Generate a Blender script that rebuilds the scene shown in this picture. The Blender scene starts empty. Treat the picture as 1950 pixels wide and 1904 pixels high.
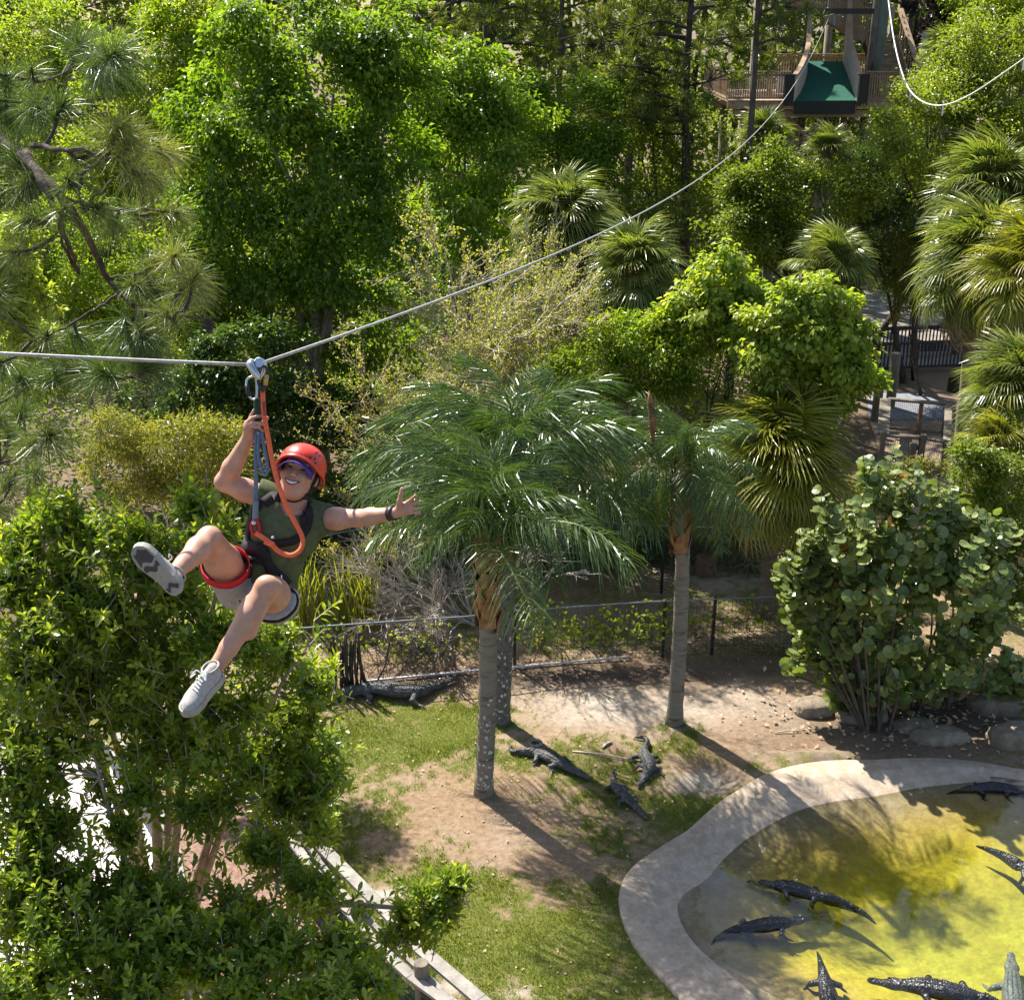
import bpy, math, random
import numpy as np
from mathutils import Vector, Matrix, Quaternion

# ---------------------------------------------------------------- camera, sky, sun, exposure
SC = bpy.context.scene
COL = SC.collection
CAM_H, PITCH, F, CX, CY = 13.1, math.radians(22.0), 2354.0, 975.0, 952.0
cam_data = bpy.data.cameras.new('camera')
cam_data.sensor_width = 36.0
cam_data.lens = 36.0 * F / 1950.0
cam_data.clip_start, cam_data.clip_end = 0.1, 1000.0
cam = bpy.data.objects.new('camera', cam_data)
COL.objects.link(cam)
cam.location = (0, 0, CAM_H)
cam.rotation_euler = (math.pi / 2 - PITCH, 0, 0)
SC.camera = cam

SUN_EL, SUN_AZ = math.radians(49.0), math.radians(-37.0)      # azimuth from +Y, clockwise
world = bpy.data.worlds.new('World')
SC.world = world
world.use_nodes = True
wn = world.node_tree
wn.nodes.clear()
sky = wn.nodes.new('ShaderNodeTexSky')
sky.sky_type = 'NISHITA'
sky.sun_disc = False
sky.sun_elevation = SUN_EL
sky.sun_rotation = SUN_AZ
sky.air_density, sky.dust_density, sky.ozone_density = 1.0, 1.5, 1.0
bg = wn.nodes.new('ShaderNodeBackground')
bg.inputs['Strength'].default_value = 0.09
wo = wn.nodes.new('ShaderNodeOutputWorld')
wn.links.new(sky.outputs[0], bg.inputs['Color'])
wn.links.new(bg.outputs[0], wo.inputs['Surface'])
sd = bpy.data.lights.new('sun', 'SUN')
sd.energy, sd.angle, sd.color = 5.0, math.radians(0.53), (1.0, 0.955, 0.87)
sun = bpy.data.objects.new('sun', sd)
COL.objects.link(sun)
SUN = np.array([math.sin(SUN_AZ) * math.cos(SUN_EL), math.cos(SUN_AZ) * math.cos(SUN_EL), math.sin(SUN_EL)])
sun.rotation_euler = Vector(-SUN).to_track_quat('-Z', 'Y').to_euler()
SC.view_settings.view_transform = 'Standard'
SC.view_settings.look = 'None'
SC.view_settings.exposure = 1.3
SC.view_settings.gamma = 1.0
SC.view_settings.use_curve_mapping = False
SC.cycles.max_bounces = 8
SC.cycles.transparent_max_bounces = 12
SC.cycles.caustics_reflective = False
SC.cycles.caustics_refractive = False

# ---------------------------------------------------------------- measuring: photograph pixels (1950 wide) to places
RIGHT = np.array([1.0, 0, 0])
UP = np.array([0, math.sin(PITCH), math.cos(PITCH)])
BACK = np.array([0, -math.cos(PITCH), math.sin(PITCH)])
EYE = np.array([0, 0, CAM_H])
CAMR = np.stack([RIGHT, UP, BACK], 1)          # columns: camera axes in the world

def ray(px, py):
    return CAMR @ np.array([(px - CX) / F, -(py - CY) / F, -1.0])

def P(px, py, z=None, Y=None, d=None):
    r = ray(px, py)
    if z is not None: t = (z - CAM_H) / r[2]
    elif Y is not None: t = Y / r[1]
    else: t = d
    return EYE + r * t

def C2W(v):
    return np.asarray(v) @ CAMR.T + EYE

def cpt(px, py, d):
    return np.array([(px - CX) / F * d, -(py - CY) / F * d, -d])

def proj(p):
    v = (np.asarray(p, float) - EYE) @ CAMR
    return np.stack([CX + F * v[..., 0] / -v[..., 2], CY - F * v[..., 1] / -v[..., 2], -v[..., 2]], -1)

# ---------------------------------------------------------------- mesh helpers
class MB:
    """collects geometry for ONE mesh object"""
    def __init__(s):
        s.v, s.f, s.t, s.n = [], [], [], 0
    def add(s, V, faces, tone=0.5):
        V = np.asarray(V, np.float32).reshape(-1, 3)
        if not isinstance(faces, list): faces = [faces]
        for f in faces:
            f = np.asarray(f, np.int32)
            if len(f): s.f.append(f + s.n)
        s.v.append(V)
        t = np.empty(len(V), np.float32); t[:] = tone
        s.t.append(t)
        s.n += len(V)
        return s
    def box(s, c, size, rz=0.0, tone=0.5, axes=None):
        hx, hy, hz = np.asarray(size) / 2
        p = np.array([[x, y, z] for x in (-hx, hx) for y in (-hy, hy) for z in (-hz, hz)])
        if axes is not None: p = p @ np.asarray(axes)
        else:
            cs, sn = math.cos(rz), math.sin(rz)
            p = np.stack([p[:, 0] * cs - p[:, 1] * sn, p[:, 0] * sn + p[:, 1] * cs, p[:, 2]], 1)
        return s.add(p + np.asarray(c), np.array([[0, 1, 3, 2], [4, 6, 7, 5], [0, 4, 5, 1], [2, 3, 7, 6], [0, 2, 6, 4], [1, 5, 7, 3]]), tone)
    def beam(s, a, b, w, h, up=(0, 0, 1), tone=0.5):
        a, b = np.asarray(a, float), np.asarray(b, float)
        d = b - a; L = np.linalg.norm(d); d /= L
        u = np.asarray(up, float)
        if abs(np.dot(u, d)) > 0.98: u = np.array([0, 1.0, 0])
        r = np.cross(d, u); r /= np.linalg.norm(r); u = np.cross(r, d)
        return s.box((a + b) / 2, (L, w, h), axes=np.stack([d, r, u]), tone=tone)
    def tube(s, pts, rad, n=6, tone=0.5, cap=True):
        pts = np.asarray(pts, float); m = len(pts)
        rad = np.broadcast_to(np.asarray(rad, float), (m,))
        T = np.gradient(pts, axis=0); T /= np.linalg.norm(T, axis=1)[:, None] + 1e-9
        u = np.array([0, 0, 1.0]) if abs(T[0, 2]) < 0.9 else np.array([1.0, 0, 0])
        V = np.empty((m, n, 3))
        a = np.arange(n) * 2 * math.pi / n
        for i in range(m):
            r = np.cross(T[i], u); r /= np.linalg.norm(r) + 1e-9
            u = np.cross(r, T[i])
            V[i] = pts[i] + rad[i] * (np.cos(a)[:, None] * r + np.sin(a)[:, None] * u)
        i, j = np.meshgrid(np.arange(m - 1), np.arange(n), indexing='ij')
        q = np.stack([i * n + j, i * n + (j + 1) % n, (i + 1) * n + (j + 1) % n, (i + 1) * n + j], -1).reshape(-1, 4)
        V = V.reshape(-1, 3); fs = [q]
        if cap:
            V = np.vstack([V, pts[0], pts[-1]])
            k = np.arange(n)
            fs.append(np.stack([(k + 1) % n, k, np.full(n, m * n)], 1))
            fs.append(np.stack([(m - 1) * n + k, (m - 1) * n + (k + 1) % n, np.full(n, m * n + 1)], 1))
        return s.add(V, fs, tone)
    def ribbon(s, pts, nrm, w, th, tone=0.5):
        pts = np.asarray(pts, float); m = len(pts)
        nrm = np.broadcast_to(np.asarray(nrm, float), (m, 3))
        T = np.gradient(pts, axis=0); T /= np.linalg.norm(T, axis=1)[:, None] + 1e-9
        R = np.cross(T, nrm); R /= np.linalg.norm(R, axis=1)[:, None] + 1e-9
        N = np.cross(R, T)
        w = np.broadcast_to(np.asarray(w, float), (m,))[:, None] / 2
        V = np.stack([pts - R * w, pts + R * w, pts + R * w + N * th, pts - R * w + N * th], 1).reshape(-1, 3)
        i, j = np.meshgrid(np.arange(m - 1), np.arange(4), indexing='ij')
        q = np.stack([i * 4 + j, i * 4 + (j + 1) % 4, (i + 1) * 4 + (j + 1) % 4, (i + 1) * 4 + j], -1).reshape(-1, 4)
        e = np.array([[0, 3, 2, 1], [m * 4 - 4, m * 4 - 3, m * 4 - 2, m * 4 - 1]])
        return s.add(V, [q, e], tone)
    def mesh(s, name, smooth=False):
        me = bpy.data.meshes.new(name)
        if not s.v: return me
        V = np.concatenate(s.v)
        idx = [f.ravel() for f in s.f]
        cnt = np.concatenate([np.full(len(f), f.shape[1], np.int32) for f in s.f])
        idx = np.concatenate(idx).astype(np.int32)
        me.vertices.add(len(V)); me.vertices.foreach_set('co', V.astype(np.float32).ravel())
        me.loops.add(len(idx)); me.loops.foreach_set('vertex_index', idx)
        me.polygons.add(len(cnt))
        st = np.concatenate([[0], np.cumsum(cnt)[:-1]]).astype(np.int32)
        me.polygons.foreach_set('loop_start', st)
        me.polygons.foreach_set('use_smooth', np.full(len(cnt), bool(smooth)))
        at = me.attributes.new('tone', 'FLOAT', 'POINT')
        at.data.foreach_set('value', np.concatenate(s.t))
        me.update(calc_edges=True)
        return me
    def build(s, name, mat, parent=None, smooth=False, kind=None, origin=None, label=None):
        """one linked object; geometry given in the world, stored relative to origin / the parent's base"""
        o = None
        off = np.zeros(3)
        if parent is not None: off = np.array(parent.get('_base', (0, 0, 0)), float)
        elif origin is not None: off = np.asarray(origin, float)
        if np.any(off):
            for i in range(len(s.v)): s.v[i] = s.v[i] - off.astype(np.float32)
        o = put(name, s.mesh(name, smooth), mat, parent, kind, label)
        if parent is None and origin is not None:
            o.location = off
        elif parent is not None: o['_base'] = [float(x) for x in off]
        return o

def put(name, me, mat, parent=None, kind=None, label=None):
    o = bpy.data.objects.new(name, me)
    COL.objects.link(o)
    if mat is not None and len(me.materials) == 0: me.materials.append(mat)
    if parent is not None: o.parent = parent
    if kind: o['kind'] = kind
    if label: o['label'] = label
    return o

def tag(o, label, cat, group=None):
    o['label'], o['category'] = label, cat
    if group: o['group'] = group
    return o

def thing(name, label, cat, base, group=None):
    o = bpy.data.objects.new(name, None)
    COL.objects.link(o)
    o.location = tuple(base)
    o.empty_display_size = 0.2
    o['_base'] = [float(x) for x in base]
    return tag(o, label, cat, group)

def struct(o):
    o['kind'] = 'structure'
    return o

def spline(pts, n):
    """Catmull-Rom through the points, n samples"""
    p = np.asarray(pts, float)
    p = np.vstack([2 * p[0] - p[1], p, 2 * p[-1] - p[-2]])
    m = len(p) - 3
    t = np.linspace(0, m - 1e-6, n); i = t.astype(int); u = (t - i)[:, None]
    a, b, c, d = p[i], p[i + 1], p[i + 2], p[i + 3]
    return 0.5 * (2 * b + (c - a) * u + (2 * a - 5 * b + 4 * c - d) * u ** 2 + (3 * b - a - 3 * c + d) * u ** 3)

def norm(v):
    v = np.asarray(v, float)
    return v / (np.linalg.norm(v, axis=-1, keepdims=True) + 1e-9)

def vnoise(x, y, seed=0, scale=1.0):
    """smooth value noise 0..1 on arrays"""
    x = np.asarray(x) / scale + 57.3 * seed; y = np.asarray(y) / scale - 31.7 * seed
    xi, yi = np.floor(x), np.floor(y)
    fx, fy = x - xi, y - yi
    fx, fy = fx * fx * (3 - 2 * fx), fy * fy * (3 - 2 * fy)
    def h(a, b):
        s = np.sin(a * 127.1 + b * 311.7 + seed * 17.3) * 43758.5453
        return s - np.floor(s)
    return (h(xi, yi) * (1 - fx) + h(xi + 1, yi) * fx) * (1 - fy) + (h(xi, yi + 1) * (1 - fx) + h(xi + 1, yi + 1) * fx) * fy

def fbm(x, y, seed=0, scale=1.0):
    return 0.5 * vnoise(x, y, seed, scale) + 0.3 * vnoise(x, y, seed + 1, scale / 2.1) + 0.2 * vnoise(x, y, seed + 2, scale / 4.3)

def part(name, mat, parent, fn, **kw):
    mb = MB(); fn(mb); return mb.build(name, mat, parent, **kw)

# ---------------------------------------------------------------- materials
def newmat(name):
    m = bpy.data.materials.new(name); m.use_nodes = True
    nt = m.node_tree
    for n in list(nt.nodes): nt.nodes.remove(n)
    out = nt.nodes.new('ShaderNodeOutputMaterial')
    return m, nt, out

def ramp(nt, fac, stops):
    r = nt.nodes.new('ShaderNodeValToRGB')
    e = r.color_ramp.elements
    while len(e) < len(stops): e.new(0.5)
    for k, (p, c) in zip(e, stops):
        k.position = p; k.color = (*c, 1)
    if fac is not None: nt.links.new(fac, r.inputs[0])
    return r.outputs[0]

def attr(nt, name):
    a = nt.nodes.new('ShaderNodeAttribute'); a.attribute_name = name
    return a.outputs['Fac']

def noise(nt, scale, detail=4, rough=0.6, vec=None, coord='Object', stretch=None):
    n = nt.nodes.new('ShaderNodeTexNoise')
    n.inputs['Scale'].default_value = scale; n.inputs['Detail'].default_value = detail; n.inputs['Roughness'].default_value = rough
    t = nt.nodes.new('ShaderNodeTexCoord')
    src = t.outputs[coord]
    if stretch:
        mp = nt.nodes.new('ShaderNodeMapping'); mp.inputs['Scale'].default_value = stretch
        nt.links.new(src, mp.inputs[0]); src = mp.outputs[0]
    nt.links.new(src, n.inputs['Vector'])
    return n.outputs['Fac']

def mixc(nt, a, b, fac, mode='MIX'):
    m = nt.nodes.new('ShaderNodeMix'); m.data_type = 'RGBA'; m.blend_type = mode
    for sock, v in ((m.inputs[0], fac), (m.inputs[6], a), (m.inputs[7], b)):
        if isinstance(v, (int, float)): sock.default_value = v
        elif isinstance(v, tuple): sock.default_value = (*v, 1)
        else: nt.links.new(v, sock)
    return m.outputs[2]

def bump(nt, height, strength, dist):
    b = nt.nodes.new('ShaderNodeBump')
    b.inputs['Strength'].default_value = strength; b.inputs['Distance'].default_value = dist
    nt.links.new(height, b.inputs['Height'])
    return b.outputs[0]

def principled(nt, out, color, rough=0.7, spec=0.3, nrm=None, metal=0.0):
    b = nt.nodes.new('ShaderNodeBsdfPrincipled')
    if isinstance(color, tuple): b.inputs['Base Color'].default_value = (*color, 1)
    else: nt.links.new(color, b.inputs['Base Color'])
    if isinstance(rough, (int, float)): b.inputs['Roughness'].default_value = rough
    else: nt.links.new(rough, b.inputs['Roughness'])
    b.inputs['Specular IOR Level'].default_value = spec
    b.inputs['Metallic'].default_value = metal
    if nrm is not None: nt.links.new(nrm, b.inputs['Normal'])
    if out is not None: nt.links.new(b.outputs[0], out.inputs['Surface'])
    return b

def leafmat(name, c0, c1, c2, trans=0.38, rough=0.42, spec=0.5, tint=(1.28, 1.32, 0.42)):
    """leaf: tone attribute picks the leaf's own colour, light passes through the blade"""
    m, nt, out = newmat(name)
    col = ramp(nt, attr(nt, 'tone'), [(0.0, c0), (0.55, c1), (1.0, c2)])
    col = mixc(nt, col, mixc(nt, (0.62, 0.62, 0.62), (1.3, 1.25, 1.1), noise(nt, 0.9, 2)), 1.0, 'MULTIPLY')
    b = principled(nt, None, col, rough, spec)
    t = nt.nodes.new('ShaderNodeBsdfTranslucent')
    nt.links.new(mixc(nt, col, tint, 1.0, 'MULTIPLY'), t.inputs['Color'])
    mx = nt.nodes.new('ShaderNodeMixShader'); mx.inputs[0].default_value = trans
    nt.links.new(b.outputs[0], mx.inputs[1]); nt.links.new(t.outputs[0], mx.inputs[2])
    nt.links.new(mx.outputs[0], out.inputs['Surface'])
    return m

def roughmat(name, c0, c1, scale=6.0, rough=0.85, spec=0.2, bmp=0.5, bd=0.02, stretch=None, c2=None, coord='Object', metal=0.0):
    m, nt, out = newmat(name)
    n = noise(nt, scale, 6, 0.65, stretch=stretch, coord=coord)
    st = [(0.3, c0), (0.7, c1)] if c2 is None else [(0.3, c0), (0.5, c1), (0.68, c2)]
    col = ramp(nt, n, st)
    n2 = noise(nt, scale * 4.3, 5, 0.7, stretch=stretch, coord=coord)
    col = mixc(nt, col, mixc(nt, (0.7, 0.7, 0.7), (1.25, 1.25, 1.25), n2), 1.0, 'MULTIPLY')
    principled(nt, out, col, rough, spec, bump(nt, n2, bmp, bd) if bmp else None, metal)
    return m

def plain(name, c, rough=0.6, spec=0.4, metal=0.0, var=0.15, scale=40.0, bmp=0.15):
    lo = tuple(x * (1 - var) for x in c); hi = tuple(min(1, x * (1 + var)) for x in c)
    return roughmat(name, lo, hi, scale, rough, spec, bmp, 0.002, metal=metal)

M = {}
M['maple'] = leafmat('leaf_maple', (0.080, 0.155, 0.016), (0.165, 0.275, 0.026), (0.290, 0.380, 0.045), 0.54)
M['laurel'] = leafmat('leaf_laurel', (0.110, 0.185, 0.014), (0.210, 0.300, 0.024), (0.350, 0.410, 0.045), 0.54, 0.35)
M['young'] = leafmat('leaf_young', (0.170, 0.260, 0.030), (0.290, 0.380, 0.055), (0.400, 0.440, 0.085), 0.54)
M['oak'] = leafmat('leaf_oak', (0.105, 0.155, 0.018), (0.190, 0.255, 0.030), (0.310, 0.360, 0.056), 0.52, 0.38)
M['olive'] = leafmat('leaf_olive', (0.120, 0.140, 0.022), (0.230, 0.235, 0.045), (0.350, 0.330, 0.075), 0.50)
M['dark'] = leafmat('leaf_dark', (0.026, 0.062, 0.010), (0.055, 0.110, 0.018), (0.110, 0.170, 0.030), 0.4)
M['holly'] = leafmat('leaf_holly', (0.020, 0.014, 0.012), (0.045, 0.026, 0.020), (0.055, 0.050, 0.030), 0.12, 0.22, 0.7)
M['shrub'] = leafmat('leaf_shrub', (0.130, 0.205, 0.026), (0.240, 0.340, 0.040), (0.430, 0.480, 0.070), 0.52, 0.28, 0.6)
M['seagrape'] = leafmat('leaf_seagrape', (0.130, 0.190, 0.050), (0.240, 0.300, 0.105), (0.340, 0.370, 0.110), 0.36, 0.30, 0.6)
M['needle'] = leafmat('pine_needle', (0.070, 0.125, 0.040), (0.145, 0.200, 0.058), (0.340, 0.350, 0.120), 0.32, 0.38, 0.5)
M['farneedle'] = leafmat('far_pine_needle', (0.090, 0.125, 0.034), (0.165, 0.205, 0.055), (0.280, 0.290, 0.085), 0.48)
M['sabal'] = leafmat('fan_leaf', (0.085, 0.135, 0.030), (0.170, 0.225, 0.058), (0.350, 0.345, 0.120), 0.42, 0.28, 0.6)
M['sabal_y'] = leafmat('fan_leaf_yellow', (0.140, 0.185, 0.020), (0.265, 0.290, 0.036), (0.430, 0.390, 0.115), 0.46, 0.30, 0.6)
M['queen'] = leafmat('feather_leaf', (0.040, 0.085, 0.022), (0.085, 0.145, 0.036), (0.165, 0.215, 0.070), 0.32, 0.24, 0.7)
M['bud'] = leafmat('spring_bud', (0.26, 0.26, 0.06), (0.42, 0.41, 0.11), (0.52, 0.49, 0.16), 0.5)
M['vine'] = leafmat('vine_leaf', (0.17, 0.25, 0.020), (0.31, 0.38, 0.036), (0.45, 0.48, 0.06), 0.5)
M['grass'] = leafmat('grass_blade', (0.105, 0.155, 0.020), (0.190, 0.235, 0.038), (0.320, 0.300, 0.110), 0.42, 0.55, 0.3)
M['litter'] = roughmat('fallen_leaf', (0.30, 0.17, 0.09), (0.62, 0.44, 0.31), 3.0, 0.8)
M['bark'] = roughmat('bark', (0.035, 0.028, 0.022), (0.15, 0.122, 0.098), 5.0, 0.9, 0.15, 0.9, 0.03, stretch=(1, 1, 0.35))
M['greybark'] = roughmat('grey_bark', (0.14, 0.125, 0.105), (0.36, 0.33, 0.29), 5.0, 0.9, 0.15, 0.7, 0.02)
M['twig'] = roughmat('bare_twig', (0.32, 0.27, 0.22), (0.58, 0.52, 0.45), 9.0, 0.85)
M['redtwig'] = roughmat('pinkish_twig', (0.28, 0.20, 0.16), (0.50, 0.39, 0.32), 9.0, 0.85)
M['palmtrunk'] = roughmat('palm_trunk', (0.10, 0.085, 0.065), (0.27, 0.235, 0.19), 3.0, 0.9, 0.15, 0.7, 0.02, stretch=(1, 1, 3.0))
M['boot'] = roughmat('palm_boot', (0.11, 0.050, 0.022), (0.40, 0.22, 0.11), 5.0, 0.9, 0.15, 0.8, 0.02)
M['darktrunk'] = roughmat('dark_trunk', (0.030, 0.025, 0.020), (0.11, 0.09, 0.075), 5.0, 0.9, 0.15, 0.9, 0.03)
M['lichen'] = roughmat('lichen', (0.40, 0.41, 0.36), (0.60, 0.61, 0.55), 20.0, 0.95)
M['oldwood'] = roughmat('weathered_board', (0.17, 0.155, 0.132), (0.34, 0.315, 0.275), 4.0, 0.85, 0.2, 0.5, 0.006, stretch=(1, 1, 1))
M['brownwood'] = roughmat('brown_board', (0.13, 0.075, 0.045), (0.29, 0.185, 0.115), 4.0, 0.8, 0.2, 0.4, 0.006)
M['towerwood'] = roughmat('sunlit_brown_board', (0.22, 0.145, 0.09), (0.42, 0.30, 0.205), 4.0, 0.8, 0.2, 0.4, 0.006)  # lighter copy of the brown board, sunlight put into its colour
M['postwood'] = roughmat('round_post', (0.12, 0.10, 0.078), (0.28, 0.24, 0.185), 5.0, 0.88, 0.2, 0.6, 0.01, stretch=(1, 1, .4))
M['greypost'] = roughmat('green_grey_pole', (0.085, 0.10, 0.078), (0.17, 0.185, 0.145), 4.0, 0.85, 0.2, 0.5, 0.01, stretch=(1, 1, .4))
M['beige'] = roughmat('sun_bleached_ply', (0.36, 0.30, 0.25), (0.52, 0.45, 0.38), 3.0, 0.85)
M['carpet'] = roughmat('green_matting', (0.004, 0.060, 0.036), (0.008, 0.115, 0.070), 8.0, 0.7, 0.3, 0.3, 0.004)
M['black'] = plain('black_paint', (0.012, 0.012, 0.012), 0.5)
M['darksteel'] = plain('dark_fence_post', (0.015, 0.018, 0.017), 0.5)
M['galv'] = plain('galvanised_pipe', (0.20, 0.23, 0.26), 0.45, 0.5, 0.6)
M['whitepipe'] = plain('white_pipe', (0.66, 0.64, 0.66), 0.5)
M['wire'] = plain('fence_wire', (0.055, 0.055, 0.05), 0.5, 0.4, 0.2)
M['greywire'] = plain('grey_wire', (0.20, 0.20, 0.19), 0.5, 0.4, 0.3)
M['net'] = plain('green_netting', (0.010, 0.038, 0.026), 0.7)
M['rock'] = roughmat('rock', (0.15, 0.12, 0.085), (0.32, 0.26, 0.19), 3.0, 0.9, 0.15, 0.8, 0.04)
M['cable'] = None
M['feather'] = plain('black_feather', (0.010, 0.009, 0.009), 0.6)
# ---------------------------------------------------------------- ground, pond, paths
PC = np.array([7.5, 15.0])
O_PX = [(1950, 1470), (1660, 1450), (1560, 1452), (1466, 1472), (1410, 1504), (1315, 1582), (1250, 1621), (1193, 1660), (1176, 1712), (1189, 1768), (1219, 1820), (1267, 1872), (1297, 1904)]
W_PX = [(1946, 1483), (1799, 1487), (1712, 1500), (1660, 1511), (1539, 1530), (1455, 1570), (1349, 1669), (1293, 1699), (1291, 1729), (1310, 1768), (1349, 1811), (1410, 1854), (1453, 1898)]
o_pts = [P(*q, z=0)[:2] for q in O_PX] + [np.array(q) for q in ((3.9, 11.5), (6.5, 10.2), (10.5, 10.3), (13.5, 12.0), (14.3, 15.5), (12.0, 18.3))]
w_pts = [P(*q, z=0)[:2] for q in W_PX] + [np.array(q) for q in ((4.7, 12.2), (6.8, 11.0), (10.2, 11.0), (12.6, 12.6), (13.5, 15.3), (11.5, 17.8))]
def radial(pts):
    d = np.array(pts) - PC
    a = np.arctan2(d[:, 1], d[:, 0]); r = np.hypot(d[:, 0], d[:, 1])
    o = np.argsort(a); a, r = a[o], r[o]
    a = np.concatenate([a - 2 * np.pi, a, a + 2 * np.pi]); r = np.concatenate([r, r, r])
    fine = np.linspace(-np.pi, np.pi, 721)
    rr = np.interp(fine, a, r)
    k = np.ones(13) / 13
    rr = np.convolve(np.concatenate([rr[-7:-1], rr, rr[1:7]]), k, 'valid')
    return fine, rr
OA, OR = radial(o_pts); WA, WR = radial(w_pts)
rO = lambda a: np.interp(a, OA, OR)
rW = lambda a: np.minimum(np.interp(a, WA, WR), rO(a) - 0.35)
WATER_Z = -0.10

def in_pond(x, y, grow=0.0):
    dx, dy = np.asarray(x) - PC[0], np.asarray(y) - PC[1]
    return np.hypot(dx, dy) < rO(np.arctan2(dy, dx)) + grow

def pond_floor(x, y):
    dx, dy = x - PC[0], y - PC[1]; a = math.atan2(dy, dx)
    s = 1 - math.hypot(dx, dy) / rW(a)
    return WATER_Z - 0.55 * max(0, s) ** 0.75 if s > 0 else WATER_Z

# the lawn's cover: where grass, sand and mulch lie
def blobs(x, y, L):
    q = proj(np.stack([x, y, np.zeros_like(x)], -1))
    s = np.zeros_like(x)
    for px, py, rx, ry, w in L:
        s += w * np.exp(-((q[..., 0] - px) / rx) ** 2 - ((q[..., 1] - py) / ry) ** 2)
    return s
GRASS_B = [(740, 1400, 200, 60, .55), (630, 1560, 60, 170, .55), (830, 1700, 170, 50, .45), (1000, 1800, 290, 110, .75), (1340, 1550, 110, 45, .6),
           (1085, 1440, 90, 30, .45), (1290, 1390, 70, 30, .55), (1480, 1445, 70, 18, .5), (1170, 1500, 130, 50, .2), (880, 1360, 110, 30, .4),
           (930, 1560, 190, 80, -.42), (1150, 1345, 190, 45, -.8), (1430, 1320, 200, 45, -.55), (1100, 1285, 500, 22, -.9), (1330, 1490, 70, 25, -.35), (1500, 1400, 120, 40, -.6),
           (1430, 1400, 120, 40, -.3), (740, 1705, 40, 14, -.9), (850, 1880, 40, 15, -.7), (1000, 1890, 50, 18, -.7), (1060, 1640, 120, 25, -.3), (1740, 1370, 250, 70, -.9), (800, 1090, 400, 60, -.3)]
SAND_B = [(1150, 1345, 190, 45, .75), (740, 1705, 40, 14, .9), (850, 1880, 45, 15, .7), (1000, 1890, 50, 18, .7), (1340, 1490, 60, 20, .8), (1430, 1340, 150, 40, .4), (1030, 1600, 60, 16, .3), (1560, 1440, 80, 12, .35),
          (1380, 1100, 110, 40, .9), (700, 1130, 120, 35, .8), (850, 1190, 300, 50, .4)]
MULCH_B = [(1050, 1290, 450, 18, .9), (1400, 1270, 250, 22, .6), (1750, 1380, 260, 80, .8), (640, 1345, 90, 14, .6), (1500, 1240, 100, 20, .7)]
def g_mask(x, y):
    return np.clip(0.42 + blobs(x, y, GRASS_B) + 0.9 * (fbm(x, y, 3, 1.1) - .5) + 0.8 * (fbm(x, y, 9, 0.33) - .5) + .7 * (vnoise(x, y, 12, .11) - .5), 0, 1)

X0, X1, Y0, Y1, ST = -9.0, 12.4, 9.6, 30.0, 0.085
nx, ny = int((X1 - X0) / ST) + 1, int((Y1 - Y0) / ST) + 1
gx, gy = np.meshgrid(np.linspace(X0, X1, nx), np.linspace(Y0, Y1, ny), indexing='ij')
gz = 0.05 * (fbm(gx, gy, 5, 1.6) - 0.5) + 0.02 * (fbm(gx, gy, 6, 0.3) - .5)
edge = np.minimum.reduce([gx - X0, X1 - gx, gy - Y0, Y1 - gy])
dxp, dyp = gx - PC[0], gy - PC[1]
dp = np.hypot(dxp, dyp) - rO(np.arctan2(dyp, dxp))
gz = gz * np.clip(edge / 0.5, 0, 1) * np.clip(dp / 0.4, 0, 1)
gz = np.where(dp < 0.0, -0.04, gz)
# gravel mound behind the pond rim
mq = proj(np.stack([gx, gy, gz], -1))
gz += 0.10 * np.exp(-((mq[..., 0] - 1560) / 70) ** 2 - ((mq[..., 1] - 1440) / 9) ** 2) * (dp > 0)
gi, gj = np.meshgrid(np.arange(nx - 1), np.arange(ny - 1), indexing='ij')
q4 = np.stack([gi * ny + gj, (gi + 1) * ny + gj, (gi + 1) * ny + gj + 1, gi * ny + gj + 1], -1).reshape(-1, 4)
keep = ~(dp.ravel()[q4].max(1) < -0.25)
m_ground, nt, out = newmat('ground')
gA, sA, mA = attr(nt, 'tone'), attr(nt, 'sand'), attr(nt, 'mulch')
n_big, n_mid, n_fine = noise(nt, 1.2, 5), noise(nt, 9.0, 6, 0.7), noise(nt, 70.0, 4, 0.7)
dirt = ramp(nt, n_mid, [(0.25, (0.16, 0.105, 0.062)), (0.5, (0.30, 0.205, 0.125)), (0.75, (0.40, 0.30, 0.20))])
sand = ramp(nt, n_mid, [(0.3, (0.40, 0.335, 0.27)), (0.7, (0.62, 0.545, 0.46))])
mulch = ramp(nt, n_fine, [(0.3, (0.045, 0.034, 0.026)), (0.6, (0.15, 0.11, 0.082)), (0.8, (0.30, 0.23, 0.18))])
green = ramp(nt, n_mid, [(0.3, (0.11, 0.13, 0.026)), (0.7, (0.21, 0.22, 0.055))])
c = mixc(nt, dirt, sand, sA)
c = mixc(nt, c, mulch, mA)
c = mixc(nt, c, green, gA)
c = mixc(nt, c, mixc(nt, (0.6, 0.6, 0.6), (1.3, 1.3, 1.3), n_fine), 0.9, 'MULTIPLY')
principled(nt, out, c, 0.95, 0.1, bump(nt, n_fine, 0.9, 0.03))
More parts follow.
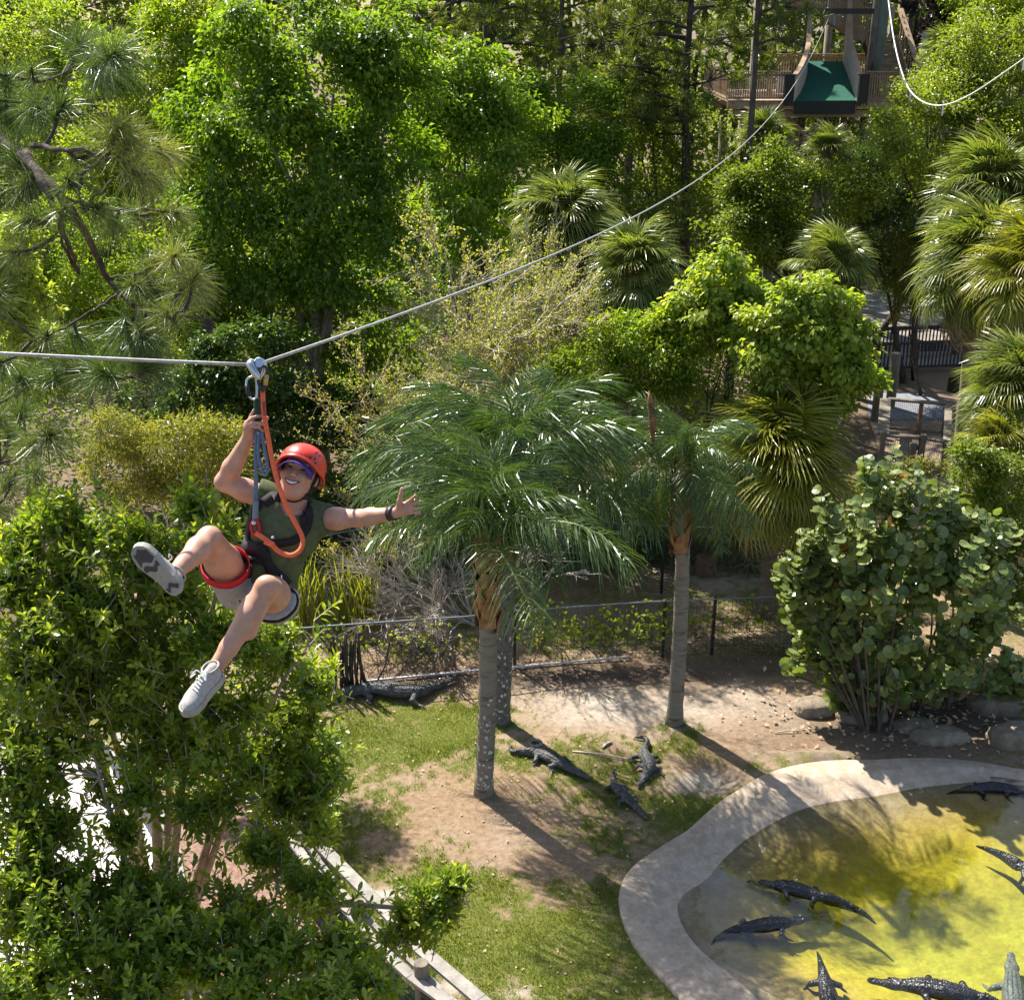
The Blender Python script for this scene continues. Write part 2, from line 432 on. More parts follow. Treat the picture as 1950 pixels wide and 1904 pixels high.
def ground_mesh(name, V, f, hi):
    mb = MB(); x, y = V[:, 0], V[:, 1]
    if hi:
        g, s, mu = g_mask(x, y), np.clip(blobs(x, y, SAND_B) + .5 * (fbm(x, y, 21, .7) - .5), 0, 1), np.clip(blobs(x, y, MULCH_B) * (0.6 + .8 * fbm(x, y, 31, .5)), 0, 1)
        g = np.clip((g - .3) * 2.0, 0, 1) * (1 - mu * .8)
    else:
        n = fbm(x, y, 40, 5.0)
        g, s, mu = np.clip((n - .5) * 2, 0, .6), np.clip(.5 - n, 0, .4), np.clip(n + .2, 0, .8)
    mb.add(V, f, g)
    me = mb.mesh(name, True)
    for nm, v in (('sand', s), ('mulch', mu)):
        a = me.attributes.new(nm, 'FLOAT', 'POINT'); a.data.foreach_set('value', v.astype(np.float32))
    return me
struct(put('ground', ground_mesh('lawn', np.stack([gx, gy, gz], -1).reshape(-1, 3), q4[keep], True), m_ground))
V, Fq, n0 = [], [], 0
for (a0, a1, b0, b1) in ((-160, X0, -40, 260), (X1, 160, -40, 260), (X0, X1, -40, Y0), (X0, X1, Y1, 260)):
    na, nb = max(2, int((a1 - a0) / 2.5)), max(2, int((b1 - b0) / 2.5))
    A, B = np.meshgrid(np.linspace(a0, a1, na), np.linspace(b0, b1, nb), indexing='ij')
    inside = in_pond(A, B, 0.0)
    i, j = np.meshgrid(np.arange(na - 1), np.arange(nb - 1), indexing='ij')
    Fq.append(np.stack([i * nb + j, (i + 1) * nb + j, (i + 1) * nb + j + 1, i * nb + j + 1], -1).reshape(-1, 4) + n0)
    V.append(np.stack([A, B, np.where(in_pond(A, B, 2.0), -1.4, 0.0)], -1).reshape(-1, 3)); n0 += na * nb
struct(put('ground', ground_mesh('forest_floor', np.concatenate(V), np.concatenate(Fq), False), m_ground))

# pond basin: a concrete apron that slopes into a bowl
na, ang = 260, np.linspace(-np.pi, np.pi, 260, endpoint=False)
ro, rw = rO(ang), rW(ang)
rings, tones = [], []
wob = 0.035 * (fbm(np.cos(ang) * 9, np.sin(ang) * 9, 77, 1.0) - .5)
for u, z in ((1.02, -0.30), (1.0, 0.035), (0.97, 0.05), (0.62, 0.035), (0.55, 0.045), (0.47, 0.0), (0.2, -0.055), (0.0, WATER_Z)):
    r = rw + (ro - rw) * u + wob * (u > .9)
    rings.append(np.stack([PC[0] + r * np.cos(ang), PC[1] + r * np.sin(ang), np.full(na, z)], 1)); tones.append(np.zeros(na))
for s in np.linspace(0.04, 0.97, 22):
    r = rw * (1 - s)
    x, y = PC[0] + r * np.cos(ang), PC[1] + r * np.sin(ang)
    dm = rw * s; pr = np.clip(dm / 3.2, 0, 1); rings.append(np.stack([x, y, WATER_Z - 0.52 * pr ** .85 + 0.03 * (fbm(x, y, 51, .8) - .5) * pr], 1)); tones.append(0.12 + 0.88 * pr)
m_basin, nt, out = newmat('pond_concrete')
n1, n2 = noise(nt, 1.6, 5), noise(nt, 14.0, 6, 0.7)
dep = attr(nt, 'tone')
mx = nt.nodes.new('ShaderNodeMath'); mx.operation = 'ADD'
mm = nt.nodes.new('ShaderNodeMath'); mm.operation = 'MULTIPLY_ADD'; mm.inputs[1].default_value = 0.22; mm.inputs[2].default_value = -0.11
nt.links.new(n1, mm.inputs[0]); nt.links.new(dep, mx.inputs[0]); nt.links.new(mm.outputs[0], mx.inputs[1])
c = ramp(nt, mx.outputs[0], [(0.03, (0.47, 0.385, 0.30)), (0.13, (0.53, 0.44, 0.335)), (0.22, (0.54, 0.43, 0.25)), (0.36, (0.56, 0.44, 0.13)), (0.60, (0.60, 0.53, 0.040)), (0.95, (0.52, 0.52, 0.06))])
c = mixc(nt, c, mixc(nt, (0.55, 0.52, 0.48), (1.25, 1.25, 1.25), n2), 0.9, 'MULTIPLY')
c = mixc(nt, c, ramp(nt, noise(nt, 4.2, 7, .72), [(.42, (1, 1, 1)), (.60, (.70, .66, .58)), (.75, (.95, .93, .9))]), .75, 'MULTIPLY')
principled(nt, out, c, 0.8, 0.25, bump(nt, n2, 0.5, 0.01))
mb = MB(); nr = len(rings)
i, j = np.meshgrid(np.arange(nr - 1), np.arange(na), indexing='ij')
fq = np.stack([i * na + j, i * na + (j + 1) % na, (i + 1) * na + (j + 1) % na, (i + 1) * na + j], -1).reshape(-1, 4)
Vb = np.concatenate(rings + [np.array([[PC[0], PC[1], WATER_Z - .56]])])
ft = np.stack([(nr - 1) * na + np.arange(na), (nr - 1) * na + (np.arange(na) + 1) % na, np.full(na, nr * na)], 1)
mb.add(Vb, [fq, ft], np.concatenate(tones + [np.ones(1)]))
struct(mb.build('pond_basin', m_basin, smooth=True))

m_water, nt, out = newmat('pond_water')
fr = nt.nodes.new('ShaderNodeFresnel'); fr.inputs['IOR'].default_value = 1.5
tr = nt.nodes.new('ShaderNodeBsdfTransparent'); tr.inputs[0].default_value = (0.955, 0.96, 0.86, 1)
gl = nt.nodes.new('ShaderNodeBsdfGlossy'); gl.inputs['Roughness'].default_value = 0.03; gl.inputs[0].default_value = (1, 1, 1, 1)
bw = bump(nt, noise(nt, 3.5, 3, 0.5), 0.12, 0.02)
nt.links.new(bw, gl.inputs['Normal']); nt.links.new(bw, fr.inputs['Normal'])
ms = nt.nodes.new('ShaderNodeMixShader')
nt.links.new(fr.outputs[0], ms.inputs[0]); nt.links.new(tr.outputs[0], ms.inputs[1]); nt.links.new(gl.outputs[0], ms.inputs[2])
nt.links.new(ms.outputs[0], out.inputs['Surface'])
mb = MB()
rr = rw + 0.06
Vw = np.vstack([np.stack([PC[0] + rr * k * np.cos(ang), PC[1] + rr * k * np.sin(ang), np.full(na, WATER_Z + 0.004)], 1) for k in (1.0, 0.6, 0.2)] + [np.array([[PC[0], PC[1], WATER_Z + 0.004]])])
i, j = np.meshgrid(np.arange(2), np.arange(na), indexing='ij')
fq = np.stack([i * na + j, i * na + (j + 1) % na, (i + 1) * na + (j + 1) % na, (i + 1) * na + j], -1).reshape(-1, 4)
mb.add(Vw, [fq, np.stack([2 * na + np.arange(na), 2 * na + (np.arange(na) + 1) % na, np.full(na, 3 * na)], 1)])
struct(mb.build('water', m_water, smooth=True))

def sheet(name, pts, mat, z=0.012):
    me = bpy.data.meshes.new(name)
    me.from_pydata([(p[0], p[1], z) for p in pts], [], [list(range(len(pts)))])
    me.update()
    if me.polygons[0].normal.z < 0: me.flip_normals()
    return struct(put(name, me, mat))
m_path = roughmat('pale_path', (0.46, 0.42, 0.385), (0.62, 0.58, 0.545), 2.0, 0.9, 0.15, 0.4, 0.01)
m_road = roughmat('sandy_clearing', (0.17, 0.15, 0.12), (0.34, 0.30, 0.255), 0.9, 0.95, 0.1, 0.5, 0.02)
m_bed = roughmat('mulch_bed', (0.16, 0.095, 0.07), (0.36, 0.235, 0.18), 14.0, 0.95, 0.1, 0.9, 0.02)
m_pad = roughmat('grey_paving', (0.15, 0.155, 0.17), (0.25, 0.255, 0.275), 3.0, 0.85)
sheet('path', [(-9.6, 20.6), (-7.7, 20.0), (-5.75, 17.4), (-5.0, 15.2), (-4.4, 13.2), (-4.0, 9.7), (-8, 9.7), (-9.0, 14), (-9.8, 17)], m_path, 0.055)
sheet('mulch_bed', [(-5.65, 17.4), (-5.0, 19.4), (-3.55, 16.6), (-2.2, 14.3), (-0.5, 12.3), (0.7, 9.7), (-3.9, 9.7), (-4.3, 13.2), (-4.9, 15.2)], m_bed, 0.045)
sheet('road', [P(1540, 600, z=0), P(1640, 705, z=0), P(1990, 690, z=0), P(2100, 560, z=0), P(1900, 545, z=0), P(1650, 552, z=0)], m_road)
sheet('pavement', [P(1653, 800, z=0), P(1653, 757, z=0), P(1690, 748, z=0), P(1735, 747, z=0), P(1797, 766, z=0), P(1820, 800, z=0)], m_pad)
sheet('clay_path', [P(1655, 801, z=0), P(1672, 850, z=0), P(1668, 920, z=0), P(1690, 980, z=0), P(1800, 985, z=0), P(1826, 900, z=0), P(1815, 801, z=0)], roughmat('clay_path', (0.22, 0.155, 0.115), (0.36, 0.27, 0.21), 5.0, 0.95))

# grass blades, leaf litter
rng = np.random.default_rng(5)
def scatter_on(n, x0, x1, y0, y1, keepf):
    x, y = rng.uniform(x0, x1, n), rng.uniform(y0, y1, n)
    k = keepf(x, y)
    return x[k], y[k]
gxs, gys = scatter_on(430000, -4.9, 8.6, 11.2, 24.0, lambda x, y: (rng.random(len(x)) < np.clip((g_mask(x, y) - .34) * 2.2, 0, 1)) & ~in_pond(x, y, 0.03) & (y > 23.6 - (x + 3.6) * -0.17 - 9.5 * 0 - 0 * x - 40))
kk = rng.permutation(len(gxs))[:170000]; gxs, gys = gxs[kk], gys[kk]
n = len(gxs)
h = rng.uniform(0.025, 0.075, n) * (0.6 + 0.8 * vnoise(gxs, gys, 8, .5)); a = rng.uniform(0, 2 * np.pi, n); w = rng.uniform(.004, .009, n)
lean = rng.normal(0, .035, (n, 2))
base = np.stack([gxs, gys, np.full(n, -0.012) + 0.05 * (fbm(gxs, gys, 5, 1.6) - .5)], 1)
dv = np.stack([np.cos(a) * w, np.sin(a) * w, np.zeros(n)], 1)
tip = base + np.concatenate([lean, (h + .01)[:, None]], 1)
mb = MB().add(np.stack([base - dv, base + dv, tip], 1), np.arange(n * 3).reshape(-1, 3), np.repeat(np.clip(rng.normal(.42, .2, n) + .35 * (vnoise(gxs, gys, 14, .9) - .5), 0, 1), 3))
g = mb.build('grass', M['grass'], kind='stuff')

def leaf_litter(name, pts, size, rng):
    n = len(pts); a = rng.uniform(0, 2 * np.pi, n); s = rng.uniform(.6, 1.3, n) * size
    u = np.stack([np.cos(a), np.sin(a), rng.normal(0, .25, n)], 1) * s[:, None]
    v = np.stack([-np.sin(a), np.cos(a), rng.normal(0, .25, n)], 1) * (s * .6)[:, None]
    c = pts + np.array([0, 0, .025])
    up = np.array([0, 0, .35]) * s[:, None]
    V = np.stack([c - u, c + v + up * .5, c + u, c - v + up * .4], 1)
    mb = MB().add(V, np.concatenate([np.arange(n * 4).reshape(-1, 4)[:, [0, 3, 2]], np.arange(n * 4).reshape(-1, 4)[:, [0, 2, 1]]]), np.repeat(rng.random(n), 4))
    return mb.build(name, M['litter'], kind='stuff')
x, y = scatter_on(900, -4.5, 9, 12, 23.8, lambda x, y: ~in_pond(x, y, 0.02))
p1 = np.stack([x, y, np.zeros(len(x))], 1)
c_ = P(1740, 1375, z=0)
p2 = np.stack([rng.normal(c_[0], 1.6, 520), rng.normal(c_[1] + .3, .75, 520), np.full(520, .02)], 1)
p2 = p2[~in_pond(p2[:, 0], p2[:, 1], 0.0)]
p3 = np.stack([rng.uniform(-3.2, 6, 320), 22.35 + rng.normal(0, .22, 320), np.zeros(320)], 1); p3[:, 1] += (p3[:, 0] + 3.1) * .19
leaf_litter('leaf_litter', np.vstack([p1, p3]), .028, rng)
leaf_litter('leaf_litter', p2, .055, rng)
# ---------------------------------------------------------------- leaves and trees
def leaf_quads(mb, c, d, nrm, L, W, tone, fold=0.18, six=False):
    """leaves: base c, direction d, face normal nrm, length L, width W (arrays)"""
    d = norm(d); r = norm(np.cross(d, nrm)); n = np.cross(r, d)
    L = np.broadcast_to(L, (len(c),))[:, None]; W = np.broadcast_to(W, (len(c),))[:, None]
    if six:       # broader towards the tip, drooping, folded along the midrib
        b, m1, tip = c, c + d * L * .55 - n * L * .02, c + d * L - n * L * .12
        l1, r1 = m1 - r * W * .5 + n * W * fold, m1 + r * W * .5 + n * W * fold
        l2 = c + d * L * .86 - r * W * .34 + n * W * fold * .5 - n * L * .08; r2 = c + d * L * .86 + r * W * .34 + n * W * fold * .5 - n * L * .08
        V = np.stack([b, r1, r2, tip, l2, l1, m1], 1).reshape(-1, 3)
        k = np.arange(len(c))[:, None] * 7
        f = [np.concatenate([k + [0, 1, 6], k + [0, 6, 5]]), np.concatenate([k + [6, 1, 2, 3], k + [6, 3, 4, 5]])]
        return mb.add(V, f, np.repeat(tone, 7))
    tip, mid = c + d * L - n * L * .1, c + d * L * .5
    V = np.stack([c, mid + r * W * .5 + n * W * fold, tip, mid - r * W * .5 + n * W * fold], 1).reshape(-1, 3)
    k = np.arange(len(c))[:, None] * 4
    return mb.add(V, np.concatenate([k + [0, 1, 2], k + [0, 2, 3]]), np.repeat(tone, 4))

def rand_dir(rng, n):
    return norm(rng.normal(size=(n, 3)))

def lobes_px(L, Y, depth=0.8):
    """lobes (px, py, rx, ry[, dY]) measured in the photograph, at ground distance Y, to centres and radii in metres"""
    out = []
    for l in L:
        yy = Y + (l[4] if len(l) > 4 else 0)
        c = P(l[0], l[1], Y=yy)
        s = np.linalg.norm((c - EYE) @ BACK) / F
        rx, rz = l[2] * s, l[3] * s
        out.append((c, np.array([rx, (rx + rz) / 2 * depth, rz])))
    return out

def clump_points(rng, lobes, n, shell=0.5, zmin=0.5, rel=.40):
    """two levels: boughs spread over each lobe, clumps gathered in the boughs, gaps between them"""
    vol = np.array([np.prod(r) ** (2 / 3) for _, r in lobes]); vol /= vol.sum()
    P_, O_, K_ = [], [], []; kid = 0
    for (c, r), w in zip(lobes, vol):
        ns = 15; m = max(2, int(n * w / ns))
        d = norm(rand_dir(rng, ns) + np.array([0, -.15, .25]))
        sc = c + d * r * (shell + (1.12 - shell) * rng.random(ns) ** .6)[:, None]
        rs = r.mean() * rel * rng.uniform(.55, 1.35, ns)
        q = np.repeat(sc, m, 0) + np.clip(rng.normal(0, .52, (ns * m, 3)), -1.2, 1.2) * np.repeat(rs, m)[:, None] * np.array([1, 1, .75])
        P_.append(q); O_.append(norm(norm((q - c) / r) + norm(q - np.repeat(sc, m, 0)) * .8)); K_.append(kid + np.repeat(np.arange(ns), m)); kid += ns
    p, o, k = np.concatenate(P_), np.concatenate(O_), np.concatenate(K_)
    ok = p[:, 2] > zmin
    return p[ok], o[ok], k[ok]

def leaves_at(mb, rng, p, out, per, cr, ll, lw, flat=.65, droop=.35, spread=.16, six=False, tone0=.45, tsd=.17, grp=None):
    """leaf clumps round the points p"""
    n = len(p)
    t = rng.normal(tone0, tsd, n)
    if grp is not None: t = t + rng.normal(0, .13, grp.max() + 1)[grp]
    t = np.clip(t, 0, 1)
    crs = cr * rng.uniform(.55, 1.3, n)
    off = rand_dir(rng, n * per) * (rng.random(n * per) ** .45)[:, None]
    off[:, 2] = off[:, 2] * flat
    off = off * np.repeat(crs, per)[:, None]
    c = np.repeat(p, per, 0) + off
    o = np.repeat(out, per, 0)
    d = norm(off / np.repeat(crs, per)[:, None] + o * .5 + rng.normal(0, .45, (n * per, 3)) - np.array([0, 0, droop]))
    nn = norm(np.array([0, 0, .7]) + SUN * .8 + o * .35 + rng.normal(0, .42, (n * per, 3)))
    tt = np.clip(np.repeat(t, per) + rng.normal(0, spread, n * per), 0, 1)
    s = rng.uniform(.7, 1.25, n * per)
    leaf_quads(mb, c, d, nn, ll * s, lw * s, tt, six=six)

def limbs(mb, rng, base, lobes, pts, r0, n_sub=40, wob=.06, sides=6, fork=.35):
    """trunk to a fork, limbs to the lobes, twigs to clumps"""
    top = np.mean([l[0] for l in lobes], 0)
    H = max(1.0, top[2] - base[2])
    fk = base + (top - base) * np.array([.5, .5, fork])
    fk[2] = base[2] + H * fork
    L = np.linalg.norm(fk - base)
    mid = (base + fk) / 2 + rng.normal(0, wob * .5, 3) * H * .3
    tr = spline([base - [0, 0, .2], base + (mid - base) * .15, mid, fk], 9)
    rr = np.linspace(r0 * 1.0, r0 * .72, 9); rr[0] = r0 * 1.35; rr[1] = r0 * 1.08
    mb.tube(tr, rr, sides + 2)
    paths = []
    for c, r in lobes:
        end = c + np.array([0, 0, r[2] * .35])
        m1 = fk + (end - fk) * np.array([.25, .25, .42]) + rng.normal(0, .03, 3) * H
        m2 = fk + (end - fk) * np.array([.68, .68, .74]) + rng.normal(0, .03, 3) * H
        pth = spline([fk, m1, m2, end], 10)
        rad = r0 * .62 * (.35 + .65 * min(1, np.prod(r) ** (1 / 3) / 2.0))
        mb.tube(pth, np.linspace(rad, rad * .22, 10), sides, cap=False)
        paths.append((pth, rad))
    allp = np.concatenate([q[0][2:] for q in paths]); allr = np.concatenate([np.linspace(q[1], q[1] * .22, 10)[2:] for q in paths])
    sub = pts[rng.permutation(len(pts))[:n_sub]]
    for q in sub:
        w = np.linalg.norm(allp - q, axis=1) + np.maximum(0, allp[:, 2] - q[2]) * 1.5
        i = int(np.argmin(w)); a = allp[i]
        m = a + (q - a) * .5 + rng.normal(0, .08, 3) * np.linalg.norm(q - a) + [0, 0, .06]
        ra = min(allr[i] * .55, .05)
        mb.tube(spline([a, m, q], 6), np.linspace(ra, .008, 6), 4, cap=False)

GB = {}
DENS = 1.36
def tree(name, label, lobes, mat, base, n, per, cr, ll, lw, r0=.14, bark='bark', seed=1, cat='tree', group=None, n_sub=50, flat=.65, droop=.35,
         shell=.5, tone0=.45, tsd=.17, fork=.35, six=False, zmin=.4, extra=None):
    rng = np.random.default_rng(seed)
    t = thing(name, label, cat, base, group); n, ll, lw = int(n * DENS), ll * 1.12, lw * 1.15
    p, o, k = clump_points(rng, lobes, n, shell, zmin)
    mb = MB(); limbs(mb, rng, np.asarray(base, float), lobes, p, r0, n_sub, fork=fork)
    mb.build('trunk' if cat == 'tree' else 'stems', M[bark], t, True)
    mb = MB(); leaves_at(mb, rng, p, o, per, cr, ll, lw, flat, droop, six=six, tone0=tone0, tsd=tsd, grp=k)
    if extra: extra(mb, rng)
    mb.build('crown' if cat == 'tree' else 'foliage', M[mat], t)
    return t

def g0(px, Y, z=0.0):
    """ground point under pixel column px at distance Y"""
    q = P(px, 900, Y=Y)
    return np.array([q[0], Y, z])

WOOD = 'trees of the wood behind the alligator pens'
# --- the broad green maple left of the centre
tree('maple_tree', 'largest broad bright green maple, rising behind the rider and his cable trolley',
     lobes_px([(560, 60, 150, 110), (470, 190, 130, 110), (640, 190, 130, 110), (520, 320, 150, 110, -1), (660, 360, 120, 110), (740, 250, 80, 120), (430, 350, 90, 100), (470, 470, 110, 90, -1),
               (640, 500, 130, 100, -1), (540, 620, 130, 100), (690, 620, 80, 90), (430, 590, 80, 90), (740, 110, 80, 100), (600, 740, 140, 80, 1)], 34),
     'maple', g0(620, 34.5), 1750, 26, .50, .145, .085, .22, 'greybark', 11, group=WOOD, n_sub=130, droop=.6, shell=.62, tsd=.22)
tree('laurel_tree', 'yellow green glossy tree left of the big maple, above the pine branches',
     lobes_px([(300, 120, 110, 100), (250, 230, 90, 90), (350, 250, 90, 90, -1), (280, 350, 110, 90, -1), (360, 60, 70, 70), (200, 330, 70, 80)], 39),
     'laurel', g0(300, 39.5), 900, 24, .42, .13, .07, .16, 'greybark', 12, group=WOOD, n_sub=80, shell=.6, tsd=.25, tone0=.55)
tree('young_tree', 'pale yellow green tree at the top left corner behind the pine tufts',
     lobes_px([(90, 70, 90, 80), (40, 150, 80, 90), (150, 130, 80, 80), (90, 230, 100, 80)], 47),
     'young', g0(100, 47), 420, 22, .5, .14, .08, .15, 'bark', 13, group=WOOD, n_sub=60, shell=.5, tone0=.4)
tree('maple_tree', 'light green drooping maple between the big maple and the tall pines',
     lobes_px([(860, 300, 80, 110), (900, 180, 70, 90), (960, 280, 90, 90), (870, 440, 70, 80, -2), (830, 210, 60, 80), (930, 400, 80, 60)], 38),
     'maple', g0(890, 38.5), 620, 26, .48, .14, .085, .15, 'greybark', 14, group=WOOD, n_sub=60, droop=.8, shell=.55, tone0=.62)
tree('oak_tree', 'dense mid green tree behind the tallest fan palm, below the pine trunks',
     lobes_px([(1030, 320, 110, 80), (1090, 240, 90, 80), (1000, 220, 80, 70), (1120, 330, 80, 70)], 43),
     'maple', g0(1060, 43), 560, 24, .5, .12, .08, .16, 'bark', 15, group=WOOD, n_sub=40, shell=.6, tone0=.4)
tree('oak_tree', 'thin mixed green tree around the dark pine trunk right of the tall fan palm',
     lobes_px([(1220, 340, 80, 110), (1170, 220, 80, 80), (1330, 300, 70, 90), (1250, 180, 80, 80), (1310, 410, 80, 70, -3), (1190, 430, 70, 50, -2)], 45),
     'oak', g0(1240, 45.5), 520, 20, .5, .12, .07, .14, 'bark', 16, group=WOOD, n_sub=70, shell=.4, tone0=.3)
tree('oak_tree', 'wide sunlit small leaved oak at the right edge under the slack white rope',
     lobes_px([(1850, 230, 130, 110), (1760, 260, 100, 90, -2), (1900, 110, 90, 100), (1690, 250, 55, 35, -3), (1800, 160, 80, 50), (1930, 300, 70, 90, -2), (1830, 330, 120, 60, -2)], 40),
     'oak', g0(1850, 40.5), 1250, 26, .42, .10, .06, .2, 'bark', 17, group=WOOD, n_sub=90, shell=.6, tone0=.6)
tree('oak_tree', 'sunlit leafy crown filling the top right corner with a dark leaning trunk',
     lobes_px([(1900, 20, 80, 90), (1840, 80, 50, 50), (1935, 70, 50, 80)], 50),
     'laurel', g0(1880, 50), 360, 22, .45, .12, .07, .2, 'darktrunk', 18, group=WOOD, n_sub=30, shell=.5, tone0=.5)
tree('holly_tree', 'dark reddish brown shiny tree right of the tower stairs',
     lobes_px([(1785, 70, 55, 60), (1790, 130, 60, 50), (1780, 10, 35, 50)], 55),
     'holly', g0(1785, 55), 420, 24, .42, .12, .08, .12, 'darktrunk', 19, group=WOOD, n_sub=20, shell=.45)
tree('cedar_tree', 'dark shaded cedar below the oak, left of the drooping fan palms',
     lobes_px([(1690, 350, 90, 80), (1700, 440, 90, 80), (1720, 290, 60, 60), (1650, 440, 60, 70), (1715, 520, 60, 60)], 43.5),
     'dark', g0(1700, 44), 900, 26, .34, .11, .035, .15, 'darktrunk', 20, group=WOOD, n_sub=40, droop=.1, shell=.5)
tree('cedar_tree', 'small olive feathery cedar at the foot of the dark cedar',
     lobes_px([(1730, 500, 50, 70), (1740, 570, 45, 50)], 42), 'olive', g0(1735, 42.4), 240, 24, .28, .10, .03, .08, 'darktrunk', 21, group=WOOD, n_sub=20, tone0=.25)
tree('oak_tree', 'rounded green tree below the tower stairs and above the lone fan palm',
     lobes_px([(1560, 400, 90, 70), (1480, 390, 80, 90), (1450, 350, 50, 40), (1620, 370, 55, 50), (1420, 430, 70, 90), (1500, 470, 90, 50)], 37),
     'oak', g0(1530, 37.5), 900, 24, .40, .10, .06, .15, 'darktrunk', 22, group=WOOD, n_sub=60, shell=.55, tone0=.42)
tree('red_maple', 'left of two pale yellow maples with reddish tips, beside the right feather palm crown',
     lobes_px([(1370, 540, 55, 60), (1340, 600, 70, 60), (1390, 620, 60, 60), (1300, 640, 70, 50), (1430, 590, 40, 40)], 27.5),
     'young', g0(1360, 28), 330, 26, .27, .125, .10, .07, 'darktrunk', 23, group='young red maples', n_sub=40, droop=.9, shell=.5, tone0=.62, tsd=.2)
tree('red_maple', 'right of two pale yellow maples with reddish tips, in front of the dark walkway railing',
     lobes_px([(1530, 570, 60, 45), (1500, 640, 90, 60), (1580, 660, 60, 70), (1540, 720, 100, 55), (1620, 730, 60, 45), (1450, 660, 50, 60), (1580, 580, 40, 40)], 26),
     'young', g0(1540, 27), 460, 26, .28, .125, .10, .08, 'darktrunk', 24, group='young red maples', n_sub=50, droop=.9, shell=.5, tone0=.45, tsd=.25)
tree('elder_shrub', 'fresh green elder shrub between the feather palm crowns, with flat pale flower heads',
     lobes_px([(1140, 690, 90, 40), (1210, 650, 80, 50), (1220, 730, 70, 50), (1110, 740, 80, 50), (1270, 690, 60, 60)], 27),
     'laurel', g0(1170, 27.5), 420, 24, .28, .12, .045, .05, 'bark', 25, cat='shrub', n_sub=40, tone0=.42)
tree('olive_shrub', 'dusty olive shrub behind the raised elbow, left of the feather palms',
     lobes_px([(340, 850, 100, 50), (270, 880, 90, 60), (400, 900, 70, 60), (330, 950, 100, 50), (230, 820, 60, 40), (420, 830, 50, 30)], 21),
     'olive', g0(330, 21.5), 620, 22, .28, .085, .022, .06, 'twig', 26, cat='shrub', n_sub=90, tone0=.55, tsd=.2)
tree('young_tree', 'yellow and orange tinged tree at the left edge behind the hanging pine branch',
     lobes_px([(20, 470, 50, 50), (40, 560, 60, 50), (25, 640, 50, 60)], 29), 'young', g0(30, 29.5), 260, 22, .3, .12, .085, .08, 'bark', 27, n_sub=30, tone0=.7, group=WOOD)
tree('laurel_tree', 'bright green tree seen through the pine branches under the pine cone',
     lobes_px([(170, 480, 110, 90), (120, 590, 100, 90), (220, 640, 110, 80), (290, 560, 70, 90), (90, 720, 110, 70)], 33),
     'laurel', g0(180, 33.5), 640, 24, .38, .11, .065, .12, 'greybark', 28, n_sub=60, tone0=.5, group=WOOD)
tree('bay_shrub', 'dark leafy shrub at the foot of the big maple, under the cable',
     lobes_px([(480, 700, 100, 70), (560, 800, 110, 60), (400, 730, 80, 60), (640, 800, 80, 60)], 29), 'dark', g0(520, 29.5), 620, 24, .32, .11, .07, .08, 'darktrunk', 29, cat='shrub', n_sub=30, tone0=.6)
tree('bay_shrub', 'shaded leafy shrub right of the sea grape, below the lowest right fan palm',
     lobes_px([(1890, 940, 80, 50), (1930, 1040, 70, 70), (1850, 880, 50, 30), (1900, 1120, 60, 60)], 23), 'oak', g0(1900, 23.5), 640, 22, .25, .075, .04, .06, 'twig', 30, cat='shrub', n_sub=60, tone0=.3)
tree('bay_shrub', 'little shrub in front of the wooden gate posts, behind the sea grape top',
     lobes_px([(1770, 905, 50, 25), (1720, 915, 40, 25), (1630, 960, 40, 40)], 27), 'olive', g0(1750, 27), 200, 20, .2, .07, .035, .04, 'twig', 31, cat='shrub', n_sub=20, tone0=.35)

# --- tall pines behind
def pine(label, px, Y, H, trunk_r, tufts, seed, lean=0.0, mat='farneedle', bark='bark', z0=6.0, spread=3.2, group='tall pines behind the trees'):
    rng = np.random.default_rng(seed)
    b = g0(px, Y)
    t = thing('pine_tree', label, 'tree', b, group)
    top = b + np.array([lean, 0, H])
    ax = spline([b - [0, 0, .2], b + (top - b) * .3 + [rng.normal(0, .15), 0, 0], b + (top - b) * .65 + [rng.normal(0, .2), 0, 0], top], 24)
    mb = MB(); mb.tube(ax, np.linspace(trunk_r, trunk_r * .25, 24), 9)
    nb = tufts // 7; pts = []
    for i in range(nb):
        z = z0 + (H - z0) * (i + rng.random()) / nb
        a = ax[min(23, int(z / H * 23))].copy(); a[2] = z
        an = rng.uniform(0, 2 * np.pi); L = spread * (1.15 - .6 * (z - z0) / (H - z0)) * rng.uniform(.5, 1.15)
        e = a + np.array([math.cos(an) * L, math.sin(an) * L, rng.uniform(-.3, .9)])
        m = (a + e) / 2 + [0, 0, rng.uniform(-.1, .3)]
        br = spline([a, m, e], 7)
        mb.tube(br, np.linspace(trunk_r * .28, .015, 7), 5, cap=False)
        for j in range(7):
            q = br[rng.integers(3, 7)] + rng.normal(0, .38, 3) + [0, 0, .15]
            pts.append(q)
            mb.tube([br[3], (br[4] + q) / 2, q], [.02, .014, .008], 3, cap=False)
    mb.build('trunk', M[bark], t, True)
    pts = np.array(pts); n, per = len(pts), 60
    d = norm(rand_dir(rng, n * per) + np.array([0, 0, .35]))
    c = np.repeat(pts, per, 0)
    mb = MB(); tone = np.clip(np.repeat(rng.normal(.4, .2, n), per) + rng.normal(0, .15, n * per), 0, 1)
    leaf_quads(mb, c, d, rand_dir(rng, n * per), rng.uniform(.28, .48, n * per), .026, tone)
    mb.build('crown', M[mat], t)
    return t
pine('dark trunked tall pine left of the middle, with forked branches at the picture top', 930, 47, 17, .27, 260, 41, bark='darktrunk', z0=8)
pine('black vine wrapped pine trunk right of the middle', 1280, 44, 17, .24, 230, 42, bark='darktrunk', z0=8.5)
pine('grey bare trunked pine just left of the tower deck', 1377, 41, 16, .19, 110, 43, z0=11.8, spread=1.6)
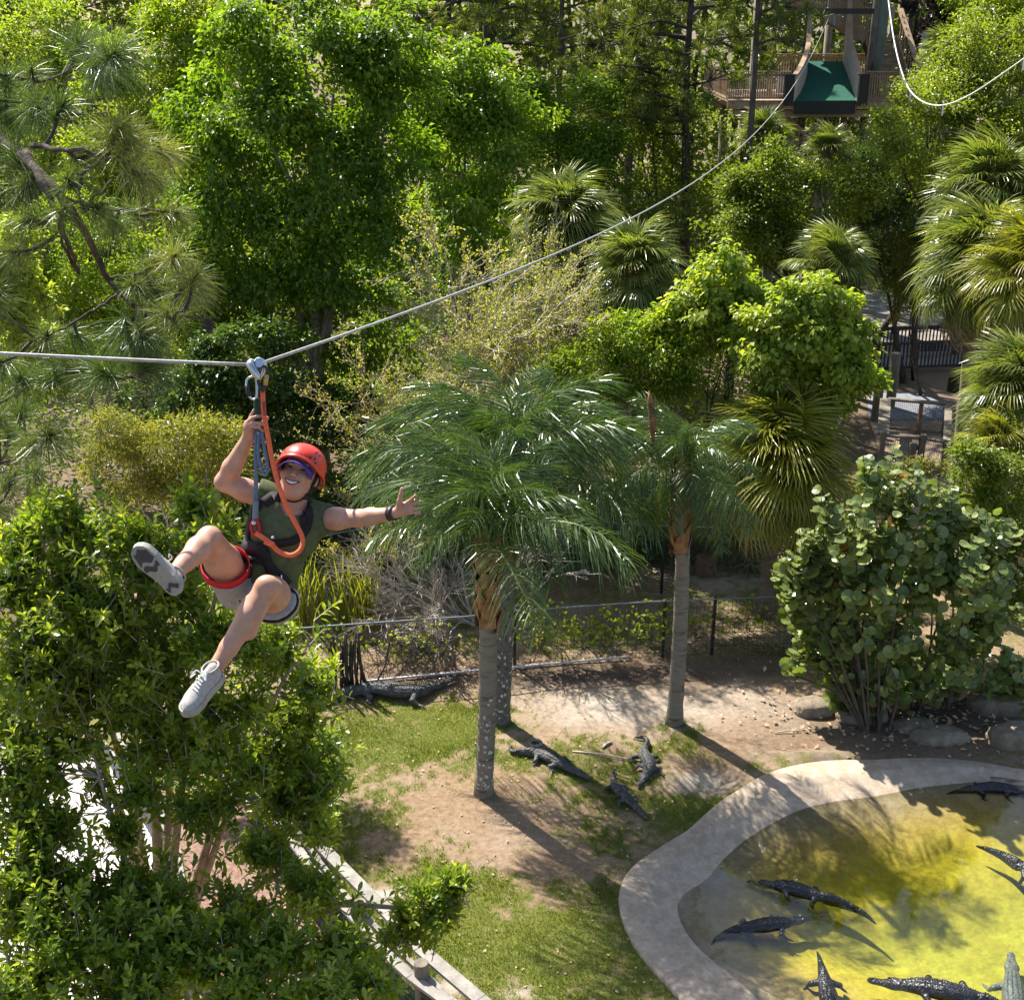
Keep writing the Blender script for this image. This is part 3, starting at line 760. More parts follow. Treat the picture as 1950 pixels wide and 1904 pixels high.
pine('pine with a broken grey stub, behind the light green maple', 870, 52, 18, .22, 200, 44, z0=9)
pine('pine standing behind the tower deck railing', 1470, 61, 19, .2, 300, 45, z0=6, spread=3.5)
pine('pine between the dark trunk and the grey trunk, farther back', 1180, 58, 19, .22, 280, 46, z0=7, spread=3.4)
pine('pine over the top left, behind the yellow green tree', 220, 60, 20, .24, 280, 47, z0=8, spread=3.4)
pine('pine at the far left top behind the pale young tree', 20, 62, 20, .24, 240, 48, z0=8, spread=3.2)
pine('pine right of the dark reddish tree at the top', 1830, 64, 19, .24, 260, 49, z0=8, spread=3.0)
pine('pine right behind the tower pole', 1640, 66, 19, .24, 260, 50, z0=6, spread=3.4)
pine('pine far behind the roof peak at the top', 1060, 66, 20, .24, 240, 60, z0=8, spread=3.4)

# --- the far wood and the undergrowth: masses nobody could count
def wood_mass(name, mat, boxes, per_clump, seed, cr, ll, lw, trunks=0, tone0=.4):
    rng = np.random.default_rng(seed); mb = MB()
    for (x0, x1, y0, y1, z0, z1, n) in boxes:
        p = np.stack([rng.uniform(x0, x1, n), rng.uniform(y0, y1, n), z0 + (z1 - z0) * rng.random(n)], 1)
        o = norm(rng.normal(size=(n, 3)) * .6 + np.array([0, -.4, .6]))
        leaves_at(mb, rng, p, o, per_clump, cr, ll, lw, tone0=tone0, tsd=.22)
    return mb.build(name, M[mat], kind='stuff')
wood_mass('treeline', 'oak', [(-46, 46, 82, 96, 0, 24, 1900), (-40, 40, 68, 80, 0, 21, 4400)], 15, 61, 1.05, .52, .32)
rng = np.random.default_rng(62); mb = MB()
for i in range(46):
    x, y = rng.uniform(-38, 38), rng.uniform(69, 86)
    mb.tube([(x, y, -.2), (x + rng.normal(0, .3), y, 9), (x + rng.normal(0, .6), y, 17)], [.24, .18, .08], 6)
mb.build('treeline_trunks', M['bark'], kind='stuff', smooth=True)

rng = np.random.default_rng(63); mb = MB(); mbd = MB()
def hide(x, y):
    q = proj(np.stack([x, y, np.full_like(x, .3)], -1))
    clear = (q[:, 0] > 1580) & (q[:, 1] < 770) & (q[:, 1] > 540) | (q[:, 0] > 1590) & (q[:, 0] < 1850) & (q[:, 1] >= 740) & (q[:, 1] < 1010)
    return ~clear
x = rng.uniform(-30, 34, 9500); y = 29.5 + 38 * rng.random(9500) ** .8
k = hide(x, y) & (np.abs(x) < 8 + y * .45); x, y = x[k], y[k]
hh = np.clip(.5 + (y - 29) * .17, .4, 5.5) * (0.4 + 1.2 * fbm(x, y, 70, 4.0))
p = np.stack([x, y, .15 + hh * rng.random(len(x))], 1)
half = vnoise(x, y, 71, 5) > .45
up = np.tile([[0, -.2, .8]], (len(x), 1))
leaves_at(mb, rng, p[half], up[half], 17, .65, .22, .13, tone0=.4, tsd=.24)
leaves_at(mbd, rng, p[~half], up[~half], 17, .65, .22, .11, tone0=.6, tsd=.22)
mb.build('undergrowth', M['oak'], kind='stuff')
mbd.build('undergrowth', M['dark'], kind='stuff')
# dark hedge behind the second chain link fence
tree('hedge_shrub', 'dark hedge behind the far chain link fence, left of the feather palm trunks',
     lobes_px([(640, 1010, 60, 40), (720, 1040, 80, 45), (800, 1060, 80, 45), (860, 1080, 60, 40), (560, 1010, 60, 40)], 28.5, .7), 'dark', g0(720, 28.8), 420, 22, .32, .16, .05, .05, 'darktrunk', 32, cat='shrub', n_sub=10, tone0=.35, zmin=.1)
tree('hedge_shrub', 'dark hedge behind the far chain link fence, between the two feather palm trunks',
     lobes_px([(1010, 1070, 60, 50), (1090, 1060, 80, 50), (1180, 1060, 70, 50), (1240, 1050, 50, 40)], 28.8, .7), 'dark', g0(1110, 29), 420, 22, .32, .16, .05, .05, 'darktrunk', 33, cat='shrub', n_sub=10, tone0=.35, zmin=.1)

mb = MB(); rng = np.random.default_rng(64)
x = rng.uniform(-8, 7.5, 1300); y = rng.uniform(27.6, 30.5, 1300)
leaves_at(mb, rng, np.stack([x, y, rng.uniform(.1, 1.9, 1300) * (.5 + fbm(x, y, 75, 2.0))], 1), np.tile([[0, -.5, .6]], (1300, 1)), 18, .38, .17, .06, tone0=.35, tsd=.2)
mb.build('undergrowth', M['dark'], kind='stuff')
# --- the half bare trees with spring buds
def bare(label, base, top, spread, seed, mat='twig', buds=0, r0=.09, lv=5, bud_mat='bud', tilt=.0, name='budding_tree', cat='tree', bl=.05, kids=(3, 4), dirs=None, group=None, rmin=.007):
    rng = np.random.default_rng(seed)
    t = thing(name, label, cat, base, group)
    mb = MB(); tips = []
    def grow(a, d, L, r, k):
        m = 4 if k > 1 else 3
        pts = [a]
        dd = d.copy()
        for i in range(m):
            dd = norm(dd + rng.normal(0, .16, 3) + np.array([0, 0, tilt]))
            pts.append(pts[-1] + dd * L / m)
        mb.tube(pts, np.maximum(np.linspace(r, r * .62, m + 1), rmin), 5 if k > 2 else 3, cap=False)
        if k <= 2:
            tips.extend(pts[1:])
        if k == 0: return
        for c in range(rng.integers(kids[0], kids[1] + 1)):
            i = rng.integers(1, m + 1) if c else m
            nd = norm(dd + rng.normal(0, spread, 3))
            grow(pts[i], nd, L * rng.uniform(.55, .82), r * .58, k - 1)
    d0 = np.asarray(top, float) - np.asarray(base, float); H = np.linalg.norm(d0)
    if dirs is None:
        grow(np.asarray(base, float), norm(d0), H * .38, r0, lv)
    else:
        for dv, ln in dirs: grow(np.asarray(base, float) + rng.normal(0, .06, 3) * [1, 1, 0], norm(dv), ln, r0, lv)
    mb.build('branches', M[mat], t, True)
    if buds:
        tips = np.array(tips); tips = tips[rng.permutation(len(tips))[:buds]]
        n = len(tips); per = 4
        b2 = MB(); c = np.repeat(tips, per, 0) + rng.normal(0, bl * .6, (n * per, 3))
        leaf_quads(b2, c, rand_dir(rng, n * per) + [0, 0, .4], rand_dir(rng, n * per), bl, bl * .6, np.clip(np.repeat(rng.normal(.5, .2, n), per), 0, 1))
        b2.build('buds', M[bud_mat], t)
    return t
bare('bare twiggy tree with yellowish buds, its top crossed by the zip line cable', g0(890, 28.5), P(880, 430, Y=28.5), .42, 71, 'twig', 4200, .085, 6, bl=.07, tilt=.06, group='half bare budding trees')
bare('pinkish twiggy budding tree right of the taller one, in front of the fan palm trunk', g0(985, 28), P(1000, 560, Y=28), .45, 72, 'redtwig', 2200, .06, 5, bl=.065, tilt=.06, group='half bare budding trees')
bare('bare twiggy tree left of the feather palms, low and wide spreading', g0(760, 27), P(720, 640, Y=27), .5, 73, 'redtwig', 1500, .065, 5, bl=.06, tilt=.03, group='half bare budding trees')
# grey bare shrub leaning over the near fence
bs = P(880, 1165, z=.0, ); 
bare('grey leafless shrub fanning left over the fence behind the front palm trunk', P(905, 1190, z=0), None or P(900, 1100, Y=25.2), .27, 74, 'twig', 60, .040, 4, rmin=.010, kids=(3, 5), name='bare_shrub', cat='shrub', tilt=.02,
     dirs=[((-1.5, -.3, .75), 1.5), ((-1.2, .2, .95), 1.5), ((-1.6, -.6, .45), 1.5), ((-.5, .1, 1.1), 1.3), ((.9, .2, 1.1), 1.6), ((1.6, 0, .7), 1.6), ((-1.1, -.5, .7), 1.3), ((1.3, -.3, 1.0), 1.6)])
# ---------------------------------------------------------------- palms
def fan_mesh(seed, R=0.95, seg=30, petiole=.8, droop=.5):
    """one palmate leaf: petiole along +X, ribbed fan of narrow segments with drooping tips"""
    rng = np.random.default_rng(seed); mb = MB()
    px = np.linspace(0, petiole, 6)
    mb.tube(np.stack([px, 0 * px, .10 * np.sin(px / petiole * 1.5)], 1), np.linspace(.022, .012, 6), 4, .7, cap=False)
    hub = np.array([petiole, 0, .10])
    for i in range(seg):
        u = (i + .5) / seg; a = (u - .5) * math.radians(290)
        L = R * (1.0 - .28 * abs(2 * u - 1) ** 1.5) * rng.uniform(.88, 1.08)
        d = np.array([math.cos(a), math.sin(a), 0.0]); s = np.array([-math.sin(a), math.cos(a), 0])
        ts = np.array([0, .32, .62, .85, 1.0]); w = np.array([.006, .028, .022, .011, .0015]) * R
        dr = droop * rng.uniform(.6, 1.5)
        z = .10 + .18 * ts * (abs(math.sin(a)) * .7) - dr * np.clip(ts - .38, 0, 1) ** 2 * 1.5 - .16 * ts * (math.cos(a) > 0) * math.cos(a)
        c = hub + d * (L * ts * (1 - .18 * dr * np.clip(ts - .5, 0, 1)))[:, None]; c[:, 2] = z * R + (1 - R) * .1
        fold = np.array([0, 0, 1]) * (w * .5)[:, None]
        V = np.concatenate([c - s * w[:, None] + fold, c, c + s * w[:, None] + fold])
        k = np.arange(4)
        f = np.concatenate([np.stack([k, k + 1, 5 + k + 1, 5 + k], 1), np.stack([5 + k, 5 + k + 1, 10 + k + 1, 10 + k], 1)])
        mb.add(V, f, np.clip(rng.normal(.45, .16) + .35 * np.tile(ts ** 3, 3), 0, 1))
    return mb.mesh('fan_frond')
FANS = {k: [fan_mesh(100 + i + 10 * j, seg=46, droop=.7, R=.9) for i in range(4)] for j, k in enumerate(('sabal', 'sabal_y'))}
for k in FANS:
    for me in FANS[k]: me.materials.append(M[k])
DEADFAN = fan_mesh(150, seg=26, droop=1.1)
DEADFAN.materials.append(roughmat('dry_fan_leaf', (.26, .19, .11), (.46, .36, .24), 5, .9))

def orient(o, pos, d, roll=0.0, scale=1.0):
    """local +X along d, +Z as near up as can be"""
    d = norm(d); up = np.array([0, 0, 1.0])
    if abs(d[2]) > .97: up = np.array([1.0, 0, 0])
    y = norm(np.cross(up, d)); z = np.cross(d, y)
    m = Matrix(((d[0], y[0], z[0], 0), (d[1], y[1], z[1], 0), (d[2], y[2], z[2], 0), (0, 0, 0, 1)))
    m = m @ Matrix.Rotation(roll, 4, 'X') @ Matrix.Scale(scale, 4)
    m.translation = Vector(pos)
    o.matrix_basis = m

def sabal(label, px, py, Y, R, n=36, kind='sabal', seed=1, base_px=None, dead=0, boots=True, up=.25, group='fan palms'):
    rng = np.random.default_rng(seed)
    c = P(px, py, Y=Y)
    b = g0(base_px if base_px else px, Y)
    t = thing('fan_palm', label, 'palm', b, group)
    ht = c[2]
    mb = MB(); zs = np.linspace(-.2, ht, 16)
    ax = np.stack([b[0] + (c[0] - b[0]) * (zs / ht), np.full(16, Y), zs], 1)
    mb.tube(ax, .17 + .012 * np.sin(np.arange(16) * 2.1), 10)
    mb.build('trunk', M['palmtrunk'], t, True)
    if boots:
        mb = MB()
        for i in range(34):
            z = ht - 1.3 + 1.25 * i / 34; a = i * 2.4
            q = np.array([c[0] + math.cos(a) * .16, Y + math.sin(a) * .16, z])
            mb.beam(q, q + np.array([math.cos(a) * .13, math.sin(a) * .13, .34]), .12, .03, (math.cos(a), math.sin(a), -.3), rng.random())
        mb.build('boots', M['boot'], t, kind='stuff')
    meshes = FANS[kind]
    n = int(n * 1.35)
    for i in range(n):
        u = (i + .5) / n
        el = math.radians(-48 + 128 * u ** 1.05) ; a = i * 2.399 + rng.normal(0, .2)
        d = np.array([math.cos(a) * math.cos(el), math.sin(a) * math.cos(el), math.sin(el) + .05])
        o = put('frond', meshes[i % 4], None, t)
        orient(o, c + np.array([0, 0, -.35 + .35 * u]) - b, d, rng.normal(0, .35), R * rng.uniform(.85, 1.12))
    for i in range(dead):
        a = rng.uniform(0, 2 * np.pi)
        o = put('dry_frond', DEADFAN, None, t)
        orient(o, c + np.array([0, 0, -.55]) - b, (math.cos(a) * .55, math.sin(a) * .55, -1), rng.normal(0, .4), R * .95)
    return t
# sizes: R scales a leaf of 0.8 m stalk + 0.95 m blade
sabal('tallest fan palm in the middle, its full crown just above the cable', 1075, 425, 33, 1.0, 46, 'sabal', 1, 1105, 3)
sabal('fan palm right of the tallest one, crown below the cable, trunk bulging with boots', 1205, 520, 30.5, .92, 34, 'sabal', 2, 1180, 2)
sabal('lone fan palm above the pale yellow maples, below the rounded green tree', 1585, 510, 31, .78, 34, 'sabal', 3)
sabal('left of two fan palms under the tower deck', 1452, 268, 45, .78, 30, 'sabal', 4)
sabal('right of two fan palms under the tower deck, beside the lower stairs', 1575, 292, 43, .72, 28, 'sabal', 5)
sabal('upper fan palm at the right edge, below the sunlit oak', 1885, 370, 33, 1.1, 40, 'sabal', 6, 1890)
sabal('heavy drooping fan palm at the right, its trunk behind the gate lamp post', 1865, 500, 31, 1.12, 50, 'sabal', 7, 1826, 6)
sabal('yellowing fan palm cut by the right edge', 1955, 520, 29, 1.0, 36, 'sabal_y', 8, 1925, 8)
sabal('low wide fan palm at the right edge beside the wooden gate', 1935, 745, 26.5, .9, 40, 'sabal', 9)
sabal('short yellow green fan palm with many heads, right of the right feather palm', 1480, 880, 25.5, 1.18, 56, 'sabal_y', 10, 1480, 2, up=.4)
sabal('small low fan palm under the right edge fan palms, leaning over the shrub', 1900, 845, 25.5, .62, 24, 'sabal_y', 13)
sabal('small fan palm high in the oak at the top right', 1790, 100, 48, .6, 18, 'sabal', 14, boots=False)

def feather_mesh(seed, L=3.0, n=78, ll=.55, arch=1.0, plume=.5):
    """one pinnate frond: rachis along +X that arches over, two plumose rows of hanging leaflets"""
    rng = np.random.default_rng(seed); mb = MB()
    t = np.linspace(0, 1, 16)
    ang = math.radians(12) - arch * 1.35 * t ** 1.5
    x = np.concatenate([[0], np.cumsum(np.cos(ang[:-1]))]) * L / 15; z = np.concatenate([[0], np.cumsum(np.sin(ang[:-1]))]) * L / 15
    sway = .12 * L * rng.normal() * t ** 2
    ax = np.stack([x, sway, z], 1)
    mb.tube(ax, np.linspace(.028, .004, 16), 4, .85, cap=False)
    for side in (-1, 1):
        u = np.linspace(.12, .995, n) + rng.normal(0, .004, n); u = np.clip(u, .1, .999)
        p = np.stack([np.interp(u, t, ax[:, k]) for k in range(3)], 1)
        T = np.stack([np.interp(u, t, np.gradient(ax[:, k])) for k in range(3)], 1); T = norm(T)
        S = np.tile([[0, side, 0.0]], (n, 1)); N = np.cross(T, S) * side
        lift = rng.normal(.15, plume, n)[:, None]
        d = norm(S + T * (.35 + .5 * u[:, None]) + N * lift * 1.0 + rng.normal(0, .10, (n, 3)))
        l = ll * (.55 + .75 * np.sin(np.pi * np.clip(u * .92 + .08, 0, 1)) ) * rng.uniform(.85, 1.1, n)
        ts = np.array([0, .3, .65, 1.0]); w = np.array([.005, .0105, .0085, .001])
        C = p[:, None] + d[:, None] * (l[:, None] * ts)[..., None]
        C[..., 2] -= (l[:, None] * ts ** 2) * rng.uniform(.4, 1.0, n)[:, None]
        W = norm(np.cross(d, np.array([0, 0, 1.0]) + rng.normal(0, .5, (n, 3))))[:, None] * w[None, :, None]
        V = np.stack([C - W, C + W], 2).reshape(n, 8, 3)
        k = np.arange(n)[:, None, None] * 8
        f = (k + np.array([[0, 1, 3, 2], [2, 3, 5, 4], [4, 5, 7, 6]])[None]).reshape(-1, 4)
        mb.add(V.reshape(-1, 3), f, np.repeat(np.clip(rng.normal(.4, .2, n), 0, 1), 8))
    return mb.mesh('feather_frond')
FEATH = [feather_mesh(200 + i, 2.6 + .15 * (i % 3), 92, .58, .95 + .13 * (i % 4), .6) for i in range(6)]
for me in FEATH: me.materials.append(M['queen'])
STRIPE = roughmat('ringed_palm_trunk', (0.075, 0.062, 0.050), (0.23, 0.20, 0.165), 1.2, .92, .1, .5, .01, stretch=(1.5, 1.5, 7.0), c2=(.15, .125, .10))

def feather_palm(label, base_px, top_px, r0, r1, n, seed, sc=1.0, lo=-45, hi=82, shaft=True, mat=None, group='feather palms on the lawn', Yoff=0.0, lichen=0, bias=None):
    rng = np.random.default_rng(seed)
    b = P(*base_px, z=0); Y = b[1] + Yoff
    c = P(*top_px, Y=Y)
    t = thing('feather_palm', label, 'palm', b, group)
    k = 26; u = np.linspace(0, 1, k)
    ax = b + (c - b) * u[:, None]; ax[:, 0] += .05 * np.sin(u * 3.1); ax[0, 2] -= .15
    rr = r0 + (r1 - r0) * u + .006 * np.sin(np.arange(k) * 2.6); rr[0] *= 1.3; rr[1] *= 1.08
    mb = MB(); mb.tube(ax, rr, 12); mb.build('trunk', mat or STRIPE, t, True)
    if lichen:
        mb = MB()
        for i in range(lichen):
            a = rng.uniform(0, 2 * np.pi); uu = rng.uniform(.02, .42); q = b + (c - b) * uu
            rad = r0 + (r1 - r0) * uu + .012; s = rng.uniform(.012, .035)
            da = np.array([math.cos(a), math.sin(a), 0]); dt = np.array([-math.sin(a), math.cos(a), 0]); dz = np.array([0, 0, 1.0])
            qq = q + da * rad; qq[0] += .05 * math.sin(uu * 3.1)
            an = np.arange(6) * np.pi / 3
            V = qq + (np.cos(an) * s)[:, None] * dt + (np.sin(an) * s * rng.uniform(.7, 1.5))[:, None] * dz
            mb.add(V, np.arange(6)[None])
        mb.build('lichen', M['lichen'], t, kind='stuff')
    if shaft:      # old leaf bases under the crown
        mb = MB()
        for i in range(30):
            a = i * 2.4; z = -1.6 + 1.6 * i / 30
            da = np.array([math.cos(a), math.sin(a), 0])
            q = c + da * (r1 * .95) + [0, 0, z]
            L = rng.uniform(.4, .7); wd = .24
            dt = np.array([-math.sin(a), math.cos(a), 0])
            V = [q - dt * wd * .6, q + dt * wd * .6, q + da * .05 + dt * wd * .45 + [0, 0, L * .6], q + da * .13 + [0, 0, L], q + da * .05 - dt * wd * .45 + [0, 0, L * .6], q + da * .07 + [0, 0, L * .3]]
            mb.add(V, np.array([[0, 1, 5], [1, 2, 5], [2, 3, 5], [3, 4, 5], [4, 0, 5]]), rng.random())
        mb.build('leaf_bases', M['boot'], t)
    for i in range(n):
        v = (i + .5) / n
        el = math.radians(lo + (hi - lo) * v); a = i * 2.399 + rng.normal(0, .15)
        if bias is not None and rng.random() < bias[1]: a = bias[0] + rng.normal(0, .8)
        d = np.array([math.cos(a) * math.cos(el), math.sin(a) * math.cos(el), math.sin(el)])
        o = put('frond', FEATH[i % 6], None, t)
        orient(o, c + np.array([0, 0, .25 * v]) - b, d, rng.normal(0, .25), sc * rng.uniform(.72, 1.12) * (.75 + .25 * math.cos(el)))
    return t
feather_palm('front feather palm on the lawn, lichen spotted ringed trunk with orange leaf bases', (921, 1512), (927, 1035), .155, .15, 28, 81, .92, lo=8, lichen=160)
feather_palm('second feather palm close behind the front one, dark mottled trunk with pale lichen', (953, 1376), (962, 930), .175, .15, 34, 82, 1.08, lo=2, hi=80, mat=roughmat('mottled_trunk', (.025, .022, .02), (.16, .15, .135), 9, .95, c2=(.06, .05, .045)), lichen=120)
feather_palm('right feather palm with a smooth grey trunk and a narrow upright crown', (1284, 1376), (1301, 905), .155, .125, 26, 83, .62, lo=-62, hi=86)
# sword of an unopened dead frond beside the right crown
t = thing('dead_spathe', 'brown dry spathe hanging at the left of the right feather palm crown', 'spathe', P(1237, 800, Y=20.6))
mb = MB(); a, b = P(1236, 745, Y=20.6), P(1243, 850, Y=20.6)
mb.tube(spline([a, (a + b) / 2 + [.03, 0, 0], b], 8), [.01, .05, .07, .075, .07, .05, .03, .01], 6); mb.build('husk', M['boot'], t, True)

# --- strap leaved clump behind the outstretched arm
t = thing('reed_clump', 'clump of tall green strap leaves behind the outstretched arm', 'plant', g0(640, 25))
rng = np.random.default_rng(85); mb = MB()
for i in range(260):
    q = P(rng.uniform(590, 760), 1010, z=.0); q = np.array([q[0], 25 + rng.normal(0, .35), 0]); a = rng.uniform(0, 2 * np.pi); L = rng.uniform(1.2, 2.3); ln = rng.uniform(.2, .8)
    ts = np.linspace(0, 1, 5); d = np.array([math.cos(a), math.sin(a), 0])
    c = q + d * (ln * ts ** 2)[:, None] * L * .6; c[:, 2] += L * (ts - .25 * ln * ts ** 3)
    w = np.array([.012, .018, .016, .01, .001])[:, None] * np.array([-math.sin(a), math.cos(a), 0])
    k = np.arange(4); mb.add(np.concatenate([c - w, c + w]), np.stack([k, k + 1, 5 + k + 1, 5 + k], 1), np.clip(rng.normal(.5, .2), 0, 1))
mb.build('blades', M['sabal_y'], t, kind='stuff')
# ---------------------------------------------------------------- near shrub-tree at the lower left, sea grape, near pine
def six_leaf(name, tone, wide=.36, mat=None):
    mb = MB()
    leaf_quads(mb, np.zeros((1, 3)), np.array([[1.0, 0, 0]]), np.array([[0, 0, 1.0]]), 1.0, wide, np.array([tone]), six=True)
    me = mb.mesh(name); me.materials.append(mat); return me

def split_leaves(t, name, c, d, nn, L, W, tone, mat, base, wide, disc=False, limit=300):
    """the 300 leaves that show largest become objects, the rest one part"""
    q = proj(c); inf = (q[:, 0] > 5) & (q[:, 0] < 1945) & (q[:, 1] > 5) & (q[:, 1] < 1900)
    view = norm(EYE - c)
    score = L / q[:, 2] * (0.35 + np.abs((nn * view).sum(1))) * inf * (1.0 + 0.8 * ((c - c.mean(0)) * view).sum(1).clip(-.6, .6))
    o = np.argsort(-score); top, rest = o[:limit], o[limit:]
    mk = disc_mesh if disc else (lambda nm, tn: six_leaf(nm, tn, wide, mat))
    shared = [mk('leaf_%d' % k, tn) for k, tn in enumerate((.15, .38, .6, .9))]
    if disc:
        for me in shared:
            if not me.materials: me.materials.append(mat)
    dd = norm(d); rr = norm(np.cross(dd, nn)); n2 = np.cross(rr, dd)
    for i in top:
        ob = put('leaf', shared[int(np.argmin(np.abs(np.array((.15, .38, .6, .9)) - tone[i])))], None, t)
        m = Matrix(((dd[i, 0], -rr[i, 0], n2[i, 0], 0), (dd[i, 1], -rr[i, 1], n2[i, 1], 0), (dd[i, 2], -rr[i, 2], n2[i, 2], 0), (0, 0, 0, 1))) @ Matrix.Scale(float(L[i]), 4)
        m.translation = Vector(c[i] - base); ob.matrix_basis = m
    mb = MB()
    if disc:
        for k in range(4):
            s = rest[(np.argmin(np.abs(np.array((.15, .38, .6, .9))[None] - tone[rest][:, None]), 1)) == k]
            V0 = DISC_V
            V = c[s][:, None] + L[s][:, None, None] * (V0[None, :, :1] * dd[s][:, None] - V0[None, :, 1:2] * rr[s][:, None] + V0[None, :, 2:] * n2[s][:, None])
            kk = np.arange(len(s))[:, None, None] * len(V0)
            mb.add(V.reshape(-1, 3), (kk + DISC_F[None]).reshape(-1, 3), np.repeat(tone[s], len(V0)))
    else:
        leaf_quads(mb, c[rest], d[rest], nn[rest], L[rest], W[rest], tone[rest], six=True)
    mb.build(name, mat, t, kind='stuff')

# broad bush-tree below the rider: sprays of long oval leaves in rosettes
rng = np.random.default_rng(301)
NEAR = [(130, 970, 50, 45, .3), (370, 960, 45, 40, .2), (60, 1020, 60, 50, .4), (20, 1350, 60, 60, .2), (30, 1470, 60, 60, 0), (30, 1720, 60, 60, -.6), (110, 1560, 70, 35, -.2), (230, 1580, 50, 25, -.2), (40, 1110, 70, 70, .3), (130, 1060, 80, 70, .2), (240, 1030, 90, 60), (330, 1090, 80, 90), (390, 1010, 60, 50), (180, 1180, 110, 80), (60, 1250, 90, 90), (300, 1240, 90, 80), (170, 1330, 120, 80),
        (430, 1210, 80, 70), (530, 1230, 60, 60, .3), (400, 1340, 100, 60), (590, 1290, 40, 50, .4), (330, 1410, 110, 60), (560, 1380, 70, 50, .4), (480, 1440, 90, 60, .3), (90, 1420, 80, 60), (610, 1450, 55, 60, .5), (560, 1520, 70, 50, .4), (610, 1560, 40, 40, .5),
        (290, 1690, 110, 50, -.5), (80, 1660, 90, 70, -.6), (160, 1760, 130, 70, -.9), (340, 1800, 110, 60, -.9), (60, 1850, 110, 60, -1.1), (240, 1880, 130, 50, -1.2), (450, 1720, 70, 50, -.4), (520, 1800, 90, 55, -.8),
        (600, 1680, 60, 50, 0), (640, 1800, 80, 40, -.6), (830, 1710, 55, 40, -.2), (770, 1760, 60, 35, -.3), (860, 1680, 30, 25, -.2), (600, 1880, 110, 35, -1.2), (450, 1870, 90, 40, -1.2), (700, 1870, 50, 30, -1.1),
        (500, 1610, 60, 40, 0), (40, 1540, 50, 60, -.3), (400, 1530, 70, 45), (250, 1480, 80, 35)]
lob = lobes_px(NEAR, 7.6, 1.0)
p, o, k = clump_points(rng, lob, 4900, .12, 1.0, .78)
base = np.array([-3.1, 8.3, 0.0])
t = thing('bush_tree', 'large bushy tree with glossy oval leaves filling the lower left below the rider', 'tree', base)
per = 13; n = len(p)
axis = norm(o * .8 + np.array([0, -.05, .75]) + rng.normal(0, .35, (n, 3)))
j = np.tile(np.arange(per), n); A = np.repeat(axis, per, 0); B = np.repeat(p, per, 0)
frac = j / (per - 1)
ref = norm(np.cross(A, [0.3, .5, .8])); ref2 = np.cross(A, ref)
an = j * 2.4 + np.repeat(rng.uniform(0, 6, n), per)
rad = ref * np.cos(an)[:, None] + ref2 * np.sin(an)[:, None]
c = B - A * (.20 * (1 - frac))[:, None]
d = norm(rad * (1.0 - .35 * frac)[:, None] + A * (.35 + .75 * frac)[:, None] + rng.normal(0, .15, (n * per, 3)))
nn = norm(A * .7 - rad * .35 + SUN * .7 + rng.normal(0, .25, (n * per, 3)))
L = .098 * rng.uniform(.65, 1.2, n * per) * (1 - .25 * frac); W = L * .40
young = np.repeat(rng.random(n) < .42, per)
tone = np.clip(np.where(young, .35 + .6 * frac, .28) + rng.normal(0, .10, n * per), 0, 1)
split_leaves(t, 'foliage', c, d, nn, L, W, tone, M['shrub'], base, .40)
mb = MB()
for i in range(n):
    mb.tube([p[i] - axis[i] * .24, p[i]], [.0045, .002], 3, cap=False)
limb_ends = [(190, 1480, 7.4), (100, 1620, 7.2), (330, 1300, 7.7), (480, 1420, 7.9), (620, 1480, 8.0), (170, 1250, 7.7), (260, 1080, 7.8), (60, 1150, 7.9), (420, 1080, 7.7), (820, 1730, 7.4), (560, 1650, 7.5), (330, 1780, 6.8), (120, 1800, 6.6), (640, 1830, 6.9), (560, 1260, 7.8)]
fk = np.array([-2.9, 8.0, 5.4]); mb.tube(spline([base - [0, 0, .2], base + [.05, 0, 2], fk], 8), np.linspace(.16, .11, 8), 8)
heads = []
for (px, py, yy) in limb_ends:
    e = P(px, py, Y=yy); m = fk + (e - fk) * .5 + rng.normal(0, .12, 3) + [0, 0, .1]
    pth = spline([fk, m, e], 9); mb.tube(pth, np.linspace(.055, .012, 9), 6, cap=False); heads.append(pth[3:])
heads = np.concatenate(heads)
for i in rng.permutation(n)[:420]:
    q = p[i] - axis[i] * .2; a = heads[np.argmin(np.linalg.norm(heads - q, axis=1))]
    mb.tube([a, (a + q) / 2 + rng.normal(0, .04, 3), q], [.010, .007, .004], 4, cap=False)
mb.build('branches', M['redtwig'], t, True)

# sea grape
an = np.arange(10) * np.pi / 5
DISC_V = np.concatenate([[[.5, 0, 0]], np.stack([.5 + .5 * np.cos(an), .53 * np.sin(an), .10 * np.sin(an) ** 2 - .06 * (np.cos(an) > .5)], 1)])
DISC_V[0, 2] = -.03
DISC_F = np.stack([np.zeros(10, int), 1 + np.arange(10), 1 + (np.arange(10) + 1) % 10], 1)
def disc_mesh(nm, tn):
    return MB().add(DISC_V, DISC_F, tn).mesh(nm)
rng = np.random.default_rng(302)
SG = [(1560, 1240, 55, 50, -.2), (1690, 1290, 80, 45, -.3), (1610, 1325, 50, 25, -.2), (1515, 1120, 30, 50), (1690, 940, 60, 50, .3), (1620, 1010, 70, 60), (1730, 1010, 100, 70, .2), (1820, 1000, 70, 60, .3), (1580, 1090, 60, 60), (1680, 1110, 110, 80, -.3), (1800, 1110, 110, 90, -.2), (1880, 1070, 50, 70), (1570, 1180, 60, 50),
      (1660, 1210, 90, 60, -.3), (1780, 1220, 100, 60, -.3), (1870, 1190, 60, 60), (1640, 1290, 60, 35), (1740, 1300, 60, 30), (1850, 1280, 80, 30), (1930, 1300, 30, 40), (1545, 1050, 25, 40)]
lob = lobes_px(SG, 21.3, .8)
p, o, k = clump_points(rng, lob, 640, .3, .4, .42)
base = P(1665, 1385, z=0)
t = thing('sea_grape', 'sea grape bush with large round grey green leaves over the rocks by the pond', 'shrub', base)
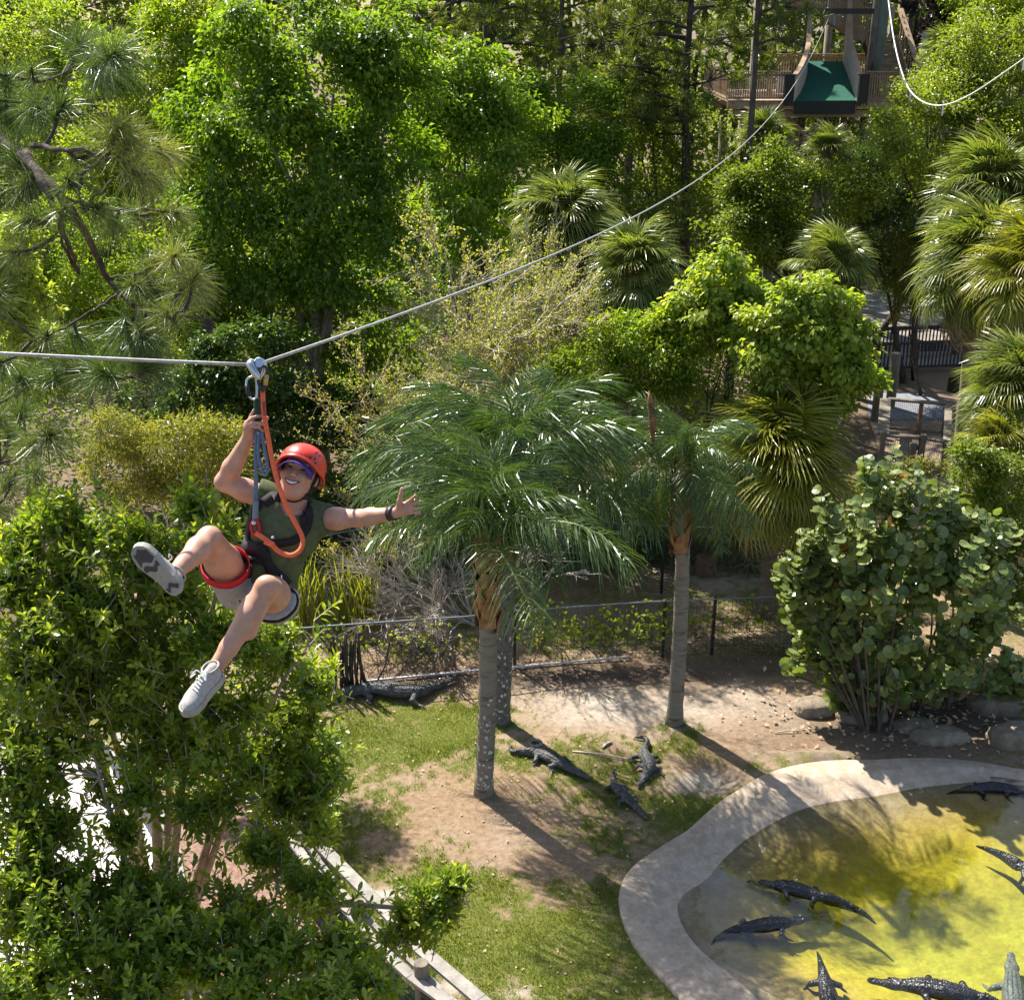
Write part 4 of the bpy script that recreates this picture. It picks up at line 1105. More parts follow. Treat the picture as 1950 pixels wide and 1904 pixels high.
per = 6; n = len(p)
axis = norm(np.array([0, 0, 1.0]) + o * .5 + rng.normal(0, .25, (n, 3)))
j = np.tile(np.arange(per), n); A = np.repeat(axis, per, 0); B = np.repeat(p, per, 0)
c = B + A * ((j - per / 2) * .105)[:, None]
a2 = np.repeat(rng.uniform(0, 6, n), per) + j * np.pi + rng.normal(0, .3, n * per)
h = np.stack([np.cos(a2), np.sin(a2), np.zeros(n * per)], 1)
d = norm(h + np.array([0, 0, .25]) + rng.normal(0, .15, (n * per, 3)))
nn = norm(A * .9 - h * .25 + np.array([0, -.45, 0]) + rng.normal(0, .4, (n * per, 3)))
L = .235 * rng.uniform(.6, 1.2, n * per) * (1.05 - .3 * j / per)
tone = np.clip(rng.normal(.38, .28, n * per), 0, 1)
old = rng.random(n * per) < .014
m_sg = M['seagrape']
split_leaves(t, 'foliage', c[~old], d[~old], nn[~old], L[~old], L[~old], tone[~old], m_sg, base, 1, True)
mb = MB()
for i in np.where(old)[0]:
    dd = norm(d[i]); rr = norm(np.cross(dd, nn[i])); n2 = np.cross(rr, dd)
    mb.add(c[i] + L[i] * (DISC_V[:, :1] * dd - DISC_V[:, 1:2] * rr + DISC_V[:, 2:] * n2), DISC_F, rng.random())
mb.build('withered_leaves', roughmat('withered_leaf', (.30, .11, .02), (.55, .30, .06), 9, .7), t, kind='stuff')
mb = MB()
roots = [P(1655, 1400, z=0), P(1672, 1395, z=0), P(1690, 1400, z=0), P(1805, 1345, z=0), P(1815, 1340, z=0), P(1740, 1360, z=0)]
for i in range(n):
    r = roots[int(np.argmin([np.linalg.norm((p[i] - q)[:2]) for q in roots]))]
    if i % 17 == 0:
        m = r + (p[i] - r) * .45 + np.array([rng.normal(0, .12), rng.normal(0, .12), .15])
        mb.tube(spline([r + [0, 0, -.1], m, p[i] - axis[i] * .3, p[i] + axis[i] * .3], 10), np.linspace(.03, .006, 10), 5, cap=False)
    else:
        mb.tube([p[i] - axis[i] * .34, p[i] + axis[i] * .32], [.011, .005], 4, cap=False)
for r in roots[3:5]:
    mb.tube(spline([r + [0, 0, -.1], r + [.05, 0, .6], r + [.25, .1, 1.3]], 6), [.10, .085, .08, .07, .06, .05], 8)
mb.build('stems', M['bark'], t, True)

# hanging pine branches at the left
rng = np.random.default_rng(303)
pbase = np.array([-7.4, 9.6, 0.0])
t = thing('pine_tree', 'near pine whose long needled branches hang in from the left edge, bearing a cone', 'tree', pbase)
BR = [[(-60, 200), (0, 265), (60, 315), (120, 380), (160, 440), (205, 530), (260, 585)], [(50, 290), (80, 350), (110, 410), (130, 470), (150, 520)], [(60, 278), (130, 288), (200, 300), (240, 310)],
      [(115, 375), (160, 390), (230, 398), (300, 400)], [(205, 530), (260, 520), (320, 500)], [(260, 585), (310, 600), (360, 590)], [(230, 560), (180, 590), (110, 630), (60, 650)],
      [(-60, 190), (20, 195), (80, 190)], [(-60, 130), (40, 150), (110, 145), (180, 100)], [(80, 190), (130, 150)], [(150, 520), (120, 470), (105, 440)], [(240, 310), (300, 270)], [(160, 390), (200, 355), (250, 320)],
      [(-60, 560), (60, 640), (150, 690), (280, 730)], [(-60, 780), (20, 760), (70, 720)], [(-60, 900), (40, 870), (90, 830)], [(-60, 1000), (0, 960), (30, 900)], [(300, 400), (350, 395)], [(200, 300), (160, 330), (150, 380)]]
mb = MB(); ends = []
depth0 = lambda px, py: 8.2 + .5 * math.sin(px * .013 + py * .009)
for i, b in enumerate(BR):
    off = rng.normal(0, .12)
    pts = [P(x, y, Y=depth0(x, y) + (off if i > 2 else 0) * k / len(b)) for k, (x, y) in enumerate(b)]
    s = spline(pts, 4 * len(pts)) ; s[1:-1] += rng.normal(0, .008, (len(s) - 2, 3))
    r = [.042, .030, .019][i] if i < 3 else .013
    mb.tube(s, np.linspace(r, r * .4, len(s)), 7); ends.append(s)
TUFT = [(180, 100), (225, 110), (90, 215), (110, 195), (30, 160), (0, 240), (60, 250), (20, 90), (205, 395), (300, 405), (270, 440), (340, 270), (355, 470), (365, 465), (455, 495), (465, 345), (405, 615), (360, 640),
        (-10, 330), (60, 340), (-30, 420)]
# tufts: (px, py, size, tone), tone paints in how sunlit each looks
TF = [(150, 90, 1.1, .15), (215, 105, 1.15, .2), (180, 130, .8, .12), (60, 140, .7, .3), (10, 150, 1.0, .2), (70, 205, 1.0, .15), (115, 205, .9, .15), (10, 215, 1.1, .15), (30, 300, .8, .12), (-15, 280, .9, .15),
      (220, 255, 1.0, .75), (245, 270, 1.1, .85), (310, 290, .9, .9), (160, 300, .7, .5), (265, 330, .8, .65), (130, 345, .7, .4), (50, 360, .8, .3), (290, 345, .8, .6), (180, 395, .8, .45), (215, 420, .9, .35), (330, 405, .8, .75), (60, 420, .8, .4), (120, 400, .6, .4),
      (250, 405, .7, .5), (330, 490, .9, .85), (290, 500, .8, .55), (350, 545, 1.0, .7), (370, 530, .8, .75), (300, 560, .9, .45), (260, 545, .8, .35), (320, 600, .8, .6), (240, 630, 1.2, .2), (270, 640, 1.0, .25), (280, 700, 1.1, .25), (200, 710, 1.2, .2), (145, 705, 1.1, .2),
      (100, 720, 1.0, .25), (40, 720, 1.0, .25), (0, 690, 1.0, .3), (40, 780, .9, .3), (-5, 800, 1.0, .25), (95, 830, 1.1, .45), (60, 850, .9, .5), (20, 830, .9, .25), (15, 920, 1.0, .5), (-10, 970, .9, .6), (70, 900, .7, .5), (30, 480, .7, .5), (-10, 560, .9, .4), (90, 640, .8, .4), (150, 640, .7, .3)]
allb = np.concatenate(ends)
nb = MB()
for (x, y, s, tn) in TF:
    q = P(x, y, Y=depth0(x, y) + rng.normal(0, .15))
    a = allb[np.argmin(np.linalg.norm(allb - q, axis=1))]
    mb.tube(spline([a, (a + q) / 2 + [0, 0, -.03], q], 6), [.014, .013, .012, .011, .011, .010], 5)
    ax = norm(norm(q - a) * .7 + np.array([.35, -.1, .35]))
    mb.tube([q, q + ax * .05], [.013, .006], 5)
    m = int(320 * s)
    u = rng.random(m)
    dd = norm(rand_dir(rng, m) + ax * .75); L = .27 * s * rng.uniform(.75, 1.1, m)
    c0 = q - ax * (u * .14)[:, None] + ax * .03
    ts = np.array([0, .35, .7, 1.0])
    C = c0[:, None] + dd[:, None] * (L[:, None] * ts)[..., None]; C[..., 2] -= (L[:, None] * ts ** 2) * rng.uniform(.12, .42, m)[:, None]
    W = norm(np.cross(dd, rand_dir(rng, m)))[:, None] * (np.array([.0014, .0018, .0015, .0004]))[None, :, None]
    V = np.stack([C - W, C + W], 2).reshape(m, 8, 3); k = np.arange(m)[:, None, None] * 8
    nb.add(V.reshape(-1, 3), (k + np.array([[0, 1, 3, 2], [2, 3, 5, 4], [4, 5, 7, 6]])[None]).reshape(-1, 4), np.repeat(np.clip(rng.normal(tn, .14, m), 0, 1), 8))
tr = spline([pbase, pbase + [0, 0, 7], pbase + [.1, 0, 13.5], pbase + [.2, 0, 17]], 12)
mb.tube(tr, np.linspace(.24, .12, 12), 10)
for b in BR:
    if b[0][0] < 0:
        q = P(*b[0], Y=depth0(*b[0])); a = tr[int(np.clip(q[2] / 17 * 11, 0, 11))]
        mb.tube(spline([a, (a + q) / 2 + [0, 0, .1], q], 6), np.linspace(.08, .05, 6), 7)
mb.build('trunk', M['bark'], t, True)
nb.build('needles', M['needle'], t, kind='stuff')
cp = P(398, 622, Y=8.1); mb = MB()
for i in range(60):
    z = i / 59; a = i * 2.4; r = .034 * math.sin(math.pi * (z * .85 + .12)) + .004
    da = np.array([math.cos(a), math.sin(a), .25])
    mb.beam(cp + [0, 0, .05 - z * .10], cp + [0, 0, .05 - z * .10] + da * r, .016, .006, tone=rng.random())
mb.build('cone', M['bark'], t)
mb = MB(); a = allb[np.argmin(np.linalg.norm(allb - cp, axis=1))]; mb.tube([a, (a + cp) / 2 + [0, 0, .03], cp + [0, 0, .05]], [.012, .010, .008], 5); mb.build('cone_stalk', M['bark'], t)
# ---------------------------------------------------------------- tower, fences, gate
def balusters(parent, a, b, h0, h1, n, mat, name='baluster', w=.045):
    """upright slats between two points a, b (floor level), each its own part sharing one mesh"""
    mb = MB(); mb.box((0, 0, (h0 + h1) / 2), (w, w * .8, h1 - h0)); me = mb.mesh(name); me.materials.append(mat)
    base = np.array(parent['_base'])
    for i in range(n):
        o = put(name, me, None, parent); o.location = Vector(np.asarray(a) + (np.asarray(b) - a) * (i + .5) / n - base)

# ---- zip line tower with landing ramp, Y = 50
TY = 50.0
tb = P(1570, 200, Y=TY); DZ = P(1450, 193, Y=TY)[2]
tower = thing('zipline_tower', 'wooden zip line tower with a green landing ramp and stairs, at the top right', 'tower', (tb[0], TY + 2, 0))
Xa = lambda px, py=190, Y=TY: P(px, py, Y=Y)[0]
Za = lambda py, Y=TY: P(1500, py, Y=Y)[2]
xl, xr = Xa(1385), Xa(1746)
W_ = lambda o, fn, mat, **kw: part(o, mat, tower, fn, **kw)
# deck planks
nb_ = 34
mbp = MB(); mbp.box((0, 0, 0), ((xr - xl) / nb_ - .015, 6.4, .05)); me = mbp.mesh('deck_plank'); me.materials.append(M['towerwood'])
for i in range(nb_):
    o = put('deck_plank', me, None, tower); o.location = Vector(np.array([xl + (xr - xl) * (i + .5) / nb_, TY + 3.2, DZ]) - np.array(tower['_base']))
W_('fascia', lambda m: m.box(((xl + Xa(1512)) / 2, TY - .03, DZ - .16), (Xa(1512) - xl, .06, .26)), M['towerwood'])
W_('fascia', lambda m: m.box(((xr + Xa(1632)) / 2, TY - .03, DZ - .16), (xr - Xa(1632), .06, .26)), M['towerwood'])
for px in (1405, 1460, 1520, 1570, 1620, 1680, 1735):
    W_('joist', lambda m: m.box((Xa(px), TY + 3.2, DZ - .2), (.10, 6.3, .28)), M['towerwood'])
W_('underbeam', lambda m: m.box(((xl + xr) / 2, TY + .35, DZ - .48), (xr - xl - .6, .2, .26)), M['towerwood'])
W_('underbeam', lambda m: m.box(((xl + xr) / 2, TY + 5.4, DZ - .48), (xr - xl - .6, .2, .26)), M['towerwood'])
for px, yy in ((1425, TY + .6), (1560, TY + 5.6), (1668, TY + .9), (1735, TY + 5.6), (1425, TY + 5.6)):
    W_('leg', lambda m: m.tube([(Xa(px), yy, -.2), (Xa(px), yy, DZ - .3)], [.19, .17], 10), M['postwood'], smooth=True)
# front railings
def railing(x0, x1, y0, y1, n, mat, z=DZ, h=1.07, cap=M['towerwood'], tall=None):
    a, b = np.array([x0, y0, z]), np.array([x1, y1, z])
    balusters(tower, a, b, .10, h - .06, n, mat)
    W_('top_rail', lambda m: m.beam(a + [0, 0, h], b + [0, 0, h], .13, .045), cap)
    W_('lower_rail', lambda m: m.beam(a + [0, .05, h - .12], b + [0, .05, h - .12], .04, .09), mat)
    W_('bottom_rail', lambda m: m.beam(a + [0, .05, .12], b + [0, .05, .12], .04, .09), mat)
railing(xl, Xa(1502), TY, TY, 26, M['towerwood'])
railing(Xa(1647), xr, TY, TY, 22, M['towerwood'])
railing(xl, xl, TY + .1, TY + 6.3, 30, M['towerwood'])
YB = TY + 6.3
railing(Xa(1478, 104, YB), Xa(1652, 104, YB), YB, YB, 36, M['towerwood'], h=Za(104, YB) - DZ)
W_('rail_post', lambda m: m.box((Xa(1468, 140, TY + 1.6), TY + 1.6, DZ + .62), (.2, .2, 1.25)), M['towerwood'])
# a pale blue panel behind the left railing
W_('panel', lambda m: m.box((Xa(1493, 165, TY + 1.0), TY + 1.0, DZ + .55), (.52, .06, .65)), plain('pale_panel', (.48, .54, .60), .6))
# green ramp: flared towards the front
YR = TY + 3.4
f0, f1 = P(1513, 193, Y=TY - .1), P(1630, 193, Y=TY - .1); f0[2] = f1[2] = DZ + .03
bz = Za(117, YR); g_0, g_1 = np.array([Xa(1536, 117, YR), YR, bz]), np.array([Xa(1604, 117, YR), YR, bz])
us = np.linspace(0, 1, 12)
flare = lambda u: (1 - u) ** 1.6
Lp = [np.array([g_0[0] + (f0[0] - g_0[0]) * flare(u), f0[1] + (g_0[1] - f0[1]) * u, f0[2] + (bz - f0[2]) * u ** 1.1]) for u in us]
Rp = [np.array([g_1[0] + (f1[0] - g_1[0]) * flare(u), f1[1] + (g_1[1] - f1[1]) * u, f1[2] + (bz - f1[2]) * u ** 1.1]) for u in us]
def ramp_fn(m):
    V = np.array([v for i in range(12) for v in (Lp[i], Rp[i], Rp[i] - [0, 0, .08], Lp[i] - [0, 0, .08])])
    i, j = np.meshgrid(np.arange(11), np.arange(4), indexing='ij')
    m.add(V, [np.stack([i * 4 + j, i * 4 + (j + 1) % 4, (i + 1) * 4 + (j + 1) % 4, (i + 1) * 4 + j], -1).reshape(-1, 4), np.array([[0, 1, 2, 3], [44, 47, 46, 45]])])
W_('ramp', ramp_fn, M['carpet'])
W_('ramp_apron', lambda m: m.box(((f0[0] + f1[0]) / 2, TY - .09, DZ - .24), (f1[0] - f0[0], .05, .48)), M['black'])
for side, L in (('l', Lp), ('r', Rp)):
    sg = -1 if side == 'l' else 1
    hts = [.90 + .25 * u + (1.2 * max(0, u - .78) / .22 if u > .78 else 0) for u in us]
    def wall(m):
        V = []
        for q, h in zip(L, hts): V += [q + [sg * .01, 0, -.05], q + [sg * .01, 0, h], q + [sg * .07, 0, h], q + [sg * .07, 0, -.05]]
        i, j = np.meshgrid(np.arange(11), np.arange(4), indexing='ij')
        m.add(np.array(V), [np.stack([i * 4 + j, i * 4 + (j + 1) % 4, (i + 1) * 4 + (j + 1) % 4, (i + 1) * 4 + j], -1).reshape(-1, 4), np.array([[0, 1, 2, 3], [44, 47, 46, 45]])])
    W_('ramp_side', wall, M['beige'])
    W_('ramp_cap', lambda m: m.ribbon([q + [sg * .06, 0, h + .01] for q, h in zip(L, hts)], (0, 0, 1), .19, .05), M['towerwood'])
    W_('ramp_pad', lambda m: m.ribbon([q + [sg * .13, 0, h - .28] for q, h in zip(L[1:7], hts[1:7])], (sg, 0, 0), .4, .06), M['black'])
    W_('ramp_post', lambda m: m.box((L[0][0] + sg * .24, TY - .12, DZ + .42), (.34, .2, 1.15)), M['black'])
# big pole and brown pole, upper beam
yp = TY + 2.2
W_('pole', lambda m: m.tube([(Xa(1671, 140, yp), yp, -.3), (Xa(1671, 140, yp), yp, 10), (Xa(1671, 140, yp), yp, 20)], [.24, .2, .18], 14), M['greypost'], smooth=True)
yp2 = TY + 3.0
W_('pole', lambda m: m.tube([(Xa(1655, 140, yp2), yp2, -.3), (Xa(1655, 140, yp2), yp2, 20)], [.19, .17], 12), M['postwood'], smooth=True)
yb = TY + 1.6; zb = Za(22, yb)
W_('beam', lambda m: m.box(((Xa(1516, 22, yb) + Xa(1664, 22, yb)) / 2, yb, zb), (Xa(1664, 22, yb) - Xa(1516, 22, yb), .2, .2)), M['black'])
for px in (1574, 1589):
    W_('pulley', lambda m: (m.box((Xa(px, 30, yb), yb, zb - .22), (.05, .06, .22)), m.tube([(Xa(px, 30, yb), yb, zb - .3), (Xa(px, 30, yb), yb, zb - .5)], .06, 8)), M['galv'])
# unseen upper deck added above the view, sized to shade the ramp
W_('added_shade_deck', lambda m: m.box((Xa(1545, 0, TY + 5), TY + 5.2, DZ + 5.4), (3.6, 5.4, .2)), M['towerwood'])
for dx_ in (-1.6, 1.6): W_('leg', lambda m: m.tube([(Xa(1545, 0, TY + 5) + dx_, TY + 8.2, -.2), (Xa(1545, 0, TY + 5) + dx_, TY + 8.2, DZ + 5.3)], .17, 8), M['postwood'], smooth=True)  # legs under the added shade deck
# upper stair seen above
ys = TY + 3.6
sa, sb = P(1512, -8, Y=ys), P(1650, 72, Y=ys)
W_('stair_stringer', lambda m: m.beam(sa, sb, .09, .42), M['towerwood'])
W_('stair_stringer', lambda m: m.beam(sa + [0, 1.1, 0], sb + [0, 1.1, 0], .09, .42), M['towerwood'])
mbb = MB(); mbb.box((0, 0, .55), (.05, .04, .92)); meb = mbb.mesh('stair_baluster'); meb.materials.append(M['towerwood'])
for i in range(28):
    for dy in (0, 1.1):
        o = put('stair_baluster', meb, None, tower); o.location = Vector(sa + (sb - sa) * (i + .5) / 28 + [0, dy, .18] - np.array(tower['_base']))
for dy in (0, 1.1):
    W_('handrail', lambda m: m.beam(sa + [0, dy, 1.25], sb + [0, dy, 1.25], .12, .1), M['towerwood'])
for i in range(12):
    q = sa + (sb - sa) * (i + .5) / 12
    W_('stair_tread', lambda m: m.box(q + [0, .55, .05], (.28, 1.05, .05)), M['towerwood'])
# right stair: treads rising away from the deck to a landing
x0, x1 = Xa(1680, 110, TY + 2), Xa(1733, 110, TY + 2)
for i in range(11):
    y = TY + 1.3 + i * .27; z = DZ + .1 + i * .185
    W_('stair_tread', lambda m: m.box(((x0 + x1) / 2, y, z), (x1 - x0, .28, .045)), M['towerwood'])
    W_('stair_riser', lambda m: m.box(((x0 + x1) / 2, y - .12, z - .11), (x1 - x0 - .04, .02, .15)), M['towerwood'])
yl, zl = TY + 4.4, DZ + .1 + 11 * .185
W_('landing', lambda m: m.box(((x0 + x1) / 2, yl + .5, zl), (x1 - x0 + .3, 1.3, .08)), M['towerwood'])
for x in (x0 - .05, x1 + .05):
    W_('stair_stringer', lambda m: m.beam((x, TY + 1.1, DZ + .05), (x, yl - .1, zl), .06, .3), M['towerwood'])
balusters(tower, np.array([x0, yl + 1.1, zl]), np.array([x1, yl + 1.1, zl]), .05, 1.05, 11, M['towerwood'])
W_('top_rail', lambda m: m.box(((x0 + x1) / 2, yl + 1.1, zl + 1.12), (x1 - x0 + .2, .12, .2)), M['towerwood'])
W_('handrail', lambda m: m.beam((x1 + .16, TY + 1.0, DZ + 1.0), (x1 + .16, yl + .2, zl + 1.15), .22, .06), M['towerwood'])
W_('stair_side', lambda m: m.box((x1 + .2, TY + 1.0, DZ + 1.25), (.22, .12, 2.5)), M['beige'])
for i in range(9):
    y = TY + 1.2 + i * .36; z = DZ + .1 + i * .24
    W_('baluster', lambda m: m.box((x1 + .12, y, z + .55), (.045, .04, 1.0)), M['towerwood'])
W_('landing_post', lambda m: m.box((x1 + .12, yl + 1.1, zl + .6), (.14, .14, 1.3)), M['beige'])
# lower stairs going down under the deck
la, lb = P(1478, 250, Y=TY + 1.0), P(1566, 345, Y=TY + 1.0)
for dy in (0, 1.0):
    W_('stair_stringer', lambda m: m.beam(la + [0, dy, 0], lb + [0, dy, 0], .08, .32), M['towerwood'])
    W_('handrail', lambda m: m.beam(la + [0, dy, 1.0], lb + [0, dy, 1.0], .1, .08), M['towerwood'])
for i in range(10):
    q = la + (lb - la) * (i + .5) / 10
    W_('stair_tread', lambda m: m.box(q + [0, .5, .08], (.27, .95, .05)), M['towerwood'])
    W_('baluster', lambda m: m.box(q + [0, 0, .5], (.045, .04, .95)), M['towerwood'])
W_('landing', lambda m: m.box((Xa(1545, 262, TY + 2.2), TY + 2.2, Za(264, TY + 2.2)), (2.0, 1.6, .3)), M['towerwood'])
for px in (1568, 1600, 1484):
    W_('leg', lambda m: m.tube([(Xa(px, 300, TY + 1.5), TY + 1.5, -.2), (Xa(px, 300, TY + 1.5), TY + 1.5, DZ - .5)], .13, 8), M['postwood'], smooth=True)
# roof peak far at the top
rp = P(374, -12, Y=58); t = thing('hut_roof', 'peak of a brown wooden hut roof above the trees at the top edge', 'hut', (rp[0], 58, 0))
def roof(m):
    a = rp + [0, 0, .25]; w = .55
    V = [a, a + [-w, -1, -1.1], a + [w, -1, -1.1], a + [w, 1.2, -1.1], a + [-w, 1.2, -1.1]]
    m.add(np.array(V), [np.array([[0, 1, 2], [0, 2, 3], [0, 3, 4], [0, 4, 1]]), np.array([[1, 4, 3, 2]])])
part('roof', M['brownwood'], t, roof)
part('wall', M['brownwood'], t, lambda m: m.box(rp + [0, .1, -1.6], (.8, 1.6, 1.5)))
part('post', M['postwood'], t, lambda m: m.box((rp[0], 58.1, (rp[2] - 2.3) / 2), (.7, 1.4, rp[2] - 2.3)))
part('ridge_board', M['oldwood'], t, lambda m: m.beam(rp + [0, -1.03, .27], rp + [0, -1.0, -.9], .07, .05))

# vultures perched at the tower
def vulture(label, px, py, Y, face, s=1.0):
    b = P(px, py, Y=Y); t = thing('vulture', label, 'bird', b, 'black birds perched on the tower')
    mb = MB()
    sp = spline([b + [0, .0, -.02], b + [0, 0, .12 * s], b + [face * .02, 0, .30 * s], b + [face * .05, 0, .42 * s], b + [face * .08, 0, .49 * s], b + [face * .15, 0, .47 * s]], 14)
    mb.tube(sp, np.interp(np.linspace(0, 1, 14), [0, .15, .4, .6, .75, .88, 1], [.03, .10, .13, .09, .045, .05, .012]) * s, 9)
    mb.build('body', M['feather'], t, True)
    for sg in (-1, 1):
        m2 = MB(); m2.tube(spline([b + [-face * .02 + sg * .02, sg * .1, .36 * s], b + [-face * .05, sg * .12, .15 * s], b + [-face * .10, sg * .05, -.12 * s]], 7), [.03, .075, .09, .08, .06, .035, .01], 6); m2.build('wing', M['feather'], t, True)
        m2 = MB(); m2.tube([b + [sg * .04, 0, .04], b + [sg * .04, 0, -.12]], .015, 4); m2.build('leg', M['greybark'], t)
    m2 = MB(); m2.tube(spline([b + [-face * .03, 0, .05], b + [-face * .08, .02, -.10], b + [-face * .11, .02, -.22]], 4), [.05, .06, .05, .02], 5); m2.build('tail', M['feather'], t, True)
vulture('left black vulture of the trio perched above the stair landing', 1722, 16, TY + 5.5, -1)
vulture('middle black vulture of the trio above the stair landing', 1732, 17, TY + 5.5, 1)
vulture('right hunched black vulture of the trio above the stair landing', 1742, 22, TY + 5.5, 1, 1.1)
vulture('single black vulture on the back railing left of the big pole', 1646, 96, TY + 5.9, -1)
part('perch', M['bark'], tower, lambda m: m.tube([P(1715, 20, Y=TY + 5.5), P(1750, 26, Y=TY + 5.5)], .05, 6))
part('perch_post', M['bark'], tower, lambda m: m.tube([P(1746, 26, Y=TY + 5.5) , np.array([Xa(1746, 26, TY + 5.5), TY + 5.5, DZ])], .07, 6))

# ---- chain link fences
def chain_fence(label, tops, h, posts, pitch, wire_r, wm, mode='diamond', rail=M['galv'], top_px=True, extra=None):
    line = np.array([P(*q, z=h) for q in tops]); line[:, 2] = 0
    t = thing('chain_link_fence', label, 'fence', line[len(line) // 2])
    seg = np.linalg.norm(np.diff(line, axis=0), axis=1); cum = np.concatenate([[0], np.cumsum(seg)]); L = cum[-1]
    at = lambda s: np.stack([np.interp(s, cum, line[:, k]) for k in range(3)], -1)
    part('top_rail', rail, t, lambda m: m.tube(at(np.linspace(0, L, 20)) + [0, 0, h], .018, 6), smooth=True)
    for s in posts:
        q = at(s * L); part('post', M['darksteel'], t, lambda m: m.tube([q + [0, .03, -.2], q + [0, .03, h + .03]], .035, 8))
    mb = MB()
    def wire(p0, p1):
        d = norm(p1 - p0); r = np.cross(d, [0, 1, 0.001]); r = norm(r) * wire_r; k = norm(np.cross(d, r)) * wire_r
        V = np.stack([p0 + r, p0 - r * .5 + k * .87, p0 - r * .5 - k * .87, p1 + r, p1 - r * .5 + k * .87, p1 - r * .5 - k * .87], 1).reshape(-1, 3)
        b = np.arange(len(p0))[:, None] * 6
        mb.add(V, np.concatenate([b + [0, 1, 4, 3], b + [1, 2, 5, 4], b + [2, 0, 3, 5]]))
    if mode == 'diamond':
        s = np.arange(-h, L, pitch)
        for sg in (1, -1):
            a0 = s if sg > 0 else s + h
            lo = np.clip(a0, 0, L); z0 = np.abs(lo - a0); b0 = a0 + sg * h; hi = np.clip(b0, 0, L); z1 = h - np.abs(hi - b0)
            k = z1 - z0 > .02
            A, B = at(lo[k]), at(hi[k]); A[:, 2] = z0[k]; B[:, 2] = z1[k]
            wire(A, B)
    else:
        s = np.arange(0, L, pitch); A = at(s); B = at(s); A[:, 2] = .02; B[:, 2] = h
        wire(A, B)
        ss = np.linspace(0, L, 12)
        for z in np.arange(.05, h, pitch * 1.9):
            A, B = at(ss[:-1]), at(ss[1:]); A[:, 2] = B[:, 2] = z; wire(A, B)
    mb.build('wire_mesh', wm, t, kind='stuff')
    return t, at, L
chain_fence('taller chain link fence farther back, running behind the bare shrub and feather palm trunks', [(420, 1075), (615, 1020), (766, 993), (1100, 992), (1273, 1002), (1400, 1006), (1560, 1010)], 1.75,
            (.02, .30, .55, .75, .985), .075, .0032, M['wire'])
ft, fat, fL = chain_fence('low wire fence overgrown with vines along the back of the lawn', [(380, 1212), (560, 1197), (649, 1190), (903, 1173), (993, 1162), (1251, 1145), (1350, 1141), (1535, 1134)], 1.35,
            (.02, .505, .76, .845, .985), .085, .0034, M['wire'], 'grid')
t = thing('pipe', 'long white pipe lying on the ground behind the low wire fence', 'pipe', P(940, 1273, z=0))
part('pipe', M['whitepipe'], t, lambda m: m.tube([P(691, 1297, z=.06), P(910, 1276, z=.06), P(1198, 1250, z=.06)], .025, 8), smooth=True)
# vines on the low fence
rng = np.random.default_rng(400)
def vine(label, s0, s1, n, seed, ztop=1.45, lowest=.75):
    rng = np.random.default_rng(seed); b = fat((s0 + s1) / 2 * fL)
    t = thing('vine', label, 'vine', b, 'vines climbing the low wire fence')
    mb = MB(); P_ = []
    for i in range(int(26 + (s1 - s0) * 130)):
        s = rng.uniform(s0, s1) * fL; q = fat(s)
        pts = [q + [0, -.02, rng.uniform(0, .5)]]
        for k in range(7): pts.append(pts[-1] + np.array([rng.normal(0, .20), rng.normal(0, .02), rng.uniform(-.04, .24)]))
        pts = np.array(pts); pts[:, 2] = np.clip(pts[:, 2], 0, ztop); mb.tube(pts, .006, 3, cap=False)
        P_.append(pts[pts[:, 2] > lowest])
    mb.build('stems', M['bark'], t)
    P_ = np.concatenate(P_); idx = rng.integers(0, len(P_), n); c = P_[idx] + rng.normal(0, .09, (n, 3)) * [1.3, .6, 1]
    mb = MB(); leaf_quads(mb, c, rand_dir(rng, n) - [0, 0, .4], rand_dir(rng, n) + [0, -.7, .6], rng.uniform(.07, .13, n), .085, np.clip(rng.normal(.5, .2, n), 0, 1)); mb.build('foliage', M['vine'], t, kind='stuff')
vine('thin yellow green vine on the fence left of the front feather palm', .22, .46, 120, 401)
vine('densest yellow green vine on the fence between the two feather palms', .52, .78, 520, 402, lowest=.6)
vine('yellow green vine on the fence right of the right feather palm', .80, .97, 170, 403)
# cut back stems left on the fence
t = thing('cut_shrub', 'bundle of dark cut back stems against the fence, above the longest alligator', 'shrub', P(672, 1310, z=0))
for i in range(15):
    a = P(rng.uniform(636, 706), 1312 + rng.normal(0, 3), z=0); mb = MB()
    b = a + np.array([rng.normal(0, .07), rng.normal(0, .05), rng.uniform(.95, 1.4)])
    mb.tube(spline([a, (a + b) / 2 + rng.normal(0, .04, 3), b], 6), np.linspace(.042, .024, 6) * rng.uniform(.5, 1.2), 6); mb.build('stem', M['darktrunk'], t, True)
t = thing('dead_stalk', 'thin curved dark sapling on the fence just right of the cut stems', 'plant', P(715, 1302, z=0))
part('stem', M['darktrunk'], t, lambda m: m.tube(spline([P(715, 1302, z=0), P(722, 1290, z=.2), P(735, 1262, Y=22.3), P(742, 1220, Y=22.3)], 8), .018, 5))

